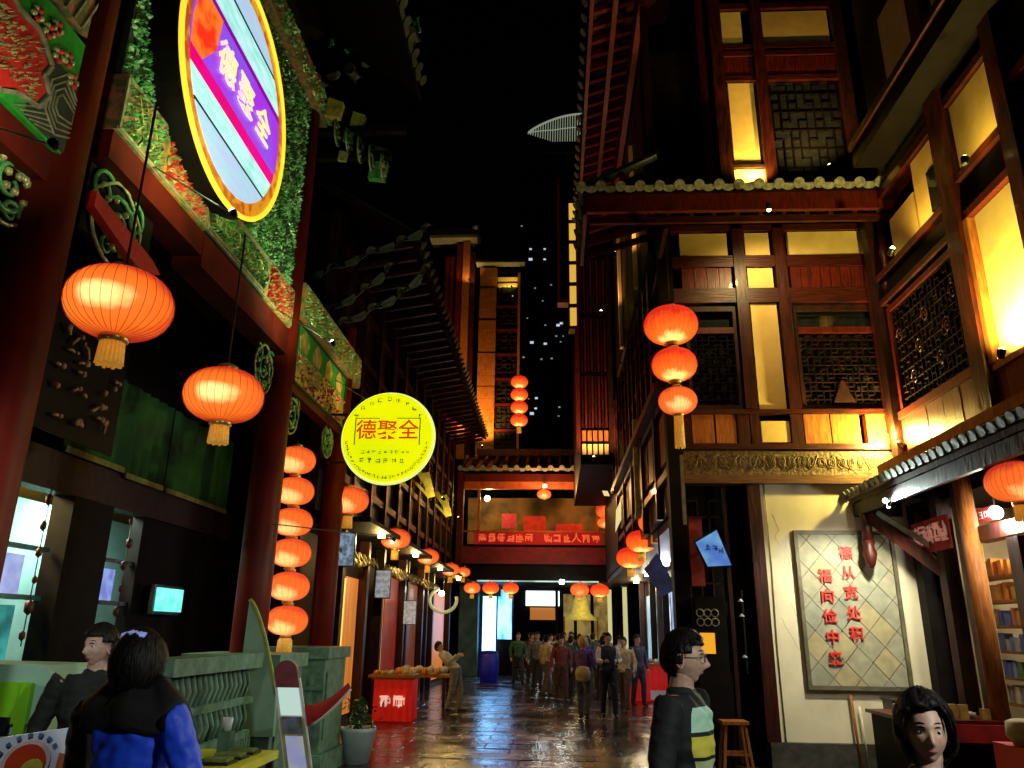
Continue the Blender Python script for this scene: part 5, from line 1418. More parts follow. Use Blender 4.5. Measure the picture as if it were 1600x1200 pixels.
# beyond the gatehouse
far = thing('far_street_building', 'building closing the end of the street with a bright white sign and brown panel', 'building', (-.5, 48, 0))
B('wall', -6, 6, 48, 50, 0, 9, wood_black, far)
B('brown_panel', -1.4, .25, 47.9, 47.99, 2.4, 3.1, emat('brown_lit', (.55, .18, .03), .7), far)
B('white_sign', -1.65, .35, 47.7, 47.99, 3.2, 4.05, emat('white_sign', (.8, .93, 1), 2.6), far)
B('gold_wall', .6, 3.2, 47.9, 47.99, .3, 3.9, emat('gold_wall', (.5, .35, .08), .55, 'n', (.2, .12, .03), 1.6), far)
for a in (-.2, .9, 1.9, 3.3): B('post', a + .3, a + .48, 47.6, 47.9, 0, 4.2, wood_dark, far)
far2 = thing('blue_lit_front', 'pale blue glowing shop front beyond the gatehouse that reflects on the wet street', 'shop', (-2.6, 33, 0))
B('glow_panel', -2.95, -2.4, 33.4, 33.45, .9, 3.7, emat('blue_glow', (.18, .48, .9), 8.0, 'n', (.05, .26, .5), 1.3, (1, 1, .6), .35, .6), far2)
B('glow_panel', -2.34, -1.75, 33.6, 33.65, 1.4, 3.4, emat('blue_glow2', (.2, .42, .85), 3.5, 'n', (.03, .16, .3), 1.8, (1, 1, .6), .35, .6), far2)
B('green_fringe', -3.1, -2.2, 33.2, 33.3, 3.1, 3.6, mat('green_fringe', (.03, .25, .08), rough=.6), far2)
B('side', -3.9, -3.12, 33, 34, 0, 3.8, mat('dim_teal_wall', (.1, .2, .18), (.05, .1, .09), .7, 2), far2)
B('wall', -3.9, -1.7, 33.66, 34, 0, 4, wood_black, far2)
bb = thing('blue_bin', 'deep blue barrel standing before the pale blue shop front', 'bin', (-2.35, 29.2, 0))
part('body', MB().lathe([(.3, 0), (.36, .4), (.36, .75), (.32, .95), (.3, .97)], (-2.3, 29, 0), 18), mat('bin_blue', (.02, .03, .5), rough=.4, emit=(.01, .01, .4), estr=.08), bb)
part('lid', MB().lathe([(.33, .971), (.33, 1.02), (.1, 1.06)], (-2.3, 29, 0), 18), mat('bin_blue_lid', (.015, .02, .35), rough=.4), bb)
gp = thing('gold_canopy_stall', 'stall with a glowing yellow tent roof beyond the gatehouse', 'stall', (1.15, 31.8, 0))
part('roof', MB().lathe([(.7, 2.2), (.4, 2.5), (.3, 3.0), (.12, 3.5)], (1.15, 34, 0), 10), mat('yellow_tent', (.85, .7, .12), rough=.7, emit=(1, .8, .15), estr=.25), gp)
for dx in (-.7, .7): B('pole', 1.15 + dx - .03, 1.15 + dx + .03, 33.97, 34.03, 0, 2.35, wood_gold, gp)
B('table', .4, 1.9, 33.7, 34.4, .75, .8, wood_gold, gp)
for i, (x, y0, c, lab) in enumerate(((2.75, 31, (.6, .6, .25), 'slender pale yellow lit post beyond the gatehouse on the right'), (2.3, 33, (.7, .65, .3), 'slender bright lit post beyond the gatehouse beside the tent stall'))):
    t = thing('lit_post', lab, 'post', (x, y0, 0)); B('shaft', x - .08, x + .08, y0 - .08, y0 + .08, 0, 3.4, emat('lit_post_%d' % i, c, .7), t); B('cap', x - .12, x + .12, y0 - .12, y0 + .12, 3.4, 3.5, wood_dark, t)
lamp_light('far_light', 'POINT', (-.5, 38, 3.6), 60, (.8, .95, 1), .2, parent=far)
lamp_light('far_light', 'POINT', (1.2, 32.6, 3.0), 30, (1, .8, .3), .15, parent=gp)
lamp_light('gate_light', 'POINT', (.3, 28.5, 3.3), 35, (.95, 1, .85), .12, parent=bg)
part('gate_lamp', MB().tube([(.3, 28.5, 3.36), (.3, 28.5, 3.5)], .09, 10).bar((.3, 28.5, 3.5), (.3, GY, 3.56), .03, .03), bulb_cool, bg)

# distant apartment towers with lit windows
tw = thing('apartment_tower', 'distant dark apartment tower with scattered lit windows in the gap above the gatehouse', 'building', (0, 175, 0))
B('block', -9, 3.5, 172, 195, 0, 120, concrete, tw)
winw = emat('window_lit', (.7, .82, 1.0), .75); winy = emat('window_dim', (.3, .4, .38), .7)
def px2w(px, py, yv):
    d = Rm @ np.array([px - 800.0, py - 600.0, FPX]); t = yv / d[1]
    return d[0] * t, 1.7 + d[2] * t
lit = [(829, 389, 1), (829, 405, 2), (851, 389, 1), (851, 405, 1), (815, 353, 0), (824, 497, 0), (831, 535, 2), (852, 537, 2), (852, 508, 0), (872, 508, 2), (877, 505, 1), (890, 509, 0), (869, 525, 0), (880, 525, 0), (891, 525, 0), (876, 534, 0),
       (838, 622, 1), (837, 638, 1), (831, 646, 2), (818, 558, 0), (813, 560, 0), (874, 636, 0), (873, 650, 0), (894, 582, 0), (895, 598, 1), (826, 623, 0), (846, 561, 0), (862, 560, 0), (848, 470, 0), (861, 445, 0), (836, 450, 0)]
for (px, py, s) in lit:
    wx, wz = px2w(px, py, 171.9)
    w = (.2, .3, .42)[s] * (.8 + .4 * ((px * 7 + py) % 5) / 4)
    B('window', wx - w, wx + w, 171.9, 171.99, wz - w * .7, wz + w * .7, winw if s else winy, tw)
for i in range(38):
    for j in range(12):
        if (i * 7 + j * 5) % 3 == 0: continue
for z in range(40, 118, 3):
    B('floor_line', -8.8, 3.4, 171.95, 172, z, z + .25, concrete, tw)
tw2 = thing('apartment_tower', 'second distant dark tower half behind the shuttered tower', 'building', (9, 160, 0))
B('block', 3.6, 20, 160, 180, 0, 96, concrete, tw2)
for px, py in ((898, 470), (897, 545), (899, 610)):
    wx, wz = px2w(px, py, 159.9); B('window', wx - .3, wx + .3, 159.9, 159.99, wz - .25, wz + .25, winy, tw2)
# lit crown of a skyscraper
cr = thing('crowned_skyscraper', 'pale lit curved crown of a distant skyscraper beside the high eave', 'building', (3, 200, 0))
B('shaft', -2, 9, 203, 210, 0, 142, concrete, cr)
crm = mat('crown_metal', (.75, .8, .6), rough=.4, emit=(.75, .85, .6), estr=.28)
cx0, cz0 = px2w(905, 178, 200); cx1, cz1 = px2w(826, 207, 200); cxb, czb = px2w(905, 218, 200)
mb = MB(); n = 22
tops = []; bots = []
for i in range(n + 1):
    t_ = i / n
    xx = cx1 + (cx0 + 1 - cx1) * t_; zt = cz1 + (cz0 - cz1) * math.sin(t_ * PI / 2) ** .8; zb = cz1 - .3 - (cz1 - czb) * min(1, t_ * 2.2)
    tops.append((xx, 200, zt)); bots.append((xx, 200.5, zb))
    if i % 1 == 0: mb.bar((xx, 200, zt), (xx - .2, 200.3, zb), .25, .25)
mb.tube(tops, .3, 6); mb.tube([((a[0] + b[0]) / 2, 200, (a[2] + b[2]) / 2) for a, b in zip(tops, bots)], .15, 5)
part('ribs', mb, crm, cr)

# ------------------------------------------------------------------ stalls, tables, boards
def stall_box(name, label, x0, x1, y0, y1, h, letters):
    t = thing(name, label, 'stall', ((x0 + x1) / 2, (y0 + y1) / 2, 0))
    mb = MB(); n = 24; vs = []
    per = [(x0 + (x1 - x0) * i / n, y0) for i in range(n)] + [(x1, y0 + (y1 - y0) * i / n) for i in range(n)] + [(x1 - (x1 - x0) * i / n, y1) for i in range(n)] + [(x0, y1 - (y1 - y0) * i / n) for i in range(n)]
    k = len(per); cx, cy = (x0 + x1) / 2, (y0 + y1) / 2
    for j, z in enumerate((.03, h * .5, h)):
        for i, (a, b) in enumerate(per):
            s = .022 * math.sin(i * 1.3) * (1, .6, .1)[j]
            vs.append((a + (a - cx) * s * 2, b + (b - cy) * s * 2 - s, z))
    mb.add(vs, [(j * k + i, j * k + (i + 1) % k, (j + 1) * k + (i + 1) % k, (j + 1) * k + i) for j in range(2) for i in range(k)], True)
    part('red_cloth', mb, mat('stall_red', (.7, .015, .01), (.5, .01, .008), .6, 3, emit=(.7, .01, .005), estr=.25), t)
    B('table_top', x0 - .04, x1 + .04, y0 - .04, y1 + .04, h, h + .04, wood_gold, t)
    if letters:
        mb = MB(); rr = random.Random(41)
        for i in range(2):
            for k in range(3): pseudo(mb, cx - .14 + i * .28, h * .5, .26, y0 - .035, rr)
        part('lettering', mb, mat('stall_letter', (.9, .7, .6), rough=.5, emit=(1, .6, .5), estr=.4), t, kind='stuff')
    return t
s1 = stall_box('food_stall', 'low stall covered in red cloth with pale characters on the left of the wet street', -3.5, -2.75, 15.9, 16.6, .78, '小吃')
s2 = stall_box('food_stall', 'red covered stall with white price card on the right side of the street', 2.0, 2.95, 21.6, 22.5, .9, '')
B('price_card', 2.5, 2.93, 21.53, 21.55, .08, .3, white_paint, s2)
for i in range(9):
    xx = 2.1 + i * .1
    part('snack_heap', MB().ball((xx, 21.8 + .2 * (i % 3), 1.0), .075, 8), gm[(i * 2) % 7], s2)
tt = thing('food_tray', 'long bamboo tray of snacks on the left stall', 'tray', (-3.1, 16.2, .82))
B('tray', -3.6, -2.7, 15.8, 16.6, .822, .87, wood_gold, tt)
for i in range(12): part('snack', MB().ball((-3.5 + (i % 6) * .14, 16.0 + .25 * (i // 6), .9), .055, 7), gm[(0, 3, 5)[i % 3]], tt)
tl = thing('snack_table', 'low table heaped with pale snacks beside the bending person in white', 'table', (-3.2, 19, 0))
B('top', -3.75, -2.4, 18.6, 19.5, .68, .73, wood_gold, tl)
for a, b in ((-3.65, 18.7), (-2.5, 18.7), (-3.65, 19.4), (-2.5, 19.4)): B('leg', a - .03, a + .03, b - .03, b + .03, 0, .68, wood, tl)
for i in range(16): part('snack_heap', MB().ball((-3.6 + (i % 8) * .15, 18.85 + .3 * (i // 8), .8 + .04 * (i % 2)), .09, 7), gm[(0, 5, 3, 5)[i % 4]], tl)

# tilted poster board in front of the pedestal
pb = thing('poster_board', 'narrow tilted poster stand with maroon top and blue pictures at the stone pedestal', 'sign', (-2.2, 7, 0))
def slant(z): return -2.3 + .24 * (1.3 - z)
face = emat('poster_blue', (.4, .42, .8), .45, 'n', (.55, .6, .5), 4, (1, 1, 1.5), .42, .58)
def sl(name, z0, z1, m, w=.19, d=0.0):
    a, b = slant(z0), slant(z1)
    return part(name, MB().prism([(a - w / 2, z0), (a + w / 2, z0), (b + w / 2, z1), (b - w / 2, z1)], 'y', 6.98 - d, 7.0), m, pb)
sl('backing', 0, 1.3, white_paint, .235)
sl('maroon_top', 1.22, 1.34, mat('maroon', (.3, .05, .06), rough=.5), .2, .01)
sl('white_field', 1.0, 1.219, emat('poster_white', (.7, .95, .85), .6), .18, .01)
sl('picture', .86, .99, mat('poster_grey', (.25, .25, .4), (.1, .12, .1), .5, 14), .17, .012)
sl('picture', .3, .84, face, .15, .012)
sl('gold_edge', .3, .98, mat('poster_edge', (.5, .45, .2), rough=.5), .21, .004)
part('round_top', MB().tube([(slant(1.34), 6.96, 1.34), (slant(1.34), 7.02, 1.34)], .1, 16), mat('maroon', (.3, .05, .06)), pb)
part('stand_leg', MB().bar((slant(1.1), 7.0, 1.1), (slant(.4) - .1, 7.35, 0), .03, .03), wood_dark, pb)
# red flying pennant with white edge
rw = thing('red_pennant', 'curled red cloth pennant with a white edge beside the poster board', 'flag', (-1.95, 7.1, .9))
mb = MB(); up = []; dn = []
for i in range(11):
    t_ = i / 10; xx = -2.22 + .46 * t_ ; zc = .98 + .26 * t_ ** 2; w = .1 * (1 - .75 * t_)
    up.append((xx, 7.0 + .03 * math.sin(t_ * 5), zc + w)); dn.append((xx + .02, 7.0 + .03 * math.sin(t_ * 5 + 1), zc - w))
k = 11
vs = up + dn + [(a, b + .02, c) for a, b, c in up] + [(a, b + .02, c) for a, b, c in dn]
mb.add(vs, [(i, i + 1, k + i + 1, k + i) for i in range(10)] + [(2 * k + i + 1, 2 * k + i, 3 * k + i, 3 * k + i + 1) for i in range(10)] +
       [(i, 2 * k + i, 2 * k + i + 1, i + 1) for i in range(10)] + [(k + i + 1, 3 * k + i + 1, 3 * k + i, k + i) for i in range(10)], True)
part('cloth', mb, red_cloth, rw)
part('white_edge', MB().tube([(a + .005, b - .005, c) for a, b, c in dn[3:]], .012, 6), white_paint, rw)
part('staff', MB().tube([(-2.2, 7.03, 1.12), (-2.14, 7.3, 0)], .012, 6), wood, rw)
# yellow green table with small cards
yt = thing('yellow_table', 'low yellow green table with white cups and a card at the bottom left', 'table', (-2.6, 6.4, 0))
B('top', -3.0, -2.28, 6.0, 6.9, .68, .74, yellow_board, yt)
B('front_board', -2.98, -2.3, 5.97, 5.999, .1, .675, yellow_board, yt)
for a, b in ((-2.95, 6.05), (-2.33, 6.05), (-2.95, 6.85), (-2.33, 6.85)): B('leg', a - .025, a + .025, b - .025, b + .025, 0, .68, wood_dark, yt)
for i, (x, y0, z, lab) in enumerate(((-2.78, 6.3, .741, 'white paper box on the yellow green table, nearest the blue jacket'), (-2.66, 6.7, .741, 'tall white cup standing on a dark stack on the yellow green table'))):
    t = thing('paper_cup', lab, 'cup', (x, y0, z))
    if i: B('stack', x - .05, x + .05, y0 - .05, y0 + .05, z, z + .16, mat('stack_green', (.1, .2, .12), rough=.6), t)
    zz = z + (.162 if i else 0)
    part('cup', MB().lathe([(.03, zz), (.042, zz + .1), (.038, zz + .1), (.028, zz + .01)], (x, y0, 0), 16), white_paint, t)
for i in range(3):
    t = thing('dark_tray', ('nearest', 'middle', 'farthest')[i] + ' of the three dark trays lying on the yellow green table', 'tray', (-2.5, 6.15 + i * .25, .742), 'dark trays on the yellow table')
    B('tray', -2.62, -2.38, 6.08 + i * .25, 6.26 + i * .25, .742, .76, black_plastic, t); B('food', -2.6, -2.4, 6.1 + i * .25, 6.24 + i * .25, .761, .78, mat('green_food', (.2, .3, .05), (.1, .14, .03), .6, 30), t)

# pot with plant
pt = thing('planter_pot', 'pale round planter pot on the wet pavement at the bottom centre left', 'pot', (-2.65, 11.2, 0))
part('pot', MB().lathe([(.16, 0), (.24, .38), (.26, .4), (.26, .44), (.22, .44), (.2, .38)], (-2.65, 11.25, 0), 28), pot_m, pt)
part('soil', MB().lathe([(.001, .37), (.205, .375)], (-2.65, 11.25, 0), 20), stone_dark, pt)
pl = thing('leafy_plant', 'small bushy plant with pale flecked leaves growing in the pale pot', 'plant', (-2.65, 11.25, .37))
mb = MB(); mb2 = MB(); rr = random.Random(8)
for i in range(260):
    a = rr.uniform(0, 2 * PI); r = abs(rr.gauss(0, .13)); h = rr.uniform(.02, .42)
    p = Vector((-2.65 + r * math.cos(a), 11.25 + r * math.sin(a), .38 + h)); d = Vector((rr.gauss(0, 1), rr.gauss(0, 1), rr.gauss(.3, 1))).normalized() * .05; s = d.cross(Vector((0.3, .2, 1))).normalized() * .02
    (mb if rr.random() < .75 else mb2).add([p - d, p + s, p + d, p - s], [(0, 1, 2, 3)])
for i in range(7): mb.tube([(-2.65, 11.25, .37), (-2.65 + rr.uniform(-.12, .12), 11.25 + rr.uniform(-.12, .12), .72)], .006, 4)
part('leaves', mb, leafg, pl, kind='stuff'); part('pale_leaves', mb2, mat('pale_leaf', (.5, .5, .25), rough=.6), pl, kind='stuff')

# bottom left counter: white kiosk, lime board, printed board
kc = thing('lime_kiosk', 'pale mint counter box with a lime green panel at the left edge', 'counter', (-3.4, 5, 0))
part('body', MB().prism([(-4.2, .95), (-3.12, .95), (-3.1, 1.36), (-3.2, 1.46), (-4.2, 1.47)], 'y', 5.0, 5.5), mint, kc)
B('base', -4.15, -3.2, 5.05, 5.45, 0, .949, black_plastic, kc)
B('lime_panel', -3.9, -3.24, 4.972, 4.999, 1.12, 1.36, lime, kc)
B('lime_panel', -3.31, -3.24, 4.96, 4.971, 1.02, 1.36, lime, kc)
B('dark_slot', -3.9, -3.34, 4.95, 4.97, .98, 1.16, black_plastic, kc)
B('cup', -3.5, -3.45, 4.92, 4.949, 1.02, 1.12, white_paint, kc)
pr = thing('printed_board', 'white slanted board with a round orange red emblem at the bottom left corner', 'board', (-2.5, 3.9, 0))
tilt = R(12)
def on_board(u, v):       # u along board, v up
    return (-2.81 + u, 3.62 + .28 * u, .7 + v + .14 * u)
def board_poly(name, pts, d0, d1, m):
    nrm = Vector((.28, -1, 0)).normalized()
    vs = [Vector(on_board(u, v)) + nrm * d0 for u, v in pts] + [Vector(on_board(u, v)) + nrm * d1 for u, v in pts]
    n = len(pts)
    return part(name, MB().add(vs, [tuple(range(n)), tuple(reversed(range(n, 2 * n)))] + [(i, (i + 1) % n, n + (i + 1) % n, n + i) for i in range(n)]), m, pr)
board_poly('board', [(-.3, -.1), (.6, -.1), (.64, .3), (.6, .47), (-.3, .47)], -.03, 0, mat('board_white', (.7, .72, .82), (.6, .6, .74), .4, 2))
def arc(cx, cz, r, a0, a1, n=20): return [(cx + r * math.cos(R(a0 + (a1 - a0) * i / n)), cz + r * math.sin(R(a0 + (a1 - a0) * i / n))) for i in range(n + 1)]
board_poly('emblem_ring', arc(.41, .345, .098, 0, 359, 30), .001, .003, mat('emblem_pink', (.8, .62, .6), rough=.5))
board_poly('emblem', arc(.41, .345, .08, 0, 359, 30), .0035, .006, mat('emblem_red', (.7, .07, .01), (.55, .03, .01), .5, 3))
board_poly('emblem_yellow', arc(.44, .315, .045, 0, 359, 20), .0065, .008, mat('emblem_yellow', (.75, .62, .08), rough=.5))
rr = random.Random(2)
for i in range(7):
    a = 30 + i * 20; board_poly('lettering', [(.41 + .12 * math.cos(R(a + d)) * s, .345 + .115 * math.sin(R(a + d)) * s) for d, s in ((-4, .95), (4, .95), (4, 1.1), (-4, 1.1))], .002, .004, mat('print_blue', (.1, .2, .35), rough=.5))
for i in range(3):
    x_ = .53 + i * .035
    board_poly('lettering', [(x_, .24), (x_ + .03, .25), (x_ + .035, .36 + .02 * i), (x_ + .01, .37)], .002, .005, mat('print_orange', (.75, .2, .05), (.4, .1, .05), .5, 25))
part('stand', MB().bar((-2.6, 3.85, .7), (-2.6, 3.95, 0), .06, .06), metal_dark, pr)

# stool in the doorway, counter with goods at the lower right
so = thing('wooden_stool', 'pale wooden stool standing in the dark doorway left of the white wall', 'stool', (2.33, 11.0, 0))
B('seat', 2.16, 2.5, 10.84, 11.16, .6, .64, wood_gold, so)
for a, b in ((-1, -1), (1, -1), (-1, 1), (1, 1)):
    part('leg', MB().bar((2.33 + a * .12, 11 + b * .11, .6), (2.33 + a * .19, 11 + b * .16, 0), .035, .035), wood_gold, so)
part('stretcher', MB().bar((2.16, 10.86, .25), (2.5, 10.86, .25), .025, .025).bar((2.16, 11.14, .25), (2.5, 11.14, .25), .025, .025), wood_gold, so)
co = thing('goods_counter', 'dark low counter with red trim below the inscription wall, covered in small goods', 'counter', (4.2, 10.2, 0))
B('body', 3.95, 4.9, 9.4, 10.6, 0, .8, wood_black, co); B('top', 3.9, 4.94, 9.35, 10.65, .801, .84, wood_red, co)
B('cloth_trim', 3.92, 4.9, 9.33, 9.349, .62, .8, red_cloth, co)
rr = random.Random(14)
for i in range(16):
    x, y0 = 3.98 + (i % 8) * .115, 9.5 + .35 * (i // 8) + rr.uniform(0, .1); h = rr.uniform(.05, .16)
    m_ = gm[rr.choice([5, 6, 3, 0, 5])]
    if i % 3 == 0: part('goods_bowl', MB().lathe([(.03, .842), (.05, .842 + h * .7), (.045, .842 + h * .7), (.02, .86)], (x, y0, 0), 12), m_, co)
    else: B('goods_packet', x - .045, x + .045, y0 - .03, y0 + .03, .841, .841 + h, m_, co)
rx = thing('red_display_box', 'bright red box with orange writing at the bottom right corner', 'box', (4.45, 7.6, 0))
B('body', 4.1, 4.75, 7.5, 8.1, .1, .78, mat('box_red', (.75, .02, .015), (.6, .015, .012), .5, 4), rx)
mb = MB(); rr = random.Random(77)
for i in range(6): pseudo(mb, 4.2 + (i % 3) * .16, .62 - .18 * (i // 3), .15, 7.496, rr)
part('lettering', mb, mat('box_letter', (.85, .35, .15), rough=.5), rx)
B('base', 4.12, 4.73, 7.52, 8.08, 0, .099, black_plastic, rx)
bx = thing('goods_sack', 'open pale sack of dried goods standing on the red display box', 'sack', (4.35, 7.8, .78))
part('sack', MB().lathe([(.14, .782), (.19, .86), (.18, .98), (.14, 1.0), (.001, .985)], (4.32, 7.8, 0), 14, sx=1.2), mat('sack_cloth', (.55, .42, .2), (.4, .28, .12), .8, 20), bx)
pw = thing('propped_poles', 'two thin pale poles leaning against the lower part of the white wall', 'pole', (4.0, 11.3, 0))
part('pole', MB().tube([(4.05, 11.42, 0), (4.02, 11.44, .95)], .018, 6), wood_gold, pw); part('pole', MB().tube([(4.15, 11.42, 0), (4.12, 11.44, .8)], .012, 6), plaster_white, pw)
cbx = thing('dark_speaker_cabinet', 'dark blue grey cabinet behind the head of the woman', 'cabinet', (4.4, 10.9, 0))
B('body', 4.3, 4.9, 10.75, 11.1, 0, .92, mat('cabinet_blue', (.03, .04, .07), rough=.4), cbx); B('top', 4.28, 4.92, 10.73, 11.12, .921, .94, black_plastic, cbx)
vc = thing('wall_spotlights', 'black fixture with three small white spotlights in the dark doorway', 'lamp', (2.6, 11.3, 2.1))
B('rail', 2.64, 2.66, 11.36, 11.4, 1.2, 2.3, metal_dark, vc)
for z in (2.16, 1.96, 1.42): part('head', MB().lathe([(.012, z + .02), (.04, z - .015), (.035, z - .02)], (2.62, 11.34, 0), 12), mat('spot_head', (.5, .5, .5), rough=.4, emit=(.8, .85, .85), estr=.06), vc)

# ------------------------------------------------------------------ gate lamps
for i, (yy2, z, p, lab) in enumerate(((5.1, 5.0, 75, 'arm lamp on a thin grey rod by the first red column'), (7.9, 5.0, 75, 'added arm lamp by the second red column, below the round sign'), (10.6, 5.0, 32, 'added arm lamp at the far bay of the decorated gate'))):
    spot_fixture('arm_lamp', lab, (-2.45, yy2, z - .25), (GX, yy2 + .2, z + 1.3), p, GRN if i < 2 else (1, .85, .4), bulb_cool, 'arm lamps lighting the decorated gate', 150, .04, arm=(GX + .1, yy2, z + .2), fr=.35)  # lamps past the first are added to light the carved panels
spot_fixture('gate_lamp', 'small added lamp lighting the near bay of the gate beside the first column', (-2.6, 3.3, 4.1), (GX, 3.6, 4.9), 22, (.9, 1, .7), bulb_cool, None, 120, .04, arm=(GX + .1, 3.3, 4.3), fr=.35)  # added lamp, brightens the painted beams of the near bay
spot_fixture('pedestal_lamp', 'small green tinted lamp shining on the stone pedestals', (-1.7, 8.2, 2.6), (-2.9, 8.4, .9), 24, (.5, 1, .65), bulb_cool, None, 130, .05, arm=(-3.1, 8.4, 2.8), fr=.3)

# ------------------------------------------------------------------ people
def skin_tube(mb, pts, rs, n=14, sx=None):
    """continuous limb through pts with radii; sx = list of (width, depth) factors"""
    P = [Vector(p) for p in pts]; k = len(P); vs = []; ref = Vector((1, 0, 0))
    for i, p in enumerate(P):
        d = (P[min(i + 1, k - 1)] - P[max(i - 1, 0)]).normalized()
        b = d.cross(ref); b = b.normalized() if b.length > 1e-3 else Vector((0, 1, 0))
        a = b.cross(d).normalized()
        fx_, fy_ = sx[i] if sx else (1, 1)
        for j in range(n):
            t = 2 * PI * j / n
            vs.append(p + a * math.cos(t) * rs[i] * fx_ + b * math.sin(t) * rs[i] * fy_)
    fs = [(i * n + j, i * n + (j + 1) % n, (i + 1) * n + (j + 1) % n, (i + 1) * n + j) for i in range(k - 1) for j in range(n)]
    fs += [tuple(reversed(range(n))), tuple((k - 1) * n + j for j in range(n))]
    mb.add(vs, fs, True)
def fuse(mb, voxel, m, name, smooth=2):
    me = mb.mesh(name, None)
    o = bpy.data.objects.new('tmp', me); COL.objects.link(o)
    r = o.modifiers.new('r', 'REMESH'); r.mode = 'VOXEL'; r.voxel_size = voxel; r.use_smooth_shade = True
    s = o.modifiers.new('s', 'SMOOTH'); s.factor = .6; s.iterations = smooth
    dg = bpy.context.evaluated_depsgraph_get(); dg.update()
    out = bpy.data.meshes.new_from_object(o.evaluated_get(dg))
    bpy.data.objects.remove(o)
    out.name = name; out.materials.clear(); out.materials.append(m)
    if name in ('top', 'trousers'):
        from mathutils import noise
        amp = .011 if voxel < .01 else .008
        cs = [v.co.copy() for v in out.vertices]; ns = [v.normal.copy() for v in out.vertices]
        for v, c, n_ in zip(out.vertices, cs, ns):
            f = noise.noise(Vector((c.x * 7, c.y * 7, c.z * 16 + 2 * math.sin(c.x * 9)))) + .5 * noise.noise(Vector((c.x * 19, c.y * 19, c.z * 30)))
            v.co = c + n_ * amp * f
    return out
def head_surface(lat, lon):
    """unit head (origin between the eyes' height, facing -Y), metres"""
    x = math.cos(lat) * math.sin(lon); yv = -math.cos(lat) * math.cos(lon); z = math.sin(lat)
    w, d, h = .073, .094, .118
    if z < 0:
        t = -z
        w *= 1 - .42 * t ** 2.2
        d *= 1 - (.16 if yv < 0 else .38) * t ** 1.6
    X, Y, Z = x * w, yv * d, z * h
    if yv < 0:
        f = -yv
        g = lambda cx, cz, sx_, sz_: math.exp(-((X - cx) / sx_) ** 2 - ((Z - cz) / sz_) ** 2)
        Y -= .024 * g(0, -.034, .011, .014) + .014 * g(0, -.014, .009, .020)          # nose
        Y -= .005 * (g(-.012, -.042, .007, .007) + g(.012, -.042, .007, .007))
        Y += .010 * (g(-.03, .002, .016, .011) + g(.03, .002, .016, .011))             # sockets
        Y -= .004 * g(0, .024, .045, .010)
        Y -= .007 * g(0, -.066, .020, .009)                                            # mouth
        Y -= .008 * g(0, -.098, .020, .013)                                            # chin
        Y -= .004 * (g(-.042, -.03, .018, .018) + g(.042, -.03, .018, .018))
        Y += .003 * g(0, -.08, .02, .006)
    return Vector((X, Y, Z))
def head_mesh(mb, M, nl=44, nn=64):
    vs = []
    for i in range(nl + 1):
        lat = -PI / 2 + PI * i / nl
        for j in range(nn): vs.append(M @ head_surface(lat, 2 * PI * j / nn))
    fs = [(i * nn + j, i * nn + (j + 1) % nn, (i + 1) * nn + (j + 1) % nn, (i + 1) * nn + j) for i in range(nl) for j in range(nn)]
    mb.add(vs, fs, True)
    for s in (-1, 1):        # ears
        pts = [M @ Vector((s * (.072 + .012 * math.sin(a) ** 2), .012 + .016 * math.cos(a), -.012 + .03 * math.sin(a))) for a in [k * PI / 8 for k in range(17)]]
        mb.tube(pts, .005, 6)
        mb.ball(M @ Vector((s * .073, .012, -.012)), .02, 8, 1.3, .4, .8)
def surf_patch(M, la0, la1, lo0, lo1, off, m, name, parent, shape=None, nx=10, nz=5):
    mb = MB(); vs = []
    for i in range(nz + 1):
        for j in range(nx + 1):
            u = j / nx; v = i / nz
            lo = lo0 + (lo1 - lo0) * u
            hw = math.sin(PI * u) ** .6 if shape else 1
            mid = (la0 + la1) / 2; la = mid + (v - .5) * (la1 - la0) * hw + ((shape or 0) * math.sin(PI * u))
            p = head_surface(la, lo); p = p + p.normalized() * off * (1 if 0 < v < 1 else .2)
            vs.append(M @ p)
    k = nx + 1
    mb.add(vs, [(i * k + j, i * k + j + 1, (i + 1) * k + j + 1, (i + 1) * k + j) for i in range(nz) for j in range(nx)], True)
    return part(name, mb, m, parent)
def add_face(body, M, glasses=False, near=True):
    for s in (-1, 1):
        c = head_surface(R(2), s * R(26)); c = Vector((s * .031, c.y + .006, .001))
        part('eye', MB().ball(M @ c, .0115, 12), eye_w, body)
        part('iris', MB().ball(M @ (c + Vector((0, -.0085, 0))), .0058, 10), eye_d, body)
        surf_patch(M, R(7), R(10.5), s * R(12), s * R(36), .002, hair_m, 'upper_eyelid', body, .02)
        surf_patch(M, R(14), R(17), s * R(11), s * R(42), .0025, hair_m, 'eyebrow', body, .03)
    surf_patch(M, R(-37), R(-30), -R(22), R(22), .002, lips_m, 'lips', body, -.01)
    if glasses:
        mb = MB()
        for s in (-1, 1):
            mb.tube([M @ Vector((s * .033 + .024 * math.cos(a), -.098, .0 + .018 * math.sin(a))) for a in [k * PI / 8 for k in range(17)]], .0016, 5)
            mb.tube([M @ Vector((s * .057, -.096, .004)), M @ Vector((s * .077, -.02, .004)), M @ Vector((s * .077, .02, -.002))], .0016, 5)
        mb.tube([M @ Vector((-.009, -.1, .004)), M @ Vector((.009, -.1, .004))], .0016, 5)
        part('glasses', mb, metal_dark, body)
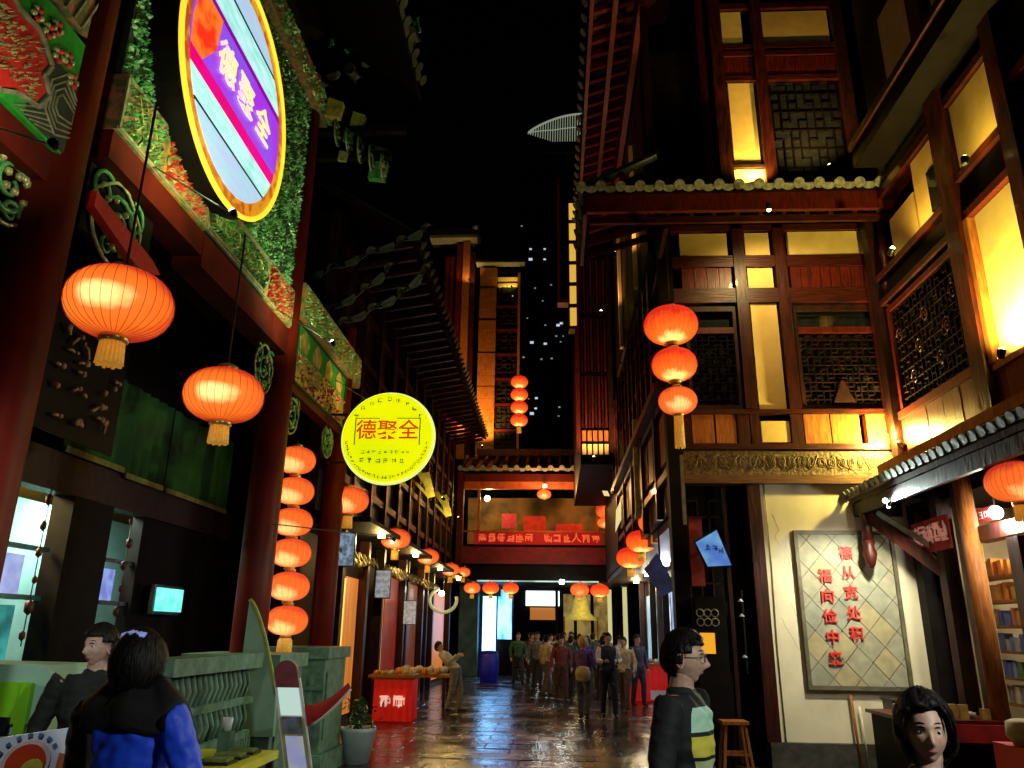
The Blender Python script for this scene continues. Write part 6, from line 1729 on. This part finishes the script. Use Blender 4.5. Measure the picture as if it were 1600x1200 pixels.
def hair_cap(M, parent, style, m=hair_m, seed=1, fine=False):
    rr = random.Random(seed); mb = MB(); nl, nn = 34, 56; vs = []; keep = []
    for i in range(nl + 1):
        lat = -PI / 2 + PI * i / nl
        for j in range(nn):
            lon = 2 * PI * j / nn
            p = head_surface(lat, lon); q = Vector((p.x * 1.0, p.y, p.z))
            off = .012 + .004 * math.sin(j * 2.3 + i) + rr.uniform(0, .004)
            if style == 'full': off = .024 + .008 * math.sin(j * .9 + i * .7) + rr.uniform(0, .004)
            if p.y < 0 and p.z > -.05: base = Vector((x_ := p.x, -.094 * math.cos(lat) * math.cos(lon), p.z)); q = base
            vs.append(M @ (q + q.normalized() * off))
            front = math.cos(lon)
            if style == 'short': lim = (.052 if front > .45 else (.02 if front > .0 else (-.03 if front > -.35 else -.075)))
            else: lim = (.068 if front > .72 else (.045 if front > .5 else (.0 if front > .3 else (-.07 if front > .15 else -.13))))
            keep.append(p.z > lim)
    fs = [(i * nn + j, i * nn + (j + 1) % nn, (i + 1) * nn + (j + 1) % nn, (i + 1) * nn + j) for i in range(nl) for j in range(nn)]
    fs = [f for f in fs if all(keep[k] for k in f)]
    used = sorted({k for f in fs for k in f}); mp_ = {k: n for n, k in enumerate(used)}
    mb.add([vs[k] for k in used], [tuple(mp_[k] for k in f) for f in fs], True)
    o = part('hair', mb, m, parent)
    s = o.modifiers.new('thickness', 'SOLIDIFY'); s.thickness = .01; s.offset = -1
    ms = MB()
    for k in range(520 if fine else 60):
        lon = rr.uniform(0, 2 * PI); front = math.cos(lon)
        end = (R(42) if front > .5 else (R(30) if front > -.05 else (R(5) if front > -.4 else R(-22)))) if style == 'short' else (R(46) if front > .6 else (R(10) if front > .3 else R(-48)))
        end += rr.uniform(-.16, .1); P_ = []
        w_ = rr.uniform(.0012, .0028); l0 = R(rr.uniform(50, 88)); tw = rr.uniform(-.25, .25)
        for q in range(7):
            la = l0 + (end - l0) * q / 6; lo = lon + tw * q / 6
            p = head_surface(la, lo); b_ = Vector((p.x, -.094 * math.cos(la) * math.cos(lo) if p.y < 0 else p.y, p.z))
            off = (.020 if style == 'short' else .034) + .004 * math.sin(q * 1.7 + k) + (rr.uniform(0, .006) if q > 4 else 0)
            P_.append(M @ (b_ + b_.normalized() * off))
        side = Vector((math.cos(lon), math.sin(lon), 0)) * w_
        vs_ = [p + side for p in P_] + [p - side for p in P_]
        ms.add(vs_, [(q, q + 1, 8 + q, 7 + q) for q in range(6)], True)
    part('hair_strands', ms, m, parent, kind='stuff')
    return o
def hand(mb, wrist, d, side, palm_n, s=1.0, n=8):
    """palm, five bent fingers; d = direction of the hand, side = towards the thumb"""
    d = d.normalized(); side = side.normalized(); nn_ = palm_n.normalized()
    w = Vector(wrist)
    skin_tube(mb, [w - d * .01, w + d * .03 * s, w + d * .06 * s, w + d * .092 * s], [.024 * s, .032 * s, .037 * s, .034 * s], 12, [(1, .8), (1.05, .6), (1.1, .5), (1.1, .45)])
    for k, (o_, L_) in enumerate(((.027, .07), (.009, .078), (-.009, .073), (-.026, .058))):
        b0 = w + side * o_ * s + d * .082 * s
        c = .25 + .06 * k
        p1 = b0 + (d + nn_ * c * .5).normalized() * L_ * .45 * s; p2 = p1 + (d + nn_ * (c + .5)).normalized() * L_ * .33 * s; p3 = p2 + (d * .7 + nn_ * (c + .8)).normalized() * L_ * .25 * s
        mb.tube([b0 - d * .02 * s, b0, p1, p2, p3], [.0095 * s, .0098 * s, .0088 * s, .008 * s, .0062 * s], n)
    t0 = w + side * .022 * s + d * .02 * s
    mb.tube([t0, t0 + (side * .8 + d * .7) * .035 * s, t0 + (side * .8 + d * 1.6 + nn_ * .5) * .038 * s, t0 + (side * .8 + d * 2.2 + nn_ * .9) * .04 * s], [.013 * s, .012 * s, .010 * s, .007 * s], n)
def person(loc, rz, h, label, top_m, leg_m, lean=0.0, arms='down', step=.12, hair_style='short', head_turn=0.0, near=False, glasses=False, hair_mat=None, shoe_m=None, top_voxel=None, group=None, bare_arm=False, wide=1.0):
    t = thing('person', label, 'person', loc, group)
    s = h / 1.7
    V = lambda x, y, z: Vector((x * s * wide, y * s, z * s))
    RZ = Matrix.Rotation(rz, 4, 'Z')
    hip = V(0, 0, .93)
    LE = Matrix.Rotation(-lean, 4, 'X')        # lean forward towards -Y
    up = lambda x, y, z: hip + (LE @ V(x, y, z - .93))
    pel = [V(0, 0, .88), hip, up(0, .005, 1.05), up(0, .0, 1.2), up(0, .005, 1.34), up(0, .015, 1.42)]
    pr_ = [.125, .13, .118, .135, .14, .085]
    pf = [(1.15, .82), (1.2, .85), (1.08, .8), (1.15, .82), (1.2, .75), (1.6, .75)]
    body = MB(); topm = MB(); legs = MB(); shoes = MB()
    g_ = lambda rs, f: [r * s * f for r in rs]
    skin_tube(body, pel, g_(pr_, .96), 16, pf)
    skin_tube(topm, pel, g_(pr_, 1.13), 18, pf)
    neck0, neck1 = up(0, .01, 1.38), up(0, -.005, 1.53)
    skin_tube(body, [neck0, up(0, .01, 1.46), neck1], g_([.075, .058, .054], 1), 12)
    skin_tube(topm, [up(0, .01, 1.36), up(0, .012, 1.45)], g_([.1, .066], 1), 12)
    for sd in (-1, 1):
        hj = V(sd * .09, 0, .9); kn = V(sd * .1, -.03 + sd * -step * .6, .5); an = V(sd * .1, .02 - sd * step, .09)
        skin_tube(body, [hj, hj.lerp(kn, .5), kn, kn.lerp(an, .35), an], g_([.09, .078, .056, .055, .037], 1), 12)
        skin_tube(legs, [hj + V(0, 0, .06), hj.lerp(kn, .5), kn, kn.lerp(an, .4), an + V(0, 0, -.02)], g_([.112, .095, .074, .07, .06], 1), 14)
        skin_tube(shoes, [an + V(0, .045, -.045), an + V(0, -.02, -.04), an + V(0, -.12, -.055), an + V(0, -.17, -.062)], g_([.036, .045, .04, .026], 1), 12, [(1, 1), (1, 1.05), (1.05, .75), (1, .6)])
        shd = up(sd * .185, .01, 1.385)
        if arms == 'down' or (arms == 'one' and sd < 0): el = up(sd * .27, .03, 1.12); wr = up(sd * .27, -.06, .88); dd = Vector((0, -.35, -1)); pn = Vector((-sd, -.3, 0)); th = Vector((0, -1, 0))
        elif arms == 'back' or (arms == 'akimbo' and sd < 0): el = up(sd * .3, .04, 1.14); wr = up(sd * .22, -.05, .93); dd = Vector((-sd * .5, -.6, -.6)); pn = Vector((-sd, 0, 0)); th = Vector((0, -1, .2))
        else: el = up(sd * .25, -.02, 1.12); wr = up(sd * .13, -.25, 1.12); dd = Vector((-sd * .5, -1, .05)); pn = Vector((-sd * .6, 0, -.5)); th = Vector((0, 0, 1))
        ar = [.056, .048, .04, .036, .026]
        apts = [shd, shd.lerp(el, .5), el, el.lerp(wr, .4), wr]
        skin_tube(body, [up(sd * .12, .01, 1.37)] + apts, g_([.06] + ar, 1), 12)
        k_ = 4 if bare_arm else 6
        skin_tube(topm, ([up(sd * .1, .01, 1.36)] + apts)[:k_] , g_([.07] + [a + .016 for a in ar], 1)[:k_], 14)
        hand(body, wr, dd, th, pn, s)
    skin_tube(legs, [V(0, 0, .84), V(0, 0, .9), V(0, 0, .98)], g_([.12, .142, .135], 1), 16, [(1.15, .85)] * 3)
    vox = .0065 if near else .013
    bm_ = fuse(body, vox, skin, 'body')
    # head joined to the same mesh
    hc = up(0, -.012, 1.582)
    MH = Matrix.Translation(hc) @ Matrix.Rotation(head_turn, 4, 'Z') @ Matrix.Rotation(-lean * .3, 4, 'X') @ Matrix.Scale(s * 1.0, 4)
    hm = MB(); head_mesh(hm, MH, 44 if near else 20, 64 if near else 28)
    vs = [v.co.copy() for v in bm_.vertices]; fs = [tuple(p.vertices) for p in bm_.polygons]
    allb = MB(); allb.add(vs, fs, True); allb.add(hm.v, hm.f, True)
    bo = link('body', allb.mesh('body', skin, recalc=False), t, loc); bo.rotation_euler = (0, 0, rz); bo.location = (0, 0, 0)
    def cl(name, me, m):
        o = bpy.data.objects.new(name, me); COL.objects.link(o); o.parent = bo; return o
    cl('top', fuse(topm, vox * 1.2, top_m, 'top', 3), top_m)
    cl('trousers', fuse(legs, vox * 1.3, leg_m, 'trousers', 3), leg_m)
    cl('shoes', fuse(shoes, .009, shoe_m or black_plastic, 'shoes', 1), black_plastic)
    # parts below are built in body coordinates
    save = bo.location.copy()
    def local(o): o.location = Vector(o.location) + wloc(bo); return o
    before = set(bo.children)
    hair_cap(MH, bo, hair_style, hair_mat or hair_m, seed=int(abs(loc[0] * 100)), fine=near)
    if near: add_face(bo, MH, glasses)
    else:
        for sd in (-1, 1): part('eye', MB().ball(MH @ Vector((sd * .03, -.088, .0)), .009, 6), eye_d, bo)
        surf_patch(MH, R(-36), R(-31), -R(20), R(20), .002, lips_m, 'lips', bo, -.01, 4, 2)
    for o in set(bo.children) - before: local(o)
    return t, bo, MH
cloth = lambda n, c, c2=None, r=.8: mat('cloth_' + n, c, c2, r, 14, bump=.3, coords='obj')
man_top = bpy.data.materials.new('man_jacket'); man_top.use_nodes = True
nt = man_top.node_tree; N = nt.nodes; Lk = nt.links
tcx = N.new('ShaderNodeTexCoord'); sp = N.new('ShaderNodeSeparateXYZ'); rp = N.new('ShaderNodeValToRGB'); rp.color_ramp.interpolation = 'CONSTANT'
mr = N.new('ShaderNodeMapRange'); mr.inputs['From Min'].default_value = .9; mr.inputs['From Max'].default_value = 1.5
Lk.new(tcx.outputs['Object'], sp.inputs[0]); Lk.new(sp.outputs['Z'], mr.inputs['Value']); Lk.new(mr.outputs['Result'], rp.inputs['Fac'])
E_ = rp.color_ramp.elements; E_[0].color = (.45, .55, .28, 1); E_[0].position = 0
E_[1].color = (.01, .012, .012, 1); E_[1].position = .43
m3 = N.new('ShaderNodeMath'); m3.operation = 'GREATER_THAN'; m3.inputs[1].default_value = -.075; Lk.new(sp.outputs['Y'], m3.inputs[0])
mxx = N.new('ShaderNodeMix'); mxx.data_type = 'RGBA'; mxx.inputs['B'].default_value = (.004, .005, .006, 1)
for pos, c in ((.46, (.62, .55, .06, 1)), (.60, (.01, .012, .012, 1)), (.63, (.4, .68, .5, 1)), (.80, (.015, .018, .018, 1))):
    e = E_.new(pos); e.color = c
Lk.new(m3.outputs[0], mxx.inputs['Factor']); Lk.new(rp.outputs['Color'], mxx.inputs['A']); Lk.new(mxx.outputs['Result'], N['Principled BSDF'].inputs['Base Color']); N['Principled BSDF'].inputs['Roughness'].default_value = .8
man, mbo, _ = person((.615, 3.95, 0), R(62), 1.71, 'man in profile with glasses and a green and yellow striped shirt before the dark doorway', man_top, cloth('black', (.02, .02, .022)), near=True, glasses=True, head_turn=R(12))
blue_top = bpy.data.materials.new('blue_jacket'); blue_top.use_nodes = True
nt = blue_top.node_tree; N = nt.nodes; Lk = nt.links
tcx = N.new('ShaderNodeTexCoord'); dt = N.new('ShaderNodeVectorMath'); dt.operation = 'DOT_PRODUCT'; dt.inputs[1].default_value = (.9, 0, 1)
Lk.new(tcx.outputs['Object'], dt.inputs[0])
m3 = N.new('ShaderNodeMath'); m3.operation = 'GREATER_THAN'; m3.inputs[1].default_value = 0.5
spb = N.new('ShaderNodeSeparateXYZ'); Lk.new(tcx.outputs['Object'], spb.inputs[0])
def _cmp(op, src, v):
    q = N.new('ShaderNodeMath'); q.operation = op; Lk.new(src, q.inputs[0]); q.inputs[1].default_value = v; return q.outputs[0]
def _mul(op, a, b):
    q = N.new('ShaderNodeMath'); q.operation = op; Lk.new(a, q.inputs[0]); Lk.new(b, q.inputs[1]); return q.outputs[0]
_blue = _mul('MAXIMUM', _cmp('LESS_THAN', spb.outputs['X'], -.215), _mul('MULTIPLY', _cmp('LESS_THAN', spb.outputs['Z'], 1.31), _cmp('LESS_THAN', spb.outputs['X'], .1)))
_inv = N.new('ShaderNodeMath'); _inv.operation = 'SUBTRACT'; _inv.inputs[0].default_value = 1; Lk.new(_blue, _inv.inputs[1]); Lk.new(_inv.outputs[0], m3.inputs[0])
mxx = N.new('ShaderNodeMix'); mxx.data_type = 'RGBA'; mxx.inputs['A'].default_value = (.01, .07, .8, 1); mxx.inputs['B'].default_value = (.006, .007, .012, 1)
Lk.new(m3.outputs[0], mxx.inputs['Factor']); Lk.new(mxx.outputs['Result'], N['Principled BSDF'].inputs['Base Color']); N['Principled BSDF'].inputs['Roughness'].default_value = .55
woman, wbo, _ = person((1.27, 2.95, 0), R(-6), 1.5, 'woman with wavy black hair facing the camera at the bottom right', cloth('dark_plum', (.03, .015, .025)), cloth('black', (.02, .02, .022)), near=True, hair_style='full', head_turn=R(-6))
blue, bbo, _ = person((-1.7, 3.35, 0), R(170), 1.67, 'person in a bright blue jacket with dark hair, back to the camera', blue_top, cloth('navy', (.02, .02, .05)), near=True, lean=.12, arms='akimbo', hair_style='full', wide=1.08)
# dark shawl and clip of the person in blue
mb = MB(); vs = []  # dark sheet over the upper back, darker than the blue
for i in range(9):
    t_ = i / 8; z = 1.5 - .19 * t_
    for j in range(13):
        a = PI * (j / 12) * 1.1 - .05 * PI
        r_ = (.12 + .13 * min(1, t_ * 1.8)) * (1 if j < 11 else .97)
        vs.append((r_ * math.cos(a) * 1.0, .02 + r_ * .62 * math.sin(a) + .02 * math.sin(j * 2.1), z - .02 * math.sin(j * 1.7)))
mb.add(vs, [(i * 13 + j, i * 13 + j + 1, (i + 1) * 13 + j + 1, (i + 1) * 13 + j) for i in range(8) for j in range(12)], True)
o = link('dark_back_sheet', mb.mesh('dark_back_sheet', cloth('back_sheet', (.003, .003, .004))), None); o.parent = bbo
m_ = o.modifiers.new('t', 'SOLIDIFY'); m_.thickness = .015
o = link('hair_clip', MB().tube([(-.05, .11, 1.66), (0, .125, 1.67), (.05, .11, 1.66)], .018, 8).mesh('hair_clip', emat('clip_blue', (.35, .45, .95), .35)), None); o.parent = bbo
p4, _, _ = person((-2.78, 4.85, 0), R(20), 1.7, 'person in dark clothes with a lit face looking left, behind the blue jacket', cloth('dark_green', (.006, .01, .006)), cloth('black', (.02, .02, .022)), near=True, head_turn=R(-40))
gcrowd = 'people walking far down the street'
ppl = [((.62, 17.2, 0), R(160), 1.62, 'fair haired person in a purple top with a pale bag on the wet street', (.2, .1, .5), (.1, .1, .12), 'front', mat('fair_hair', (.7, .5, .2), (.5, .3, .1), .6)),
       ((1.18, 17.8, 0), R(8), 1.7, 'person in a dark vest with pale sleeves beside the fair haired person', (.62, .62, .5), (.03, .03, .035), 'front', None),
       ((1.62, 19.0, 0), R(-20), 1.62, 'person in a pale yellow jacket right behind the dark vest', (.75, .6, .3), (.15, .1, .05), 'down', None),
       ((2.1, 20.6, 0), R(30), 1.66, 'person in black walking close to the red stall on the right', (.05, .05, .06), (.03, .03, .04), 'down', None),
       ((.2, 21.5, 0), R(10), 1.6, 'person in a dark red coat left of the fair haired person', (.25, .04, .04), (.1, .05, .03), 'down', None),
       ((-.5, 25, 0), R(0), 1.7, 'person in grey in the crowd just before the gatehouse', (.2, .2, .22), (.05, .05, .06), 'down', None),
       ((.15, 26.2, 0), R(180), 1.65, 'person in a brown coat in the crowd under the gatehouse', (.25, .1, .04), (.08, .05, .04), 'down', None),
       ((1.0, 24.5, 0), R(170), 1.6, 'person in violet in the crowd behind the dark vest', (.12, .06, .3), (.03, .03, .05), 'one', None),
       ((-1.2, 27.5, 0), R(20), 1.68, 'person in dark green nearest the blue bin', (.04, .14, .07), (.03, .03, .04), 'down', None),
       ((.6, 28.0, 0), R(0), 1.72, 'person in black at the back of the crowd', (.03, .03, .035), (.03, .03, .04), 'down', None)]
vest_m = bpy.data.materials.new('dark_vest_pale_sleeves'); vest_m.use_nodes = True
nt = vest_m.node_tree; N = nt.nodes; Lk = nt.links
tcx = N.new('ShaderNodeTexCoord'); sp = N.new('ShaderNodeSeparateXYZ'); Lk.new(tcx.outputs['Object'], sp.inputs[0])
ab = N.new('ShaderNodeMath'); ab.operation = 'ABSOLUTE'; Lk.new(sp.outputs['X'], ab.inputs[0])
gt = N.new('ShaderNodeMath'); gt.operation = 'GREATER_THAN'; gt.inputs[1].default_value = .165; Lk.new(ab.outputs[0], gt.inputs[0])
mxx = N.new('ShaderNodeMix'); mxx.data_type = 'RGBA'; mxx.inputs['A'].default_value = (.02, .02, .022, 1); mxx.inputs['B'].default_value = (.7, .68, .5, 1)
Lk.new(gt.outputs[0], mxx.inputs['Factor']); Lk.new(mxx.outputs['Result'], N['Principled BSDF'].inputs['Base Color']); N['Principled BSDF'].inputs['Roughness'].default_value = .8
MATS['cloth_p1'] = vest_m
ppl += [((-.9, 31.5, 0), R(10), 1.66, 'person in black far beyond the gatehouse, left of the middle', (.02, .02, .02), (.03, .03, .03), 'down', None),
        ((.75, 33, 0), R(-15), 1.7, 'person in a rust coat before the yellow tent', (.3, .1, .04), (.05, .04, .03), 'one', None),
        ((-.1, 30.2, 0), R(170), 1.6, 'person in a teal coat walking away beyond the crowd', (.03, .16, .16), (.03, .03, .04), 'down', None),
        ((1.9, 23.6, 0), R(60), 1.63, 'person in a cream top half hidden behind the red stall walkers', (.6, .5, .35), (.06, .05, .05), 'one', None)]
for i, (lo, rz, h, lab, tc_, lc_, ar, hm_) in enumerate(ppl):
    person(lo, rz, h, lab, cloth('p%d' % i, tc_), cloth('q%d' % i, lc_), arms=ar, hair_mat=hm_, hair_style='full' if i in (0, 7) else 'short', group=gcrowd, step=.1 + .05 * (i % 3))
pool = [o for o in COL.objects if o.get('group') == gcrowd and o.parent is None]
crowd_labels = ['person in pale yellow at the near left corner of the dense crowd', 'person in violet right behind the dark vest in the dense crowd', 'person in teal in the middle of the dense crowd, second row',
    'person in grey at the right side of the dense crowd', 'person in black in the middle of the crowd, third row', 'person in black at the back left of the crowd under the gatehouse',
    'person in green at the back right of the crowd under the gatehouse', 'person in cream at the back middle of the crowd under the gatehouse', 'person in brown under the right gatehouse lanterns',
    'person in rust right behind the gatehouse, in the middle', 'person in dark red beyond the gatehouse below the white sign', 'person in navy beyond the gatehouse beside the yellow tent',
    'person in pale yellow farthest away in the middle of the street', 'person in violet farthest away at the left of the street']
for i, (a, b, r_) in enumerate(((-.2, 23.2, 150), (1.35, 22.3, 40), (.5, 23.6, -30), (1.6, 25.6, 10), (.25, 24.6, 200), (-.75, 28.6, 20), (1.3, 27.2, 160), (-.1, 28.9, -20), (.95, 29.8, 0), (.4, 31.8, 30), (-.4, 33.5, 180), (1.5, 31, -15), (.1, 35, 0), (-.8, 36.5, 20))):
    c = copy_tree(pool[2 + (i * 5) % (len(pool) - 2)]); c.location = (a, b, 0); c.rotation_euler = (0, 0, R(r_))
    c['label'] = crowd_labels[i]
pv = thing('held_bag', 'pale yellow bag held in front of the fair haired person', 'bag', (.62, 17.45, .82))
part('bag', MB().lathe([(.06, .74), (.14, .78), (.16, .92), (.12, 1.02), (.06, 1.04)], (.6, 16.98, 0), 14, sx=1, sy=.6), mat('pale_bag', (.75, .6, .25), rough=.7), pv)
person((-2.2, 18.3, 0), R(80), 1.62, 'person in white bending over the snack table on the left', cloth('white', (.6, .58, .42), (.45, .43, .3)), cloth('pale', (.3, .28, .2)), lean=.75, arms='front')
# faint light on the people near the camera comes from the unseen downlight; small counter light at the kiosk
spot_fixture('kiosk_lamp', 'small white lamp over the lime kiosk at the left edge', (-2.6, 3.1, 2.5), (-3.2, 4.8, 1.2), 40, (.9, 1, 1), bulb_white, None, 140, .06, arm=(-3.2, 3.4, 2.9))
